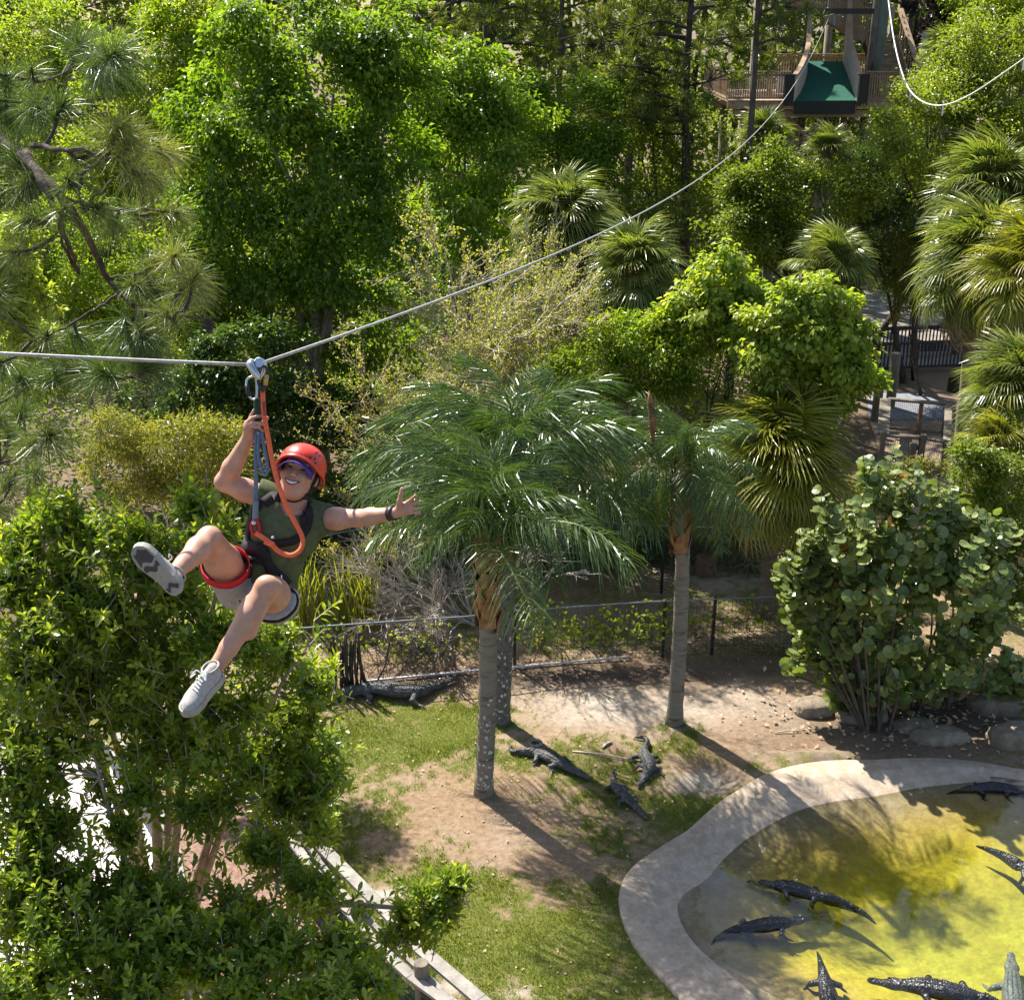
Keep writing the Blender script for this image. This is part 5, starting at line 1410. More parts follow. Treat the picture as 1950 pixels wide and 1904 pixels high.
# ---- double railed wooden fence at the lower left
def board_fence(label, rails, posts, netting=None, base=None):
    t = thing('wooden_fence', label, 'fence', base)
    for (px, w, th, z) in rails:
        pts = [P(*q, z=z) for q in px]
        for a, b in zip(pts[:-1], pts[1:]):
            a2 = a + (b - a) * .004; b2 = b - (b - a) * .004
            part('rail', M['oldwood'], t, lambda m: m.beam(a2, b2, w, th, tone=.5))
    for (x, y, r, z) in posts:
        q = P(x, y, z=z); part('post', M['postwood'], t, lambda m: m.tube([(q[0], q[1], -.2), (q[0], q[1], z - .02), (q[0], q[1], z)], [r, r, r * .9], 12), smooth=False)
    if netting:
        mb = MB(); pts = np.array([P(*q, z=netting[1]) for q in netting[0]]); pts[:, 2] = 0
        seg = np.concatenate([[0], np.cumsum(np.linalg.norm(np.diff(pts, axis=0), axis=1))])
        at = lambda s: np.stack([np.interp(s, seg, pts[:, k]) for k in range(3)], -1)
        for s in np.arange(0, seg[-1], .055):
            q = at(s); mb.beam(q + [0, 0, .05], q + [0, 0, netting[1] - .06], .004, .004)
        for z in np.arange(.06, netting[1] - .05, .055):
            for a, b in zip(at(np.linspace(0, seg[-1], 7))[:-1], at(np.linspace(0, seg[-1], 7))[1:]): mb.beam(a + [0, 0, z], b + [0, 0, z], .005, .005)
        for z in np.arange(.25, netting[1] - .1, .11):
            for a, b in zip(at(np.linspace(0, seg[-1], 7))[:-1], at(np.linspace(0, seg[-1], 7))[1:]): mb.beam(a + [0, 0, z], b + [0, 0, z], .012, .018)
        mb.build('netting', M['net'], t, kind='stuff')
    return t
inner = [(412, 1372), (523, 1555), (593, 1652), (668, 1740), (721, 1802), (782, 1859), (852, 1910), (960, 1990)]
board_fence('grey double railed wooden fence with green netting, running down between bush and lawn',
            [([(428, 1352), (511, 1452), (562, 1542), (620, 1620), (738, 1738), (800, 1806), (914, 1903), (1010, 1985)], .19, .05, 1.15), (inner, .14, .05, 1.10), ([(430, 1368), (540, 1546), (605, 1637), (672, 1722), (774, 1824), (862, 1905), (975, 1990)], .07, .06, 1.06)],
            [(532, 1529, .085, 1.14), (608, 1628, .085, 1.08), (685, 1716, .095, 1.32), (748, 1790, .085, 1.08), (802, 1832, .10, 1.32), (900, 1912, .09, 1.2), (470, 1440, .085, 1.14)],
            (inner, 1.05), P(685, 1716, z=0))
t = board_fence('second grey railed fence across the pale path, mostly hidden by the bush',
            [([(150, 1290), (236, 1425), (330, 1595), (352, 1745), (362, 1900)], .16, .05, 1.1), ([(150, 1290), (236, 1425), (330, 1595), (352, 1745), (362, 1900)], .05, .10, .25)],
            [(236, 1425, .08, 1.06), (330, 1595, .08, 1.06), (352, 1745, .08, 1.06)], None, P(330, 1595, z=0))
a_, b_, c2_ = P(236, 1425, z=1.1), P(330, 1595, z=1.1), P(352, 1745, z=1.1)
for u, v, k in ((a_, b_, 22), (b_, c2_, 14)):
    u2, v2 = u.copy(), v.copy(); u2[2] = v2[2] = 0; balusters(t, u2, v2, .28, 1.06, k, M['oldwood'], 'baluster', .035)

# ---- walkway railings and wooden gate at the right
t = thing('boardwalk_railing', 'brown railing with upright bars behind the yellow green fan palm', 'railing', P(1558, 992, z=0))
a, b = P(1490, 992, z=.15), P(1622, 992, z=.15); ztop = 1.15
a2, b2 = a.copy(), b.copy(); a2[2] = b2[2] = 0
balusters(t, a2, b2, .3, ztop + .08, 12, M['brownwood'], 'bar', .05)
part('top_rail', M['brownwood'], t, lambda m: m.beam(a2 + [0, 0, ztop + .12], b2 + [0, 0, ztop + .12], .14, .07))
part('bottom_rail', M['brownwood'], t, lambda m: m.beam(a2 + [0, 0, .28], b2 + [0, 0, .28], .05, .1))
part('deck_edge', M['postwood'], t, lambda m: m.beam(a2 + [0, .6, .12], b2 + [0, .6, .12], 1.4, .12))
for u in (.02, .5, .98):
    q = a2 + (b2 - a2) * u; part('post', M['brownwood'], t, lambda m: m.box(q + [0, .06, .68], (.10, .10, 1.3)))

gt = thing('gate_pen', 'small square wooden pen with wire mesh sides and a gate, right of the fan palm', 'pen', P(1740, 890, z=0))
GP = lambda n, fn, mat, **k: part(n, mat, gt, fn, **k)
def gxy(px, py, z): return P(px, py, z=z)
hF, hR = 1.05, 1.05
FL, FM, FR = gxy(1681, 832, hF), gxy(1757, 838, hF), gxy(1803, 845, hF)
RL, RR = gxy(1686, 762, hR), gxy(1806, 772, hR)
RM = RL + (RR - RL) * .58
for q, h in ((FL, 1.22), (FM, 1.22), (FR, 1.1), (RL, 1.1), (RR, 1.1)):
    GP('post', lambda m: m.box((q[0], q[1], h / 2), (.16, .16, h)), M['postwood'])
GP('post', lambda m: m.box((RM[0], RM[1], hR / 2), (.11, .11, hR)), M['brownwood'])
GP('post', lambda m: m.box((FM[0] - .30, FM[1] - .1, .5), (.2, .1, 1.0)), M['postwood'])
for A, B, w in ((FL, FM, .12), (FM, FR, .12), (RL, RR, .2), (FL, RL, .34), (FR, RR, .22)):
    a_, b_ = A.copy(), B.copy(); dz = norm(b_ - a_) * .085
    GP('rail', lambda m: m.beam(a_ + dz + [0, 0, .045], b_ - dz + [0, 0, .045], w, .07), M['postwood'])
for A, B in ((FL, FM), (FM, FR), (RL, RR)):
    a_, b_ = A.copy(), B.copy(); a_[2] = b_[2] = .12; dz = norm(b_ - a_) * .085
    GP('rail', lambda m: m.beam(a_ + dz, b_ - dz, .06, .1), M['postwood'])
a_, b_ = FL.copy(), FM.copy(); a_[2], b_[2] = .95, .95
GP('brace', lambda m: m.beam(a_ * .42 + b_ * .58 + [0, .05, -.75], a_ * .06 + b_ * .94 + [0, .05, -.1], .05, .1), M['postwood'])
mb = MB()
for A, B in ((FL, FM), (FM, FR), (RL, RR)):
    n_ = int(np.linalg.norm(B - A) / .06)
    for i in range(1, n_):
        q = A + (B - A) * i / n_; mb.beam((q[0], q[1], .1), (q[0], q[1], 1.03), .006, .006)
    for z in np.arange(.12, 1.03, .06): mb.beam((A[0], A[1], z), (B[0], B[1], z), .006, .006)
mb.build('wire_mesh', M['wire'], gt, kind='stuff')
def post_thing(label, px, top, bot, r, Y, name='wooden_post'):
    a = P(px, top, Y=Y); t = thing(name, label, 'post', (a[0], Y, 0), 'tall round posts behind the pen')
    part('post', M['postwood'], t, lambda m: m.tube([(a[0], Y, -.2), (a[0], Y, a[2] - .03), (a[0], Y, a[2])], [r, r, r * .85], 12))
post_thing('round post at the left behind the pen, half covered by maple leaves', 1646, 668, 0, .16, 42)
post_thing('shorter round post rising from the pen corner', 1678, 705, 0, .16, 39.5)
post_thing('tallest round post behind the middle of the pen', 1707, 672, 0, .17, 41)
post_thing('round post with a pale pipe near the right edge palms', 1868, 604, 0, .18, 46)
lp = P(1812, 888, z=0); t = thing('lamp_post', 'thin dark post with a black cylinder lamp at the right of the pen', 'lamp', lp)
top = P(1818, 745, Y=lp[1])
part('pole', M['darksteel'], t, lambda m: m.tube([lp, (lp[0] + .03, lp[1], top[2])], .055, 8))
part('conduit', M['galv'], t, lambda m: m.tube([lp + [-.11, -.02, 0], (lp[0] - .06, lp[1] - .02, top[2])], .02, 6))
cz = P(1817, 731, Y=lp[1]); part('lamp_head', M['black'], t, lambda m: m.tube([cz + [0, 0, -.24], cz + [0, 0, -.22], cz + [0, 0, .2], cz + [0, 0, .24]], [.17, .19, .19, .17], 16), smooth=False)
part('cap', M['black'], t, lambda m: m.box(cz + [.05, .05, .28], (.22, .22, .07)))
# dark walkway fence behind
t = thing('walkway_fence', 'dark shaded walkway railing with upright bars behind the pen', 'railing', P(1740, 715, z=0))
a, b = P(1600, 712, z=0), P(1880, 700, z=0)
balusters(t, a, b, .1, 1.05, 40, M['darktrunk'], 'bar', .05)
for z, w in ((1.1, .16), (.15, .08)): part('rail', M['darktrunk'], t, lambda m: m.beam(a + [0, 0, z], b + [0, 0, z], w, .08))
a3, b3 = a + [0, 2.2, 0], b + [0, 2.2, 0]
part('rail', M['darktrunk'], t, lambda m: m.beam(a3 + [0, 0, 1.1], b3 + [0, 0, 1.1], .18, .12)); balusters(t, a3, b3, .1, 1.05, 40, M['darktrunk'], 'bar', .05)
# leaning dark trunk over the clearing
t = thing('leaning_trunk', 'dark leafless leaning trunk in front of the sandy clearing', 'tree', P(1668, 690, z=0))
part('trunk', M['darktrunk'], t, lambda m: m.tube(spline([P(1652, 690, z=0), P(1672, 640, Y=44), P(1700, 600, Y=44), P(1722, 560, Y=44)], 8), np.linspace(.16, .08, 8), 7), smooth=True)
t = thing('dark_trunk_tree', 'straight dark trunk beside the shaded railing, in front of the sandy clearing', 'tree', P(1742, 720, z=0))
part('trunk', M['darktrunk'], t, lambda m: m.tube([P(1742, 722, z=0), P(1741, 660, Y=42.6), P(1742, 590, Y=42.6), P(1744, 500, Y=42.6)], [.14, .12, .11, .09], 7), smooth=True)

# stump, ring, sticks, rocks
t = thing('stump', 'sawn wooden stump block behind the fence right of the right feather palm', 'stump', P(1343, 1090, z=0)); q = P(1343, 1090, z=0)
part('block', M['brownwood'], t, lambda m: m.tube([q, q + [0, 0, .42]], [.30, .27], 9))
q = P(1020, 1418, z=0); t = thing('hose_ring', 'small grey ring lying on the grass by the alligator tail', 'ring', q); an = np.linspace(0, 2 * np.pi, 17)
part('ring', M['greybark'], t, lambda m: m.tube(q + np.stack([.11 * np.cos(an), .11 * np.sin(an), 0 * an + .03], 1), .035, 6, cap=False), smooth=True)
for lab, (x0, y0, x1, y1, r) in {'pale broken stick lying left of the curled alligator tail': (1147, 1424, 1165, 1413, .025), 'long thin brown stick lying above the three alligators': (1090, 1430, 1215, 1449, .014), 'dry twig on the dirt between the right feather palm and the rocks': (1475, 1395, 1525, 1392, .012)}.items():
    a, b = P(x0, y0, z=.02), P(x1, y1, z=.02); t = thing('stick', lab, 'stick', a)
    part('stick', M['twig'], t, lambda m: m.tube(spline([a, (a + b) / 2 + [0, .02, .02], b], 6), r, 6), smooth=True)
def rock(label, px, py, sx, sy, sz, seed):
    rng = np.random.default_rng(seed); c = P(px, py, z=0)
    import bmesh
    bm = bmesh.new(); bmesh.ops.create_icosphere(bm, subdivisions=4, radius=1.0)
    for v in bm.verts:
        p = np.array(v.co); f = 1 + .30 * (fbm(p[0] + seed, p[1] + p[2] * .7, seed, .9) - .5) + .18 * (fbm(p[0] * 2 + p[2], p[1] * 2 - seed, seed, .5) - .5)
        p = np.sign(p) * np.abs(p) ** .8 * f
        v.co = (p[0] * sx, p[1] * sy, max(p[2], -.2) * sz)
    me = bpy.data.meshes.new('rock'); bm.to_mesh(me); bm.free()
    for po in me.polygons: po.use_smooth = True
    o = put('rock', me, M['rock']); o.location = c; tag(o, label, 'rock', 'rocks under the sea grape')
rock('leftmost pale tan rock at the edge of the sea grape shade', 1548, 1352, .38, .3, .26, 1)
rock('flat topped rock behind the sea grape stems', 1640, 1362, .5, .35, .22, 2)
rock('notched rock in front of the sea grape stems, right of the leaf litter', 1790, 1405, .55, .3, .22, 3)
rock('dark rock at the right edge below the shrub', 1900, 1345, .6, .4, .4, 4)
rock('small rock between the two sea grape stem groups', 1740, 1385, .4, .25, .16, 5)
rock('large shaded boulder at the right edge above the pond rim', 1935, 1410, .55, .35, .36, 6)
# ---------------------------------------------------------------- distance fields for bodies
class SDF:
    def __init__(s, lo, hi, h):
        s.lo, s.h = np.asarray(lo, float), h
        s.n = np.ceil((np.asarray(hi, float) - s.lo) / h).astype(int) + 1
        s.f = np.full(s.n, 1.0, np.float32)
    def _win(s, lo, hi, pad):
        i0 = np.clip(np.floor((lo - pad - s.lo) / s.h).astype(int), 0, s.n - 1)
        i1 = np.clip(np.ceil((hi + pad - s.lo) / s.h).astype(int) + 1, 1, s.n)
        g = [s.lo[k] + s.h * np.arange(i0[k], i1[k], dtype=np.float32) for k in range(3)]
        X = np.stack(np.meshgrid(*g, indexing='ij'), -1).astype(np.float32)
        return tuple(slice(i0[k], i1[k]) for k in range(3)), X
    def _mix(s, w, d, k, sub=False):
        a = s.f[w]
        if sub:
            h = np.clip(k - np.abs(a + d), 0, None) / max(k, 1e-6); s.f[w] = np.maximum(a, -d) + h * h * k * .25
        else:
            h = np.clip(k - np.abs(a - d), 0, None) / max(k, 1e-6); s.f[w] = np.minimum(a, d) - h * h * k * .25
        return s
    def cap(s, a, b, ra, rb=None, k=.02, sub=False, flat=None):
        a, b = np.asarray(a, float), np.asarray(b, float); rb = ra if rb is None else rb
        R = max(ra, rb); w, X = s._win(np.minimum(a, b) - R, np.maximum(a, b) + R, k + s.h * 3)
        if X.size == 0: return s
        ab = b - a; t = np.clip(((X - a) @ ab) / (ab @ ab + 1e-12), 0, 1)
        v = X - a - t[..., None] * ab
        if flat is not None: v = v + (v @ flat[0])[..., None] * flat[0] * (flat[1] - 1)
        return s._mix(w, np.linalg.norm(v, axis=-1) - (ra + (rb - ra) * t), k, sub)
    def ell(s, c, r, R=None, k=.02, sub=False):
        c, r = np.asarray(c, float), np.asarray(r, float)
        R = np.eye(3) if R is None else np.asarray(R)           # columns: axes of the ellipsoid
        m = r.max(); w, X = s._win(c - m, c + m, k + s.h * 3)
        if X.size == 0: return s
        q = (X - c) @ R; k0 = np.linalg.norm(q / r, axis=-1); k1 = np.linalg.norm(q / r ** 2, axis=-1)
        return s._mix(w, (k0 * (k0 - 1) / np.maximum(k1, 1e-6)), k, sub)
    def chain(s, pts, rad, k=.02, flat=None):
        for i in range(len(pts) - 1): s.cap(pts[i], pts[i + 1], rad[i], rad[i + 1], k, flat=flat)
        return s
    def cut(s, c, nrm):
        """keep the side the normal points away from"""
        X = np.stack(np.meshgrid(*[s.lo[k] + s.h * np.arange(s.n[k], dtype=np.float32) for k in range(3)], indexing='ij'), -1)
        s.f = np.maximum(s.f, ((X - np.asarray(c, np.float32)) @ np.asarray(norm(nrm), np.float32)).astype(np.float32)); return s
    def at(s, p):
        i = (np.asarray(p) - s.lo) / s.h; j = np.clip(np.floor(i).astype(int), 0, s.n - 2); u = np.clip(i - j, 0, 1)
        o = 0
        for dx in (0, 1):
            for dy in (0, 1):
                for dz in (0, 1):
                    wgt = (u[..., 0] if dx else 1 - u[..., 0]) * (u[..., 1] if dy else 1 - u[..., 1]) * (u[..., 2] if dz else 1 - u[..., 2])
                    o = o + wgt * s.f[j[..., 0] + dx, j[..., 1] + dy, j[..., 2] + dz]
        return o
    def grad(s, p):
        e = s.h; p = np.asarray(p, float)
        return norm(np.stack([s.at(p + [e, 0, 0]) - s.at(p - [e, 0, 0]), s.at(p + [0, e, 0]) - s.at(p - [0, e, 0]), s.at(p + [0, 0, e]) - s.at(p - [0, 0, e])], -1))
    def surface(s):
        """surface nets: vertices and quads of the zero level"""
        f = s.f; n = np.array(f.shape) - 1; ins = f < 0
        cnt = np.zeros(n, np.uint8)
        for a in (0, 1):
            for b in (0, 1):
                for c in (0, 1): cnt += ins[a:a + n[0], b:b + n[1], c:c + n[2]]
        act = (cnt > 0) & (cnt < 8); I = np.argwhere(act)
        idx = np.full(n, -1, np.int32); idx[act] = np.arange(len(I))
        acc = np.zeros((len(I), 3)); num = np.zeros(len(I))
        corners = [np.array(c) for c in ((0, 0, 0), (1, 0, 0), (0, 1, 0), (1, 1, 0), (0, 0, 1), (1, 0, 1), (0, 1, 1), (1, 1, 1))]
        for a, b in ((0, 1), (2, 3), (4, 5), (6, 7), (0, 2), (1, 3), (4, 6), (5, 7), (0, 4), (1, 5), (2, 6), (3, 7)):
            A, B = I + corners[a], I + corners[b]
            fa, fb = f[tuple(A.T)], f[tuple(B.T)]; c = (fa < 0) != (fb < 0)
            t = np.where(c, fa / np.where(c, fa - fb, 1), 0)[:, None]
            acc += np.where(c[:, None], A + (B - A) * t, 0); num += c
        V = acc / num[:, None] * s.h + s.lo
        Q = []
        for ax in range(3):
            e0 = np.take(ins, np.arange(n[ax]), ax); e1 = np.take(ins, np.arange(1, n[ax] + 1), ax)
            E = np.argwhere(e0 != e1); u, v = (ax + 1) % 3, (ax + 2) % 3
            ok = (E[:, u] > 0) & (E[:, v] > 0) & (E[:, u] < n[u]) & (E[:, v] < n[v]); E = E[ok]
            du, dv = np.zeros(3, int), np.zeros(3, int); du[u] = 1; dv[v] = 1
            q = np.stack([idx[tuple((E - du - dv).T)], idx[tuple((E - dv).T)], idx[tuple(E.T)], idx[tuple((E - du).T)]], 1)
            fl = ~ins[tuple(E.T)]; q[fl] = q[fl][:, ::-1]; Q.append(q)
        Q = np.concatenate(Q); Q = Q[(Q >= 0).all(1)]
        return V, Q

# ---------------------------------------------------------------- alligators
def gator_mat(name, lo, mid, hi, rough, spec):
    m, nt, out = newmat(name)
    n1 = noise(nt, 9.0, 5, .7); vo = nt.nodes.new('ShaderNodeTexVoronoi'); vo.inputs['Scale'].default_value = 26
    tc = nt.nodes.new('ShaderNodeTexCoord'); nt.links.new(tc.outputs['Object'], vo.inputs['Vector'])
    c = ramp(nt, n1, [(.3, lo), (.52, mid), (.75, hi)])
    c = mixc(nt, c, mixc(nt, (1.25, 1.25, 1.25), (.6, .6, .6), vo.outputs['Distance']), .8, 'MULTIPLY')
    principled(nt, out, c, rough, spec, bump(nt, vo.outputs['Distance'], .7, .02))
    return m
G_DRY = gator_mat('dry_alligator_hide', (.030, .029, .028), (.075, .073, .070), (.175, .17, .165), .6, .35)
G_WET = gator_mat('wet_alligator_hide', (.008, .008, .010), (.016, .016, .020), (.045, .045, .055), .42, .5)
G_PALE = gator_mat('submerged_alligator_hide', (.10, .12, .13), (.16, .185, .20), (.24, .27, .28), .5, .4)

def alligator(label, path_px, mat, zg, fr=(.44, .66, .76), girth=1.0, group=None, float_=0.0, tailcurl=0.0, world=None):
    """path from tail tip over hips and shoulders to snout, photo pixels on the level zg; fr: hips, shoulders, neck as share of the length"""
    pts = world if world is not None else np.array([P(x, y, z=zg) for x, y in path_px])
    pts = np.asarray(pts, float)[:, :2]
    S = spline(np.hstack([pts, np.zeros((len(pts), 1))]), 120)[:, :2]
    cum = np.concatenate([[0], np.cumsum(np.linalg.norm(np.diff(S, axis=0), axis=1))]); L = cum[-1]
    at = lambda u: np.array([np.interp(np.clip(u, 0, 1) * L, cum, S[:, k]) for k in range(2)])
    k = L / 2.3 * girth
    u = np.linspace(0, 1, 46); xy = np.stack([at(q) for q in u])
    h, s_, nk = fr
    R = np.interp(u, [0, h * .35, h * .8, h, (h + s_) / 2, s_, nk, nk + .05, nk + .12, 1], [.012, .045, .085, .115, .150, .125, .088, .085, .075, .030]) * k
    zc = np.interp(u, [0, h * .5, h, (h + s_) / 2, s_, nk, 1], [.04, .06, .115, .135, .13, .10, .055]) * k + zg + float_
    C = np.column_stack([xy, zc])
    base = np.array([*at((h + s_) / 2), zg])
    C0 = C - base
    lo, hi = C0.min(0) - [.5 * k, .5 * k, .24 * k], C0.max(0) + [.5 * k, .5 * k, .26 * k]
    g = SDF(lo, hi, .0145 * max(1, L / 2.6))
    T = norm(np.gradient(C0[:, :2], axis=0)); Nn = np.stack([-T[:, 1], T[:, 0]], 1)
    n = len(u)
    for i in range(n - 1):
        if u[i] < nk + .02:
            f_ = (np.array([0, 0, 1.0]), 1.25 if u[i] > h * .8 else .72)
            g.cap(C0[i], C0[i + 1], R[i], R[i + 1], .02 * k, flat=f_)
    # head: broad flat skull, tapering snout with a rounded end, eye and nostril bumps
    hd, tip = np.append(at(nk + .03), 0) - base * [1, 1, 0], np.append(at(1), 0) - base * [1, 1, 0]
    hz = .075 * k + float_
    ax = norm(tip - hd); sd_ = np.array([-ax[1], ax[0], 0]); HL = np.linalg.norm(tip - hd)
    up = np.array([0, 0, 1.0])
    pz = lambda t, s=0, z=0: hd + ax * HL * t + sd_ * s * k + up * (hz + z * k)
    Rm = np.stack([ax, sd_, up], 1)
    g.ell(pz(.22), (HL * .30, .098 * k, .062 * k), Rm, .03 * k)
    for t, w_, z_ in ((.45, .072, .040), (.62, .060, .034), (.78, .055, .032), (.90, .052, .032)):
        g.ell(pz(t, 0, -.008), (HL * .17, w_ * k, z_ * k), Rm, .025 * k)
    for sg in (-1, 1):
        g.ell(pz(.36, sg * .042, .052), (.030 * k, .020 * k, .020 * k), Rm, .012 * k)
        g.ell(pz(.20, sg * .060, .030), (.05 * k, .03 * k, .03 * k), Rm, .03 * k)
    g.ell(pz(.94, 0, .026), (.022 * k, .022 * k, .012 * k), Rm, .012 * k)
    # legs
    for uu, fwd, ln in ((s_ - .01, .55, 1.0), (h + .01, -.30, 1.12)):
        i = int(uu * (n - 1)); t2, n2 = np.append(T[i], 0), np.append(Nn[i], 0)
        for sg in (-1, 1):
            j0 = C0[i] + n2 * sg * R[i] * .75 - [0, 0, .02 * k]
            el = j0 + n2 * sg * .14 * k * ln - t2 * fwd * .13 * k; el[2] = j0[2] - .015 * k
            wr = el + n2 * sg * .045 * k + t2 * fwd * .16 * k; wr[2] = max(.025 * k + (zc[i] - zg) * .12, lo[2] + .04)
            ft_ = wr + n2 * sg * .05 * k + t2 * .07 * k * (1 if fwd > 0 else .7); ft_[2] = wr[2] - .012 * k
            g.cap(j0, el, .055 * k * ln, .042 * k * ln, .03 * k); g.cap(el, wr, .040 * k * ln, .026 * k, .02 * k)
            g.cap(wr, ft_, .027 * k, .026 * k, .012 * k, flat=(up, 1.6))
            for q in (-1, 0, 1): g.cap(ft_, ft_ + (t2 * (.7 + .0 * q) * np.sign(fwd if abs(fwd) > .4 else 1) + n2 * sg * (.7 + .2 * q) + t2 * q * .5) * .05 * k, .014 * k, .008 * k, .008 * k)
    V, Q = g.surface()
    t = thing('alligator', label, 'alligator', base, group)
    mb = MB().add(V, Q); t0 = list(t['_base']); t['_base'] = [0, 0, 0]
    body = mb.build('body', mat, t, True)
    # rows of raised back scutes
    mb = MB()
    for uu in np.arange(nk - .02, .05, -.0135):
        i = uu * (n - 1); i0 = int(i); w = i - i0
        c, r_, tt, nn_ = C0[i0] * (1 - w) + C0[i0 + 1] * w, R[i0], np.append(T[i0], 0), np.append(Nn[i0], 0)
        rows = (-.62, -.22, .22, .62) if uu > h else ((-.45, .45) if uu > h * .45 else (0,))
        for q in rows:
            zt = math.sqrt(max(0, 1 - q * q)) * r_ / (1.25 if uu > h * .8 else .72) * .97
            p_ = c + nn_ * q * r_ + up * zt; s1 = .022 * k * (1 if uu > h else .8); hh = .022 * k * (1.0 if uu > h else 1.5)
            mb.add(np.array([p_ - tt * s1 - nn_ * s1 * .7, p_ + tt * s1 - nn_ * s1 * .7, p_ + tt * s1 + nn_ * s1 * .7, p_ - tt * s1 + nn_ * s1 * .7, p_ - tt * s1 * .3 + up * hh]), np.array([[0, 1, 4], [1, 2, 4], [2, 3, 4], [3, 0, 4]]))
    mb.build('scutes', mat, t, kind='stuff')
    m2 = plain('alligator_eye', (.10, .08, .02), .2)
    for sg in (-1, 1):
        mb = MB(); e = pz(.37, sg * .052, .058); mb.tube([e - sd_ * sg * .006 * k, e + sd_ * sg * .008 * k], .010 * k, 8); mb.build('eye', m2, t)
    t['_base'] = t0
    return t
LAWN, POOL = 'alligators on the lawn', 'alligators in the pond'
alligator('longest alligator, stretched along the foot of the vine fence', [(580, 1348), (610, 1341), (640, 1334), (675, 1326), (715, 1321), (765, 1328), (800, 1327), (828, 1313), (868, 1297)], G_DRY, .01, (.38, .70, .80), .85, LAWN)
alligator('alligator on the lawn with its tail tip curled up, left of the other two', [(975, 1421), (974, 1434), (1000, 1438), (1025, 1442), (1052, 1453), (1076, 1466), (1094, 1473), (1122, 1487)], G_DRY, .01, (.40, .66, .76), 1.0, LAWN)
alligator('alligator on the lawn facing the pond with its tail hooked back, right of the others', [(1209, 1406), (1226, 1408), (1233, 1416), (1227, 1432), (1228, 1448), (1236, 1463), (1231, 1478), (1215, 1501)], G_DRY, .01, (.46, .70, .79), 1.05, LAWN)
alligator('alligator on the lawn nearest the pond rim, lying between bare dirt patches', [(1170, 1467), (1166, 1480), (1169, 1497), (1178, 1512), (1191, 1524), (1206, 1538), (1232, 1562)], G_DRY, .01, (.36, .66, .76), 1.0, LAWN)
wz = -.28
alligator('alligator wading in the pond, its long tail to the right, upper of the pair', [(1668, 1764), (1642, 1744), (1603, 1728), (1547, 1714), (1491, 1700), (1463, 1693), (1423, 1686)], G_WET, -.22, (.50, .73, .81), .92, POOL, .02)
alligator('alligator floating in the shallow water, its head to the right, lower of the pair', [(1352, 1808), (1365, 1794), (1390, 1785), (1429, 1778), (1491, 1770), (1513, 1762), (1552, 1754)], G_WET, -.24, (.38, .68, .76), 1.0, POOL, .03)
alligator('alligator swimming towards the viewer at the bottom edge, tail up and hind legs spread', [(1555, 1821), (1560, 1838), (1566, 1870), (1574, 1908), (1580, 1950), (1586, 1975), (1590, 2010)], G_WET, -.30, (.36, .68, .77), 1.05, POOL, .06)
alligator('alligator at the bottom edge showing head and back, right of the spread legged one', [(1990, 1975), (1930, 1950), (1860, 1925), (1800, 1914), (1730, 1900), (1695, 1893), (1652, 1885)], G_WET, -.36, (.44, .70, .79), 1.0, POOL, .12)
alligator('alligator cut by the right edge, only its tail and hind leg in view', [(1857, 1618), (1876, 1625), (1905, 1638), (1945, 1664), (2000, 1680), (2040, 1700), (2100, 1710)], G_WET, -.26, (.42, .68, .77), 1.0, POOL, .05)
alligator('pale grey submerged alligator with its snout up at the lower right corner', [(1950, 2080), (1940, 2030), (1932, 1975), (1926, 1925), (1924, 1885), (1923, 1862), (1922, 1832)], G_PALE, -.52, (.42, .70, .80), 1.0, POOL, .10)
alligator('dark alligator lying in the shade under the pond rim at the right', [(1800, 1518), (1825, 1514), (1850, 1512), (1885, 1510), (1920, 1514), (1945, 1520), (1985, 1530)], G_WET, -.22, (.36, .68, .77), .95, POOL, .04)
# ---------------------------------------------------------------- cable, trolley, rider
TR = cpt(489, 700, 5.74)                         # trolley, camera axes
A0 = C2W(TR + [0, .012, 0])
far = P(1580, 30, Y=51.6); 
t = thing('zip_line', 'grey steel zip line cable from the left edge over the rider to the tower', 'cable', far)
m_cable = roughmat('steel_cable', (.26, .26, .24), (.50, .50, .47), 30, .5, .5, .6, .002, stretch=(1, 1, 1))
def sagline(a, b, sag, n):
    u = np.linspace(0, 1, n)[:, None]
    q = a + (b - a) * u; q[:, 2] -= (4 * sag * u * (1 - u))[:, 0]; return q
SAG = 1.5
right = sagline(A0, far, SAG, 60)
lend = P(-700, 632, d=5.3)
left = sagline(A0, lend, .01, 16)
part('cable', m_cable, t, lambda m: m.tube(right, np.full(60, .0085), 8), smooth=True)
part('cable', m_cable, t, lambda m: m.tube(left, .0085, 8), smooth=True)
# slack white rope from the tower to the right
ra = [P(1688, -30, Y=51), P(1700, 62, Y=46), P(1715, 130, Y=40), P(1737, 178, Y=35), P(1780, 201, Y=32), P(1840, 185, Y=30), P(1950, 112, Y=27), P(2100, 0, Y=24)]
t = thing('safety_rope', 'thin white slack rope swinging down from the tower pole towards the right edge', 'rope', ra[0])
m_rope = plain('white_rope', (.62, .62, .60), .7)
part('rope', m_rope, t, lambda m: m.tube(spline(ra, 60), np.linspace(.024, .014, 60), 6), smooth=True)
for u in (.18, .30, .42, .62, .86):
    q = spline(ra, 100)[int(u * 99)]
    part('clip', m_rope, t, lambda m: m.tube([q + [0, 0, .06], q + [0, 0, -.24]], .022, 5))

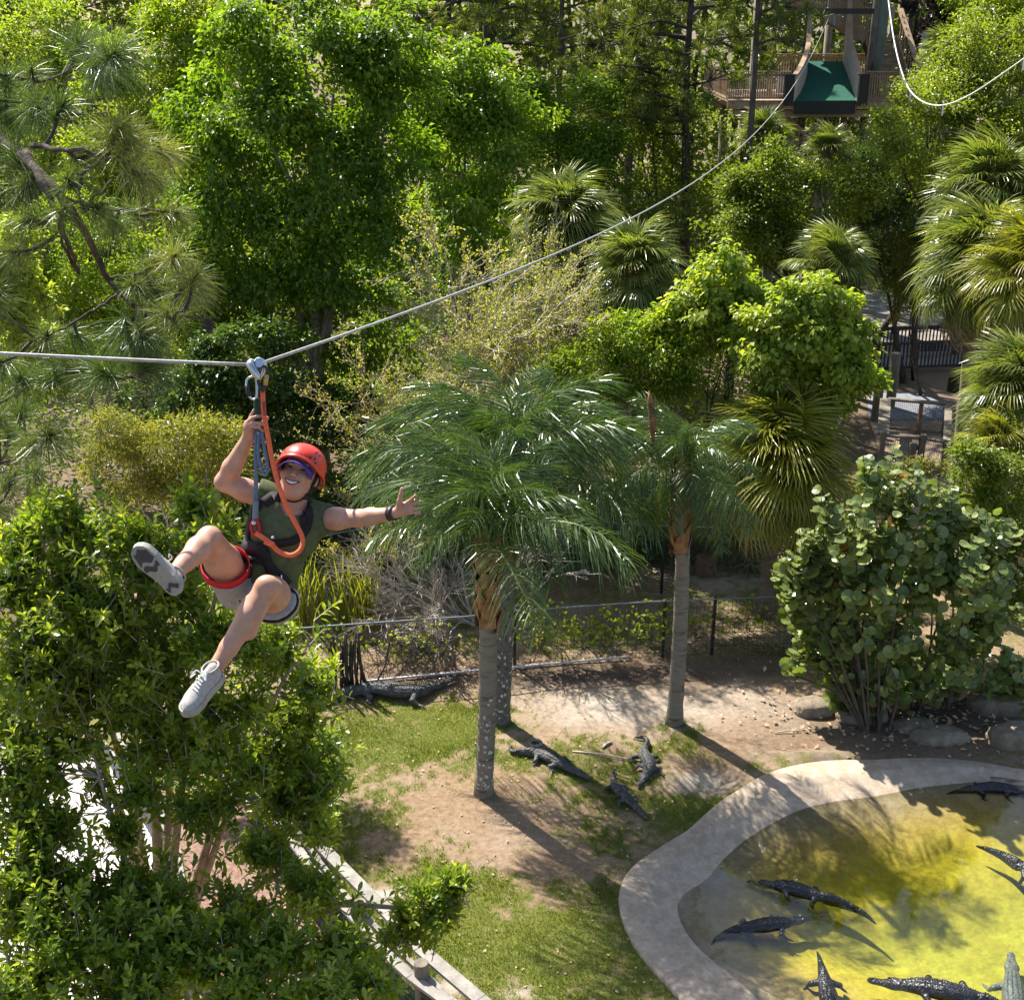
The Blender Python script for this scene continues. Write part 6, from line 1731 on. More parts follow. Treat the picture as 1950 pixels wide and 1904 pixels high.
m_chrome = plain('polished_steel', (.55, .56, .58), .22, .6, .9, .1)
m_dkmetal = plain('dark_carabiner', (.05, .05, .06), .35, .5, .8)
m_brass = plain('brass_carabiner', (.50, .36, .14), .35, .5, .7)
t = thing('trolley', 'shiny two wheeled pulley trolley riding on the cable above the rider', 'pulley', A0)
def cw(px, py, d): return C2W(cpt(px, py, d))
dirc = norm(right[2] - left[2])
for px, py in ((481, 695), (495, 692)):
    q = cw(px, py, 5.72)
    part('wheel', m_chrome, t, lambda m: m.tube([q + RIGHT * 0 + BACK * .028, q + BACK * .022, q, q - BACK * .022, q - BACK * .028], [.022, .026, .021, .026, .022], 16), smooth=False)
part('side_plate', m_chrome, t, lambda m: m.tube(spline([cw(476, 690, 5.70), cw(480, 700, 5.69), cw(488, 714, 5.69), cw(494, 722, 5.69)], 8), [.018, .020, .020, .019, .018, .016, .013, .010], 8), smooth=True)
part('side_plate', m_chrome, t, lambda m: m.tube(spline([cw(500, 688, 5.73), cw(502, 700, 5.74), cw(497, 712, 5.74), cw(492, 722, 5.73)], 8), [.016, .018, .019, .018, .016, .014, .012, .010], 8), smooth=True)
def carabiner(name, label, pts, d, mat, r=.0065, gate=None):
    p = [cw(x, y, d) for x, y in pts]; s = spline(p + [p[0]], 40)
    tt = thing(name, label, 'carabiner', p[0]); part('frame', mat, tt, lambda m: m.tube(s, r, 7, cap=False), smooth=True)
    if gate: part('gate', gate[1], tt, lambda m: m.tube([cw(*gate[0][0], d), cw(*gate[0][1], d)], r * 1.7, 8), smooth=True)
carabiner('carabiner', 'dark carabiner with a brass gate holding the orange strap under the trolley', [(494, 700), (505, 698), (509, 710), (507, 730), (501, 744), (495, 738), (491, 722)], 5.70, m_dkmetal, .0065, [((508, 714), (505, 734)), m_brass])
carabiner('carabiner', 'grey screw gate carabiner hanging left below the trolley', [(482, 716), (471, 722), (469, 735), (472, 750), (480, 760), (488, 757), (489, 740), (488, 722)], 5.74, m_chrome, .006, [((469, 732), (475, 755)), m_dkmetal])

# ---- the body, in camera axes (x right, y up, z towards the lens)
c = cpt
J = dict(neck=c(553, 975, 5.98), chest=c(540, 1010, 6.0), belly=c(515, 1075, 6.03), hip=c(497, 1122, 6.05),
         shR=c(505, 948, 5.97), elR=c(427, 918, 5.93), wrR=c(475, 830, 5.83), shL=c(603, 988, 6.0), elL=c(684, 987, 5.90), wrL=c(751, 977, 5.80),
         hipR=c(452, 1118, 6.02), knR=c(399, 1025, 5.64), anR=c(331, 1092, 5.36), hipL=c(526, 1146, 6.05), knL=c(509, 1120, 5.60), anL=c(404, 1282, 5.50))
lo = np.array([c(250, 0, 5.1)[0], c(0, 1400, 5.2)[1], -6.28]); hi = np.array([c(830, 0, 5.6)[0], c(0, 740, 5.8)[1], -5.05])
lo = np.array([min(c(258, 0, 5.2)[0], c(258, 0, 6.2)[0]), c(0, 1320, 5.5)[1], -6.26]); hi = np.array([c(812, 0, 5.8)[0], c(0, 765, 5.8)[1], -5.24])
S = SDF(lo, hi, .0064)
# torso
tx = norm(J['shL'] - J['shR']); tu = norm(J['neck'] - J['hip']); tu = norm(tu - tx * (tu @ tx) * .0); tf = norm(np.cross(tx, tu)); tx = np.cross(tu, tf); TRm = np.stack([tx, tu, tf], 1)
def torso(g, grow=0.0, k=.05):
    g.ell(J['chest'] + tu * .01, np.array([.165, .17, .105]) + grow, TRm, k)
    g.ell(J['chest'] + tf * .045 - tx * .065 - tu * .01, np.array([.075, .07, .065]) + grow, TRm, k)
    g.ell(J['chest'] + tf * .045 + tx * .065 - tu * .01, np.array([.075, .07, .065]) + grow, TRm, k)
    g.ell(J['belly'], np.array([.135, .15, .095]) + grow, TRm, k)
    g.ell(J['hip'], np.array([.165, .12, .115]) + grow, TRm, k)
    g.cap(J['shR'], J['neck'] - tu * .03, .055 + grow, .06 + grow, k); g.cap(J['shL'], J['neck'] - tu * .03, .055 + grow, .06 + grow, k)
torso(S)
# head
HS = 1.06
HC = c(569, 906, 5.93)
hu = norm(np.array([.27, .95, -.14])); hf = norm(np.array([-.10, .0, 1.0]) - hu * (np.array([-.10, .0, 1.0]) @ hu)); hx = np.cross(hu, hf); HR = np.stack([hx, hu, hf], 1)
hp = lambda x, y, z: HC + (hx * x + hu * y + hf * z) * HS
hell = lambda c_, r_, R_, k_, sub=False: S.ell(c_, np.array(r_) * HS, R_, k_, sub)
S.cap(J['neck'] - tu * .02, hp(0, -.07, -.03), .060, .054, .03)
hell(hp(0, .045, -.020), (.076, .095, .098), HR, .02)
hell(hp(0, -.030, .018), (.066, .085, .070), HR, .03)
hell(hp(0, -.085, .045), (.034, .028, .036), HR, .03)
for sg in (-1, 1):
    S.cap(hp(sg * .055, -.050, -.01), hp(sg * .020, -.090, .045), .022, .022, .025)
    hell(hp(sg * .042, -.012, .058), (.026, .022, .022), HR, .02)
    hell(hp(sg * .030, .022, .083), (.016, .011, .012), HR, .012, sub=True)
    hell(hp(sg * .079, .0, -.02), (.010, .032, .020), HR, .008)
S.cap(hp(0, .025, .080), hp(0, -.012, .101), .009, .012, .012)
for sg in (-1, 1): hell(hp(sg * .011, -.016, .094), (.008, .007, .010), HR, .006)
hell(hp(0, .045, .078), (.055, .012, .015), HR, .02)
hell(hp(0, -.050, .082), (.030, .016, .014), HR, .015)
# arms
S.chain([J['shR'], J['shR'] * .5 + J['elR'] * .5, J['elR']], [.056, .052, .045], .03)
S.chain([J['elR'], J['elR'] * .68 + J['wrR'] * .32, J['wrR']], [.043, .045, .029], .02)
S.chain([J['shL'], J['shL'] * .5 + J['elL'] * .5, J['elL']], [.056, .050, .041], .03)
S.chain([J['elL'], J['elL'] * .68 + J['wrL'] * .32, J['wrL']], [.040, .041, .027], .02)
# open hand
hz = 5.79
pw = c(757, 976, hz); pm = c(773, 966, hz - .01)
pn = norm(np.cross(c(778, 956, hz) - pw, c(784, 978, hz) - pw))
S.ell((pw * .42 + pm * .58), (.040, .034, .017), np.stack([norm(pm - pw), norm(np.cross(pn, pm - pw)), pn], 1), .012)
def fing(pts, r, k=.006):
    p = [c(*q) for q in pts]; S.chain(p, np.linspace(r, r * .8, len(p)), k)
for b0, m0, t0, r in (((777, 956, hz - .01), (785, 949.5, hz - .03), (792, 942.5, hz - .055), .0088), ((782, 961.5, hz - .01), (791, 957.5, hz - .035), (800.5, 954, hz - .06), .0088),
                      ((784, 968.5, hz - .01), (792, 968.5, hz - .035), (801, 967.5, hz - .058), .0084), ((783, 975.5, hz - .005), (791, 976.8, hz - .025), (800.5, 977.2, hz - .045), .0075)):
    S.cap(c(*[(a + b) / 2 for a, b in zip((762, 973, hz), b0)]), c(*b0), .011, .011, .01); fing((b0, m0, t0), r)
S.chain([c(759, 972, hz - .01), c(761, 954, hz - .03), c(763.5, 942, hz - .04), c(765.5, 930, hz - .045)], [.016, .0125, .0098, .0082], .008)
# gripping hand round the lanyard
gz = 5.80
S.ell(c(474, 814, gz), (.020, .038, .027), np.stack([norm(np.array([.9, .35, 0])), norm(np.array([-.35, .9, 0])), np.array([0, 0, 1.0])], 1), .014)
S.cap(J['wrR'], c(474, 816, gz), .027, .024, .02)
fing(((473, 803, gz - .01), (478, 792, gz - .025), (483, 783, gz - .03), (488.5, 776, gz - .03)), .0088)
fing(((471, 804, gz - .015), (481, 796, gz - .045), (492, 792, gz - .048), (503, 793.5, gz - .03)), .0090)
fing(((472, 810, gz - .015), (482, 805, gz - .046), (495, 806, gz - .050), (507, 812.5, gz - .032)), .0088)
fing(((474, 816, gz - .012), (483, 812, gz - .044), (493, 814, gz - .046), (501, 820.5, gz - .03)), .0080)
S.chain([c(476, 812, gz + .02), c(490, 808, gz + .035), c(503, 804, gz + .03), c(509, 796, gz + .02)], [.014, .012, .0105, .0092], .008)
# legs
S.chain([J['hipR'], J['hipR'] * .45 + J['knR'] * .55, J['knR']], [.092, .078, .056], .04)
S.chain([J['knR'], J['knR'] * .68 + J['anR'] * .32, J['knR'] * .3 + J['anR'] * .7, J['anR']], [.052, .055, .040, .034], .02)
S.chain([J['hipL'], J['hipL'] * .45 + J['knL'] * .55, J['knL']], [.092, .080, .058], .04)
S.chain([J['knL'], J['knL'] * .68 + J['anL'] * .32, J['knL'] * .3 + J['anL'] * .7, J['anL']], [.053, .057, .040, .034], .02)
kf = norm(np.cross(J['knL'] - J['anL'], [1.0, 0, 0])); S.ell(J['knL'] + [0, .012, .025], (.044, .044, .036), None, .02)
for a, b in (('knL', 'anL'), ('knR', 'anR')):
    q = J[a] * .66 + J[b] * .34; S.ell(q + norm(np.cross(J[b] - J[a], [0, 0, 1.0])) * 0 - [0, .008, .014], (.042, .08, .043), np.stack([np.array([1.0, 0, 0]), norm(J[a] - J[b]), norm(np.cross([1.0, 0, 0], J[a] - J[b]))], 1), .03)

m_skin, nt, out = newmat('skin')
n1 = noise(nt, 18, 4); col = ramp(nt, n1, [(.3, (.42, .215, .14)), (.7, (.54, .30, .205))])
b = principled(nt, out, col, .48, .4, bump(nt, noise(nt, 160, 3), .08, .002))
b.inputs['Subsurface Weight'].default_value = .12; b.inputs['Subsurface Radius'].default_value = (.012, .005, .003); b.inputs['Subsurface Scale'].default_value = .5

root = C2W(J['hip'])
person = thing('person', 'smiling rider in a green shirt and red helmet hanging from the zip line', 'person', root)
def sdf_obj(name, g, mat, parent=person, smooth_it=2):
    V, Q = g.surface()
    W = C2W(V); mb = MB().add(W, Q)
    return mb.build(name, mat, parent, True)
sdf_obj('body', S, m_skin)

# shirt
def fold(g, amp, sc, sd):
    X = np.stack(np.meshgrid(*[g.lo[k] + g.h * np.arange(g.n[k], dtype=np.float32) for k in range(3)], indexing='ij'), -1)
    u = X @ np.array([.8, .6, .1], np.float32); v = X @ np.array([-.5, .8, .3], np.float32)
    g.f += (amp * (fbm(u, v * .35, sd, sc) - .5) * 2).astype(np.float32)
    return g
tlo, thi = np.minimum(J['hip'], J['shR']) - [.22, .22, .24], np.maximum(J['neck'], J['shL']) + [.22, .16, .24]
G = SDF(tlo, thi, .0055)
torso(G, .014)
G.chain([J['shR'], J['shR'] * .72 + J['elR'] * .28], [.072, .076], .04); G.chain([J['shL'], J['shL'] * .72 + J['elL'] * .28], [.072, .074], .04)
G.cap(J['chest'], J['belly'], .12, .11, .06)
fold(G, .012, .085, 5)
sl = J['shR'] * .76 + J['elR'] * .24; G.cut(sl, norm(J['elR'] - J['shR']))
sl = J['shL'] * .70 + J['elL'] * .30; G.cut(sl, norm(J['elL'] - J['shL']))
G.cut(J['hip'] - tu * .035, -tu)
G.cap(J['neck'] - tu * .03 + tf * .035, J['neck'] + tu * .15 + tf * .03, .066, .08, .008, sub=True)
m_shirt = roughmat('olive_shirt', (.070, .085, .042), (.115, .135, .070), 30, .9, .1, .3, .003)
sdf_obj('shirt', G, m_shirt)
# shorts
H = SDF(np.minimum(J['hipR'], J['knR']) - [.2, .3, .4], np.maximum(J['hipL'], J['hip']) + [.25, .18, .45], .007)
H.ell(J['hip'] - tu * .02, (.178, .115, .128), TRm, .05)
for a, b_, f in (('hipR', 'knR', .62), ('hipL', 'knL', .50)):
    e = J[a] * (1 - f) + J[b_] * f; H.chain([J[a], e, e + (J[b_] - J[a]) * .2], [.108, .104, .107], .05)
fold(H, .011, .08, 9)
for a, b_, f in (('hipR', 'knR', .60), ('hipL', 'knL', .47)):
    d_ = norm(J[b_] - J[a]); H.cut(J[a] * (1 - f) + J[b_] * f, norm(d_ + np.array([0, .15, 0])))
H.cut(J['hip'] + tu * .075, tu)
m_short = roughmat('grey_shorts', (.30, .285, .29), (.42, .40, .405), 40, .9, .1, .3, .003)
sdf_obj('shorts', H, m_short)
# helmet
Kg = SDF(HC - .22, HC + .24, .0042)
Kg.ell(hp(0, .052, -.012), np.array([.108, .100, .128]) * HS, HR, .01)
Kg.ell(hp(0, .052, -.012), np.array([.098, .090, .118]) * HS, HR, .002, sub=True)
X = np.stack(np.meshgrid(*[Kg.lo[k] + Kg.h * np.arange(Kg.n[k]) for k in range(3)], indexing='ij'), -1) - HC
X = X / HS
lx, ly, lz = X @ hx, X @ hu, X @ hf
rim = .050 + .018 * np.clip(lz / .1, -1, 1) - .030 * np.clip(-lz / .1, 0, 1) - .030 * np.clip(np.abs(lx) / .1, 0, 1) ** 2
Kg.f = np.maximum(Kg.f, (rim - ly).astype(np.float32))
Kg.f = np.minimum(Kg.f, (np.sqrt(np.maximum(0, (np.sqrt((lx / .111) ** 2 + ((lz + .012) / .131) ** 2 + 1e-9) - 1) * .118) ** 2 * 1.0 + (np.minimum(0, np.sqrt((lx / .111) ** 2 + ((lz + .012) / .131) ** 2 + 1e-9) - 1) * .118) ** 2 + (ly - rim) ** 2) - .0075).astype(np.float32) + 0 * 1)
m_helm, nt, out = newmat('red_helmet'); principled(nt, out, mixc(nt, (.56, .030, .016), (.66, .052, .028), noise(nt, 20, 3)), .34, .5)
helmet = sdf_obj('helmet', Kg, m_helm)
hw = lambda x, y, z: C2W(hp(x, y, z))
def on_helm(az, el):
    a, e = math.radians(az), math.radians(el)
    n_ = np.array([math.sin(a) * math.cos(e), math.sin(e), math.cos(a) * math.cos(e)])
    p_ = np.array([.108, .100, .128]) * n_ / np.linalg.norm(n_) ; nn_ = norm(p_ / np.array([.108, .100, .128]) ** 2)
    return p_ + np.array([0, .052, -.012]), nn_
for az, el in ((52, 42), (44, 36), (58, 33), (30, 17), (42, 18), (46, 8), (-46, 40), (-52, 22), (-46, 16), (-38, 46)):
    p_, n_ = on_helm(az, el); p_ = hw(*p_); n_ = CAMR @ (HR @ n_)
    part('vent_hole', M['black'], helmet, lambda m: m.tube([p_ - n_ * .002, p_ + n_ * .0012], .0055, 10))
# worn lettering across the helmet front
cu = bpy.data.curves.new('letters', 'FONT'); cu.body = 'GATORLAND'; cu.size = .019; cu.extrude = .0; cu.align_x = 'CENTER'; cu.resolution_u = 2
tmp = bpy.data.objects.new('letters', cu); COL.objects.link(tmp)
dg = bpy.context.evaluated_depsgraph_get(); me = bpy.data.meshes.new_from_object(tmp.evaluated_get(dg)); bpy.data.objects.remove(tmp)
co = np.array([v.co[:] for v in me.vertices])
for i, v in enumerate(me.vertices):
    az = co[i, 0] / .118 * 57.3 + 2; el = 17 + co[i, 1] / .105 * 57.3
    p_, n_ = on_helm(az, el); v.co = hw(*(p_ + n_ * .0012)) - root
put('lettering', me, plain('faded_print', (.24, .035, .030), .6), helmet)
# visor cap
def brim():
    mb = MB(); us = np.linspace(-1, 1, 17); vs = np.linspace(0, 1, 7); V = []
    for v in vs:
        for u in us:
            a = u * 1.25
            V.append([.078 * math.sin(a) * (1 + .10 * v), .056 - .030 * (abs(u)) ** 1.8 - .016 * v - .024 * v * abs(u) ** 2, .066 * math.cos(a) + .020 + v * .058 * (1 - .35 * u * u)])
    V = np.array(V); top = np.array([hw(*q) for q in V]); bot = np.array([hw(q[0], q[1] - .005, q[2]) for q in V]); n = 17; i, j = np.meshgrid(np.arange(6), np.arange(16), indexing='ij')
    q = np.stack([i * n + j, i * n + j + 1, (i + 1) * n + j + 1, (i + 1) * n + j], -1).reshape(-1, 4)
    k = np.arange(16) + 6 * n
    mb.add(np.vstack([top, bot]), [q, q[:, ::-1] + 119, np.stack([k, k + 1, k + 120, k + 119], 1)])
    return mb
m_cap = roughmat('purple_cap', (.060, .035, .24), (.11, .075, .36), 30, .8)
brim().build('cap_brim', m_cap, person, True)
# face
def on(g, x, y, z0=.16, z1=-.05):
    """surface point of field g under the head-frame line (x, y, .)"""
    zs = np.linspace(z0, z1, 240); p_ = HC + hx * x * HS + hu * y * HS + zs[:, None] * hf; f = g.at(p_); i = int(np.argmax(f < 0)); return p_[i]
def face_strip(name, pts, w, mat, th=.0015, par=person):
    q = np.array([on(S, *p_) for p_ in pts]); s = spline(q, 12); nn_ = S.grad(s)
    w_ = w * np.clip(np.sin(np.linspace(.12, math.pi - .12, 12)) ** .6, .15, 1)
    mb = MB(); mb.ribbon(C2W(s + nn_ * .0006), nn_ @ CAMR.T, w_, th); return mb.build(name, mat, par, True)
m_lip = plain('lips', (.38, .13, .105), .5); m_teeth = plain('teeth', (.80, .78, .73), .3, .5); m_brow = plain('eyebrow', (.13, .075, .045), .8)
face_strip('mouth', [(-.033, -.036), (-.018, -.046), (0, -.050), (.018, -.046), (.033, -.036)], .017, plain('mouth_dark', (.12, .03, .025), .6), .0008)
face_strip('teeth', [(-.025, -.0405), (-.012, -.0465), (0, -.0485), (.012, -.0465), (.025, -.0405)], .0105, m_teeth, .0022)
face_strip('upper_lip', [(-.033, -.033), (-.016, -.0385), (0, -.0395), (.016, -.0385), (.033, -.033)], .005, m_lip, .003)
face_strip('lower_lip', [(-.028, -.044), (-.014, -.0555), (0, -.0585), (.014, -.0555), (.028, -.044)], .007, m_lip, .003)
for sg in (-1, 1):
    face_strip('eye', [(sg * .017, .019), (sg * .029, .0235), (sg * .041, .020)], .008, plain('eye_dark', (.035, .022, .018), .3), .002)
    face_strip('eyelid', [(sg * .016, .016), (sg * .029, .0165), (sg * .042, .016)], .003, plain('eyelid', (.30, .15, .11), .6), .002)
    face_strip('eyebrow', [(sg * .013, .036), (sg * .028, .042), (sg * .045, .038)], .007, m_brow, .002)
    face_strip('nostril', [(sg * .006, -.0235), (sg * .009, -.0225), (sg * .012, -.0235)], .004, plain('nostril_dark', (.10, .035, .025), .8), .001)
    face_strip('cheek_line', [(sg * .024, -.012), (sg * .036, -.026), (sg * .040, -.042)], .0025, plain('cheek_crease', (.34, .165, .115), .7), .0006)
# hair behind the ear, chin strap
m_hair = plain('brown_hair', (.06, .035, .02), .6)
for sg in (-1, 1):
    hm = MB(); hm.tube(np.array([hw(sg * .070, .03, -.03), hw(sg * .073, .0, -.045), hw(sg * .066, -.04, -.06)]), [.018, .02, .012], 7); hm.build('hair', m_hair, person, True)
m_strap = roughmat('black_webbing', (.010, .010, .011), (.022, .022, .024), 60, .75, .3, .3, .002)
def skin_strap(name, pts, w, mat, g=None, th=.004, lift=.003, n=20, parent=person, frame=True):
    q = np.array([on(g, *p_) for p_ in pts]) if frame else np.array(pts); s = spline(q, n)
    for _ in range(3): s = s - S.grad(s) * (np.minimum(S.at(s), .02) - lift)[:, None]
    nn_ = S.grad(s); mb = MB(); mb.ribbon(C2W(s), nn_ @ CAMR.T, w, th); return mb.build(name, mat, parent, True)
skin_strap('chin_strap', [hp(-.082, .035, -.0), hp(-.074, -.03, .005), hp(-.045, -.095, .02), hp(0, -.118, .035), hp(.045, -.100, .02), hp(.074, -.03, .005), hp(.083, .035, 0)], .015, m_strap, frame=False, n=40)
skin_strap('chin_strap', [hp(.084, .03, -.03), hp(.080, -.02, -.02), hp(.072, -.055, .0)], .012, m_strap, frame=False)
mb = MB(); mb.box(C2W(hp(.062, -.085, .02)), (.02, .012, .03)); mb.build('strap_buckle', M['black'], person)

# harness: webbing that follows the shirt
def hit(g, px, py, d0=5.4, d1=6.2, off=.006):
    ds = np.linspace(d0, d1, 400); r = np.stack([cpt(px, py, d) for d in ds]); f = g.at(r)
    ins = np.all((r > g.lo) & (r < g.lo + g.h * (g.n - 1)), 1) & (f < 0)
    if not ins.any(): return None
    p_ = r[int(np.argmax(ins))]; return p_ + g.grad(p_) * off
def webbing(name, px, w, mat, g=G, n=24, th=.004, parent=None, off=.006):
    q = []
    for a, b_ in zip(px[:-1], px[1:]):
        for u in np.linspace(0, 1, 7)[:-1]:
            h = hit(g, a[0] + (b_[0] - a[0]) * u, a[1] + (b_[1] - a[1]) * u, off=off)
            if h is not None: q.append(h)
    if len(q) < 3: return None
    q = np.array(q); s = spline(q[::2] if len(q) > 8 else q, n); s[1:-1] = (s[:-2] + 2 * s[1:-1] + s[2:]) / 4
    nn_ = g.grad(s); mb = MB(); mb.ribbon(C2W(s), nn_ @ CAMR.T, w, th); return mb.build(name, mat, parent or person, True)
webbing('chest_strap', [(503, 958), (520, 946), (535, 948), (545, 956)], .052, m_strap)
webbing('shoulder_strap', [(497, 950), (480, 985), (473, 1015), (474, 1045)], .045, m_strap)
webbing('shoulder_strap', [(566, 968), (578, 985), (580, 1005), (574, 1022), (555, 1030), (530, 1035), (505, 1030)], .040, m_strap)
webbing('shoulder_strap', [(586, 962), (590, 985), (583, 1008), (570, 1022)], .036, m_strap)
webbing('waist_pad', [(462, 1040), (475, 1043), (495, 1048), (515, 1052)], .085, m_strap, th=.012)
webbing('waist_strap', [(456, 1062), (470, 1064), (490, 1066), (520, 1072)], .030, m_strap, off=.012)
webbing('hanging_strap', [(505, 1048), (510, 1070), (518, 1090), (525, 1104)], .048, m_strap, off=.012)
webbing('hanging_strap', [(515, 1075), (530, 1090), (545, 1104), (552, 1110)], .030, m_strap, off=.01)
mb = MB(); q = C2W(hit(G, 524, 1101, off=.02)); mb.tube([q - RIGHT * .028, q + RIGHT * .026 - UP * .006], .006, 6); mb.tube([q - RIGHT * .028 + UP * .03, q - RIGHT * .028], .005, 6); mb.tube([q + RIGHT * .026 + UP * .024, q + RIGHT * .026 - UP * .006], .005, 6); mb.build('buckle', m_chrome, person)
mb = MB(); a_ = hit(G, 540, 962, off=.012)
if a_ is not None: mb.beam(C2W(a_ - [.022, -.012, 0]), C2W(a_ + [.012, -.012, 0]), .03, .012, BACK); mb.build('shoulder_pad_clip', plain('silver_tape', (.55, .52, .56), .4), person)
m_red = roughmat('red_webbing', (.46, .010, .018), (.60, .022, .030), 50, .6, .3, .2, .002)
def loop_band(name, a, b_, f, r0, w, mat, tilt, th=.006, arc=(0, 2 * math.pi)):
    """a band round the thigh, following shorts"""
    ctr = J[a] * (1 - f) + J[b_] * f; ax = norm(J[b_] - J[a] + np.array(tilt)); u_ = norm(np.cross(ax, [0, 0, 1.0])); v_ = np.cross(ax, u_)
    an = np.linspace(*arc, 44); q = []
    for x in an:
        dr = u_ * math.cos(x) + v_ * math.sin(x); rs = np.linspace(.03, .17, 120); f_ = H.at(ctr + rs[:, None] * dr); o_ = np.where(f_ < 0)[0]
        q.append(ctr + dr * ((rs[o_[-1]] if len(o_) else r0) + .005))
    q = np.array(q)
    for _ in range(3): q[1:-1] = (q[:-2] + q[1:-1] * 2 + q[2:]) / 4
    mb = MB(); mb.ribbon(C2W(q), (q - ctr) @ CAMR.T, w, th); return mb.build(name, mat, person, True)
loop_band('leg_loop', 'hipR', 'knR', .44, .105, .045, m_red, (.10, .06, 0))
loop_band('leg_loop', 'hipR', 'knR', .36, .105, .03, m_strap, (.10, .06, 0))
loop_band('leg_loop', 'hipL', 'knL', .22, .105, .045, m_strap, (0, .0, 0))
webbing('leg_loop_riser', [(470, 1048), (463, 1075), (459, 1095)], .040, m_red, H, off=.012) or webbing('leg_loop_riser', [(470, 1045), (464, 1062), (458, 1082)], .040, m_red, G, off=.014)
mb = MB(); mb.tube(spline([C2W(c(549, 1130, 5.93)), C2W(c(556, 1142, 5.92)), C2W(c(555, 1155, 5.92)), C2W(c(549, 1158, 5.93))], 12), .007, 6); mb.build('gear_loop', plain('orange_cord', (.75, .16, .05), .6), person, True)
# watch band
ax = norm(J['wrL'] - J['elL']); q = J['wrL'] - ax * .014; rr_ = .031; u_ = norm(np.cross(ax, [0, 0, 1.0])); v_ = np.cross(ax, u_); an = np.linspace(0, 2 * math.pi, 25)
mb = MB(); ring = q + (np.cos(an)[:, None] * u_ + np.sin(an)[:, None] * v_) * rr_; mb.ribbon(C2W(ring), (ring - q) @ CAMR.T, .032, .004); mb.build('watch', plain('dark_watch_band', (.035, .022, .022), .45), person, True)

# shoes
m_shoe = roughmat('pale_shoe_mesh', (.32, .295, .26), (.47, .44, .40), 60, .85, .2, .4, .002); m_sole = roughmat('pale_sole', (.30, .285, .25), (.44, .42, .37), 20, .8); m_tread = plain('dark_tread', (.06, .06, .065), .7); m_lace = plain('lace', (.72, .70, .68), .8)
def shoe(heel, toe, upv, ankle, Ls=.275):
    ax = norm(toe - heel); up_ = norm(upv - ax * (upv @ ax)); sd_ = np.cross(ax, up_)
    tt = np.linspace(0, 1, 22)
    wd = np.interp(tt, [0, .05, .15, .35, .55, .72, .88, .96, 1], [.012, .028, .036, .034, .040, .048, .042, .026, .006])
    hh = np.interp(tt, [0, .05, .15, .28, .42, .6, .8, .93, 1], [.035, .066, .076, .076, .072, .058, .042, .030, .012])
    off = np.interp(tt, [0, .3, .6, 1], [0, -.004, .004, .0])
    an = np.linspace(0, math.pi, 13); V = []
    for i in range(22):
        ctr = heel + ax * tt[i] * Ls + sd_ * off[i]
        V += [ctr + sd_ * math.cos(a) * wd[i] * (1 - .12 * math.sin(a)) + up_ * (.014 + (abs(math.sin(a)) ** .75) * hh[i]) for a in an]
    V = np.array(V); i, j = np.meshgrid(np.arange(21), np.arange(12), indexing='ij')
    sh = MB().add(C2W(V), np.stack([i * 13 + j, i * 13 + j + 1, (i + 1) * 13 + j + 1, (i + 1) * 13 + j], -1).reshape(-1, 4)).build('shoe', m_shoe, person, True)
    so = MB(); V = []
    for i in range(22):
        ctr = heel + ax * tt[i] * (Ls + .006) - ax * .003 + sd_ * off[i]; w_ = wd[i] + .005; rise = .010 * max(0, tt[i] - .75) * 4 * .25
        V += [ctr + sd_ * w_ + up_ * .020, ctr - sd_ * w_ + up_ * .020, ctr - sd_ * w_ * .96 + up_ * (-.014 + rise), ctr + sd_ * w_ * .96 + up_ * (-.014 + rise)]
    i, j = np.meshgrid(np.arange(21), np.arange(4), indexing='ij')
    so.add(C2W(np.array(V)), [np.stack([i * 4 + j, i * 4 + (j + 1) % 4, (i + 1) * 4 + (j + 1) % 4, (i + 1) * 4 + j], -1).reshape(-1, 4), np.array([[0, 1, 2, 3], [84, 87, 86, 85]])]); so.build('sole', m_sole, sh)
    # wavy tread bands under the forefoot
    for t0, t1, mt in ((.70, .93, m_tread), (.53, .63, m_tread), (.12, .20, m_tread)):
        us = np.linspace(-.82, .82, 15); P0 = []
        for u in us:
            for q_ in (t0, t1):
                tq = q_ + .035 * math.sin(u * 5 + q_ * 9); w_ = np.interp(tq, tt, wd) + .003
                P0.append(heel + ax * tq * Ls + sd_ * (u * w_ + np.interp(tq, tt, off)) + up_ * (-.0165 + .010 * max(0, tq - .75)))
        k = np.arange(14) * 2; MB().add(C2W(np.array(P0)), np.stack([k, k + 1, k + 3, k + 2], 1)).build('tread', mt, sh)
    for kx in range(5):
        tq = .40 + kx * .06; h_ = np.interp(tq, tt, hh) + .016; w_ = np.interp(tq, tt, wd)
        a_ = heel + ax * tq * Ls + up_ * h_ * .90 + sd_ * w_ * .5; b_ = heel + ax * (tq + .04) * Ls + up_ * (np.interp(tq + .04, tt, hh) + .016) * .90 - sd_ * w_ * .5
        mb = MB(); mb.tube(C2W(np.array([a_, (a_ + b_) / 2 + up_ * .007, b_])), .0035, 5); mb.build('lace', m_lace, sh)
    k_ = heel + ax * .40 * Ls + up_ * (.078 + .018)
    for sg in (-1, 1):
        mb = MB(); mb.tube(C2W(spline(np.array([k_, k_ + sd_ * sg * .025 + up_ * .012, k_ + sd_ * sg * .040 - up_ * .010 + ax * .03, k_ + sd_ * sg * .020 + ax * .012 + up_ * .004]), 10)), .003, 5); mb.build('lace', m_lace, sh)
    cl = MB(); an2 = np.linspace(0, 2 * math.pi, 17); cc = heel + ax * .045 + up_ * .078
    ring = cc + np.cos(an2)[:, None] * ax * .044 + np.sin(an2)[:, None] * sd_ * .034; cl.tube(C2W(ring), .005, 6, cap=False); cl.build('collar', m_shoe, sh, True)
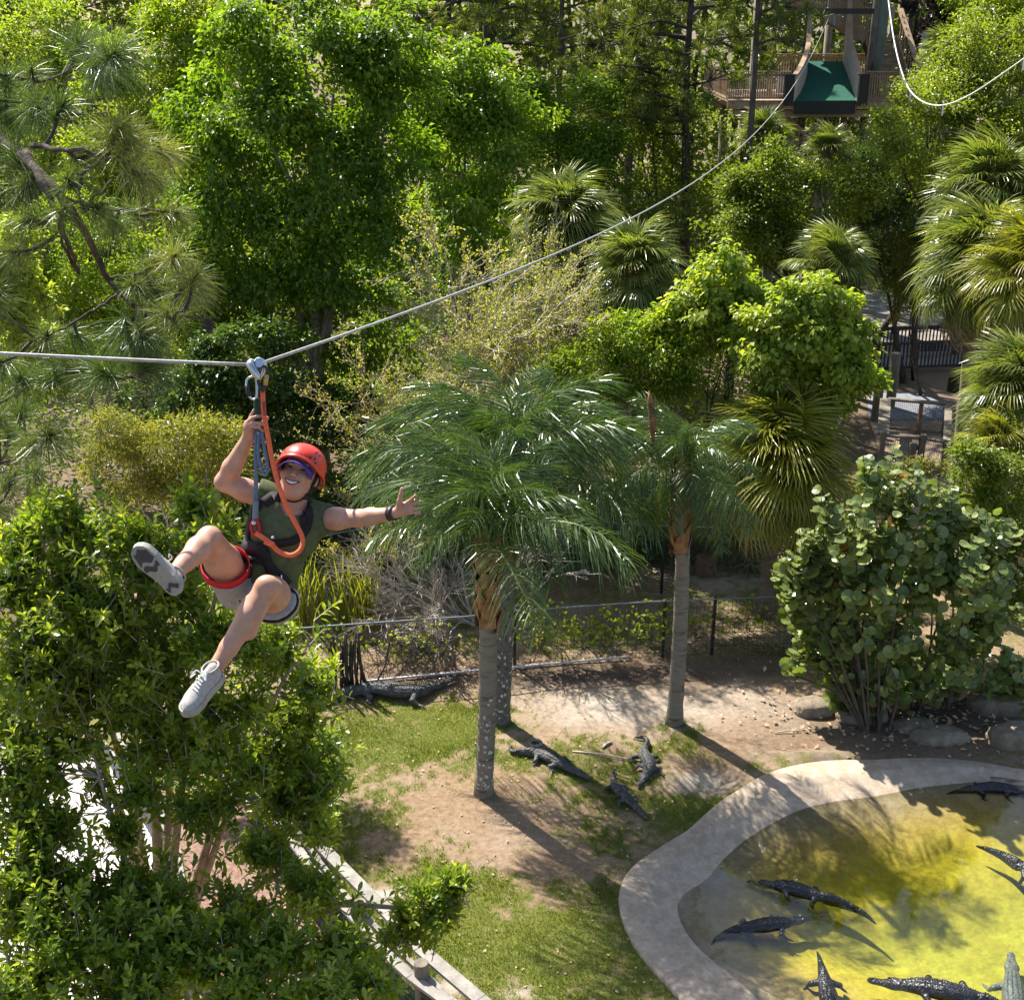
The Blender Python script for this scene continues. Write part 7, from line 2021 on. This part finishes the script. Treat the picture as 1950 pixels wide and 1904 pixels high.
# left of the picture: sole towards the lens
hl, te = c(341, 1127, 5.30), c(283, 1066, 5.22); shoe(hl, hl + norm(te - hl) * .275, J['anR'] - hl + np.array([.02, -.0, -.02]), J['anR'])
hl, te = c(418, 1284, 5.51), c(366, 1345, 5.34); shoe(hl, hl + norm(te - hl) * .275, J['knL'] - J['anL'] + np.array([-.30, .05, .45]), J['anL'])

# ---- lanyards
t = thing('orange_strap', 'orange strap looping from the trolley past the helmet down to the harness', 'strap', C2W(c(497, 745, 5.72)))
zz = lambda x, y: (246 + x * .3876, 664.3 + y * .3876)
sp = [(655, 205, 5.71), (664, 330, 5.73), (682, 430, 5.75), (702, 540, 5.77), (732, 660, 5.79), (772, 770, 5.80), (820, 860, 5.80), (852, 930, 5.81), (842, 985, 5.80), (795, 1014, 5.79), (735, 995, 5.80), (690, 950, 5.81), (622, 905, 5.84)]
s = np.array([c(*zz(x, y), d) for x, y, d in sp]); s = spline(s, 60)
m_or = roughmat('orange_webbing', (.72, .12, .045), (.86, .20, .09), 60, .7, .3, .2, .002)
nrm_ = np.array([[.25 * math.cos(i * .12), .1, 1.0] for i in range(60)])
part('strap', m_or, t, lambda m: m.ribbon(C2W(s), nrm_ @ CAMR.T, .023, .004), smooth=True)
for i in range(8):
    q = s[5 + 0] * 0 + c(*zz(662 + i * 1.0, 262 + i * 9), 5.715)
    part('stitch', plain('dark_thread', (.10, .03, .03), .8), t, lambda m: m.beam(C2W(q - [.009, 0, 0]), C2W(q + [.009, 0, 0]), .0035, .003, BACK))
q = c(*zz(690, 950), 5.79); part('buckle', m_or, t, lambda m: m.tube([C2W(q - [.022, -.006, 0]), C2W(q + [.018, -.012, 0])], [.016, .014], 8))
q = c(*zz(700, 930), 5.79); part('clip', m_chrome, t, lambda m: m.tube([C2W(q), C2W(q + [.012, .006, .0])], .008, 8))
t = thing('rope_lanyard', 'blue grey rope lanyard held in the raised hand, running down to the harness', 'rope', C2W(c(489, 760, 5.75)))
m_blue = roughmat('blue_grey_rope', (.060, .10, .17), (.20, .26, .34), 90, .8, .2, .5, .002); m_green = roughmat('dark_green_sleeve', (.018, .05, .035), (.05, .10, .07), 60, .8)
part('sleeve', m_green, t, lambda m: m.tube(C2W(spline([c(*zz(628, 240), 5.745), c(*zz(632, 300), 5.765), c(*zz(636, 380), 5.795)], 10)), [.010, .015, .017, .018, .018, .018, .018, .017, .016, .016], 8), smooth=True)
part('rope', m_blue, t, lambda m: m.tube(C2W(spline([c(*zz(632, 370), 5.795), c(*zz(622, 480), 5.81), c(*zz(624, 600), 5.83), c(*zz(622, 700), 5.84), c(*zz(620, 860), 5.86)], 20)), .0105, 8), smooth=True)
part('rope', m_blue, t, lambda m: m.tube(C2W(spline([c(*zz(640, 400), 5.79), c(*zz(634, 520), 5.80), c(*zz(650, 585), 5.80), c(*zz(668, 622), 5.80), c(*zz(680, 580), 5.795), c(*zz(664, 490), 5.79), c(*zz(648, 400), 5.79)], 26)), .0085, 7), smooth=True)
part('sleeve', plain('grey_sleeve', (.16, .20, .24), .6), t, lambda m: m.tube(C2W(spline([c(*zz(622, 745), 5.845), c(*zz(621, 800), 5.855), c(*zz(620, 862), 5.86)], 6)), .015, 8), smooth=True)
carabiner('carabiner', 'red and silver carabiner joining the blue rope to the chest harness', [zz(602, 850), zz(625, 838), zz(640, 870), zz(640, 905), zz(618, 915), zz(600, 885)], 5.85, m_red, .0075, [(zz(606, 860), zz(622, 850)), m_chrome])
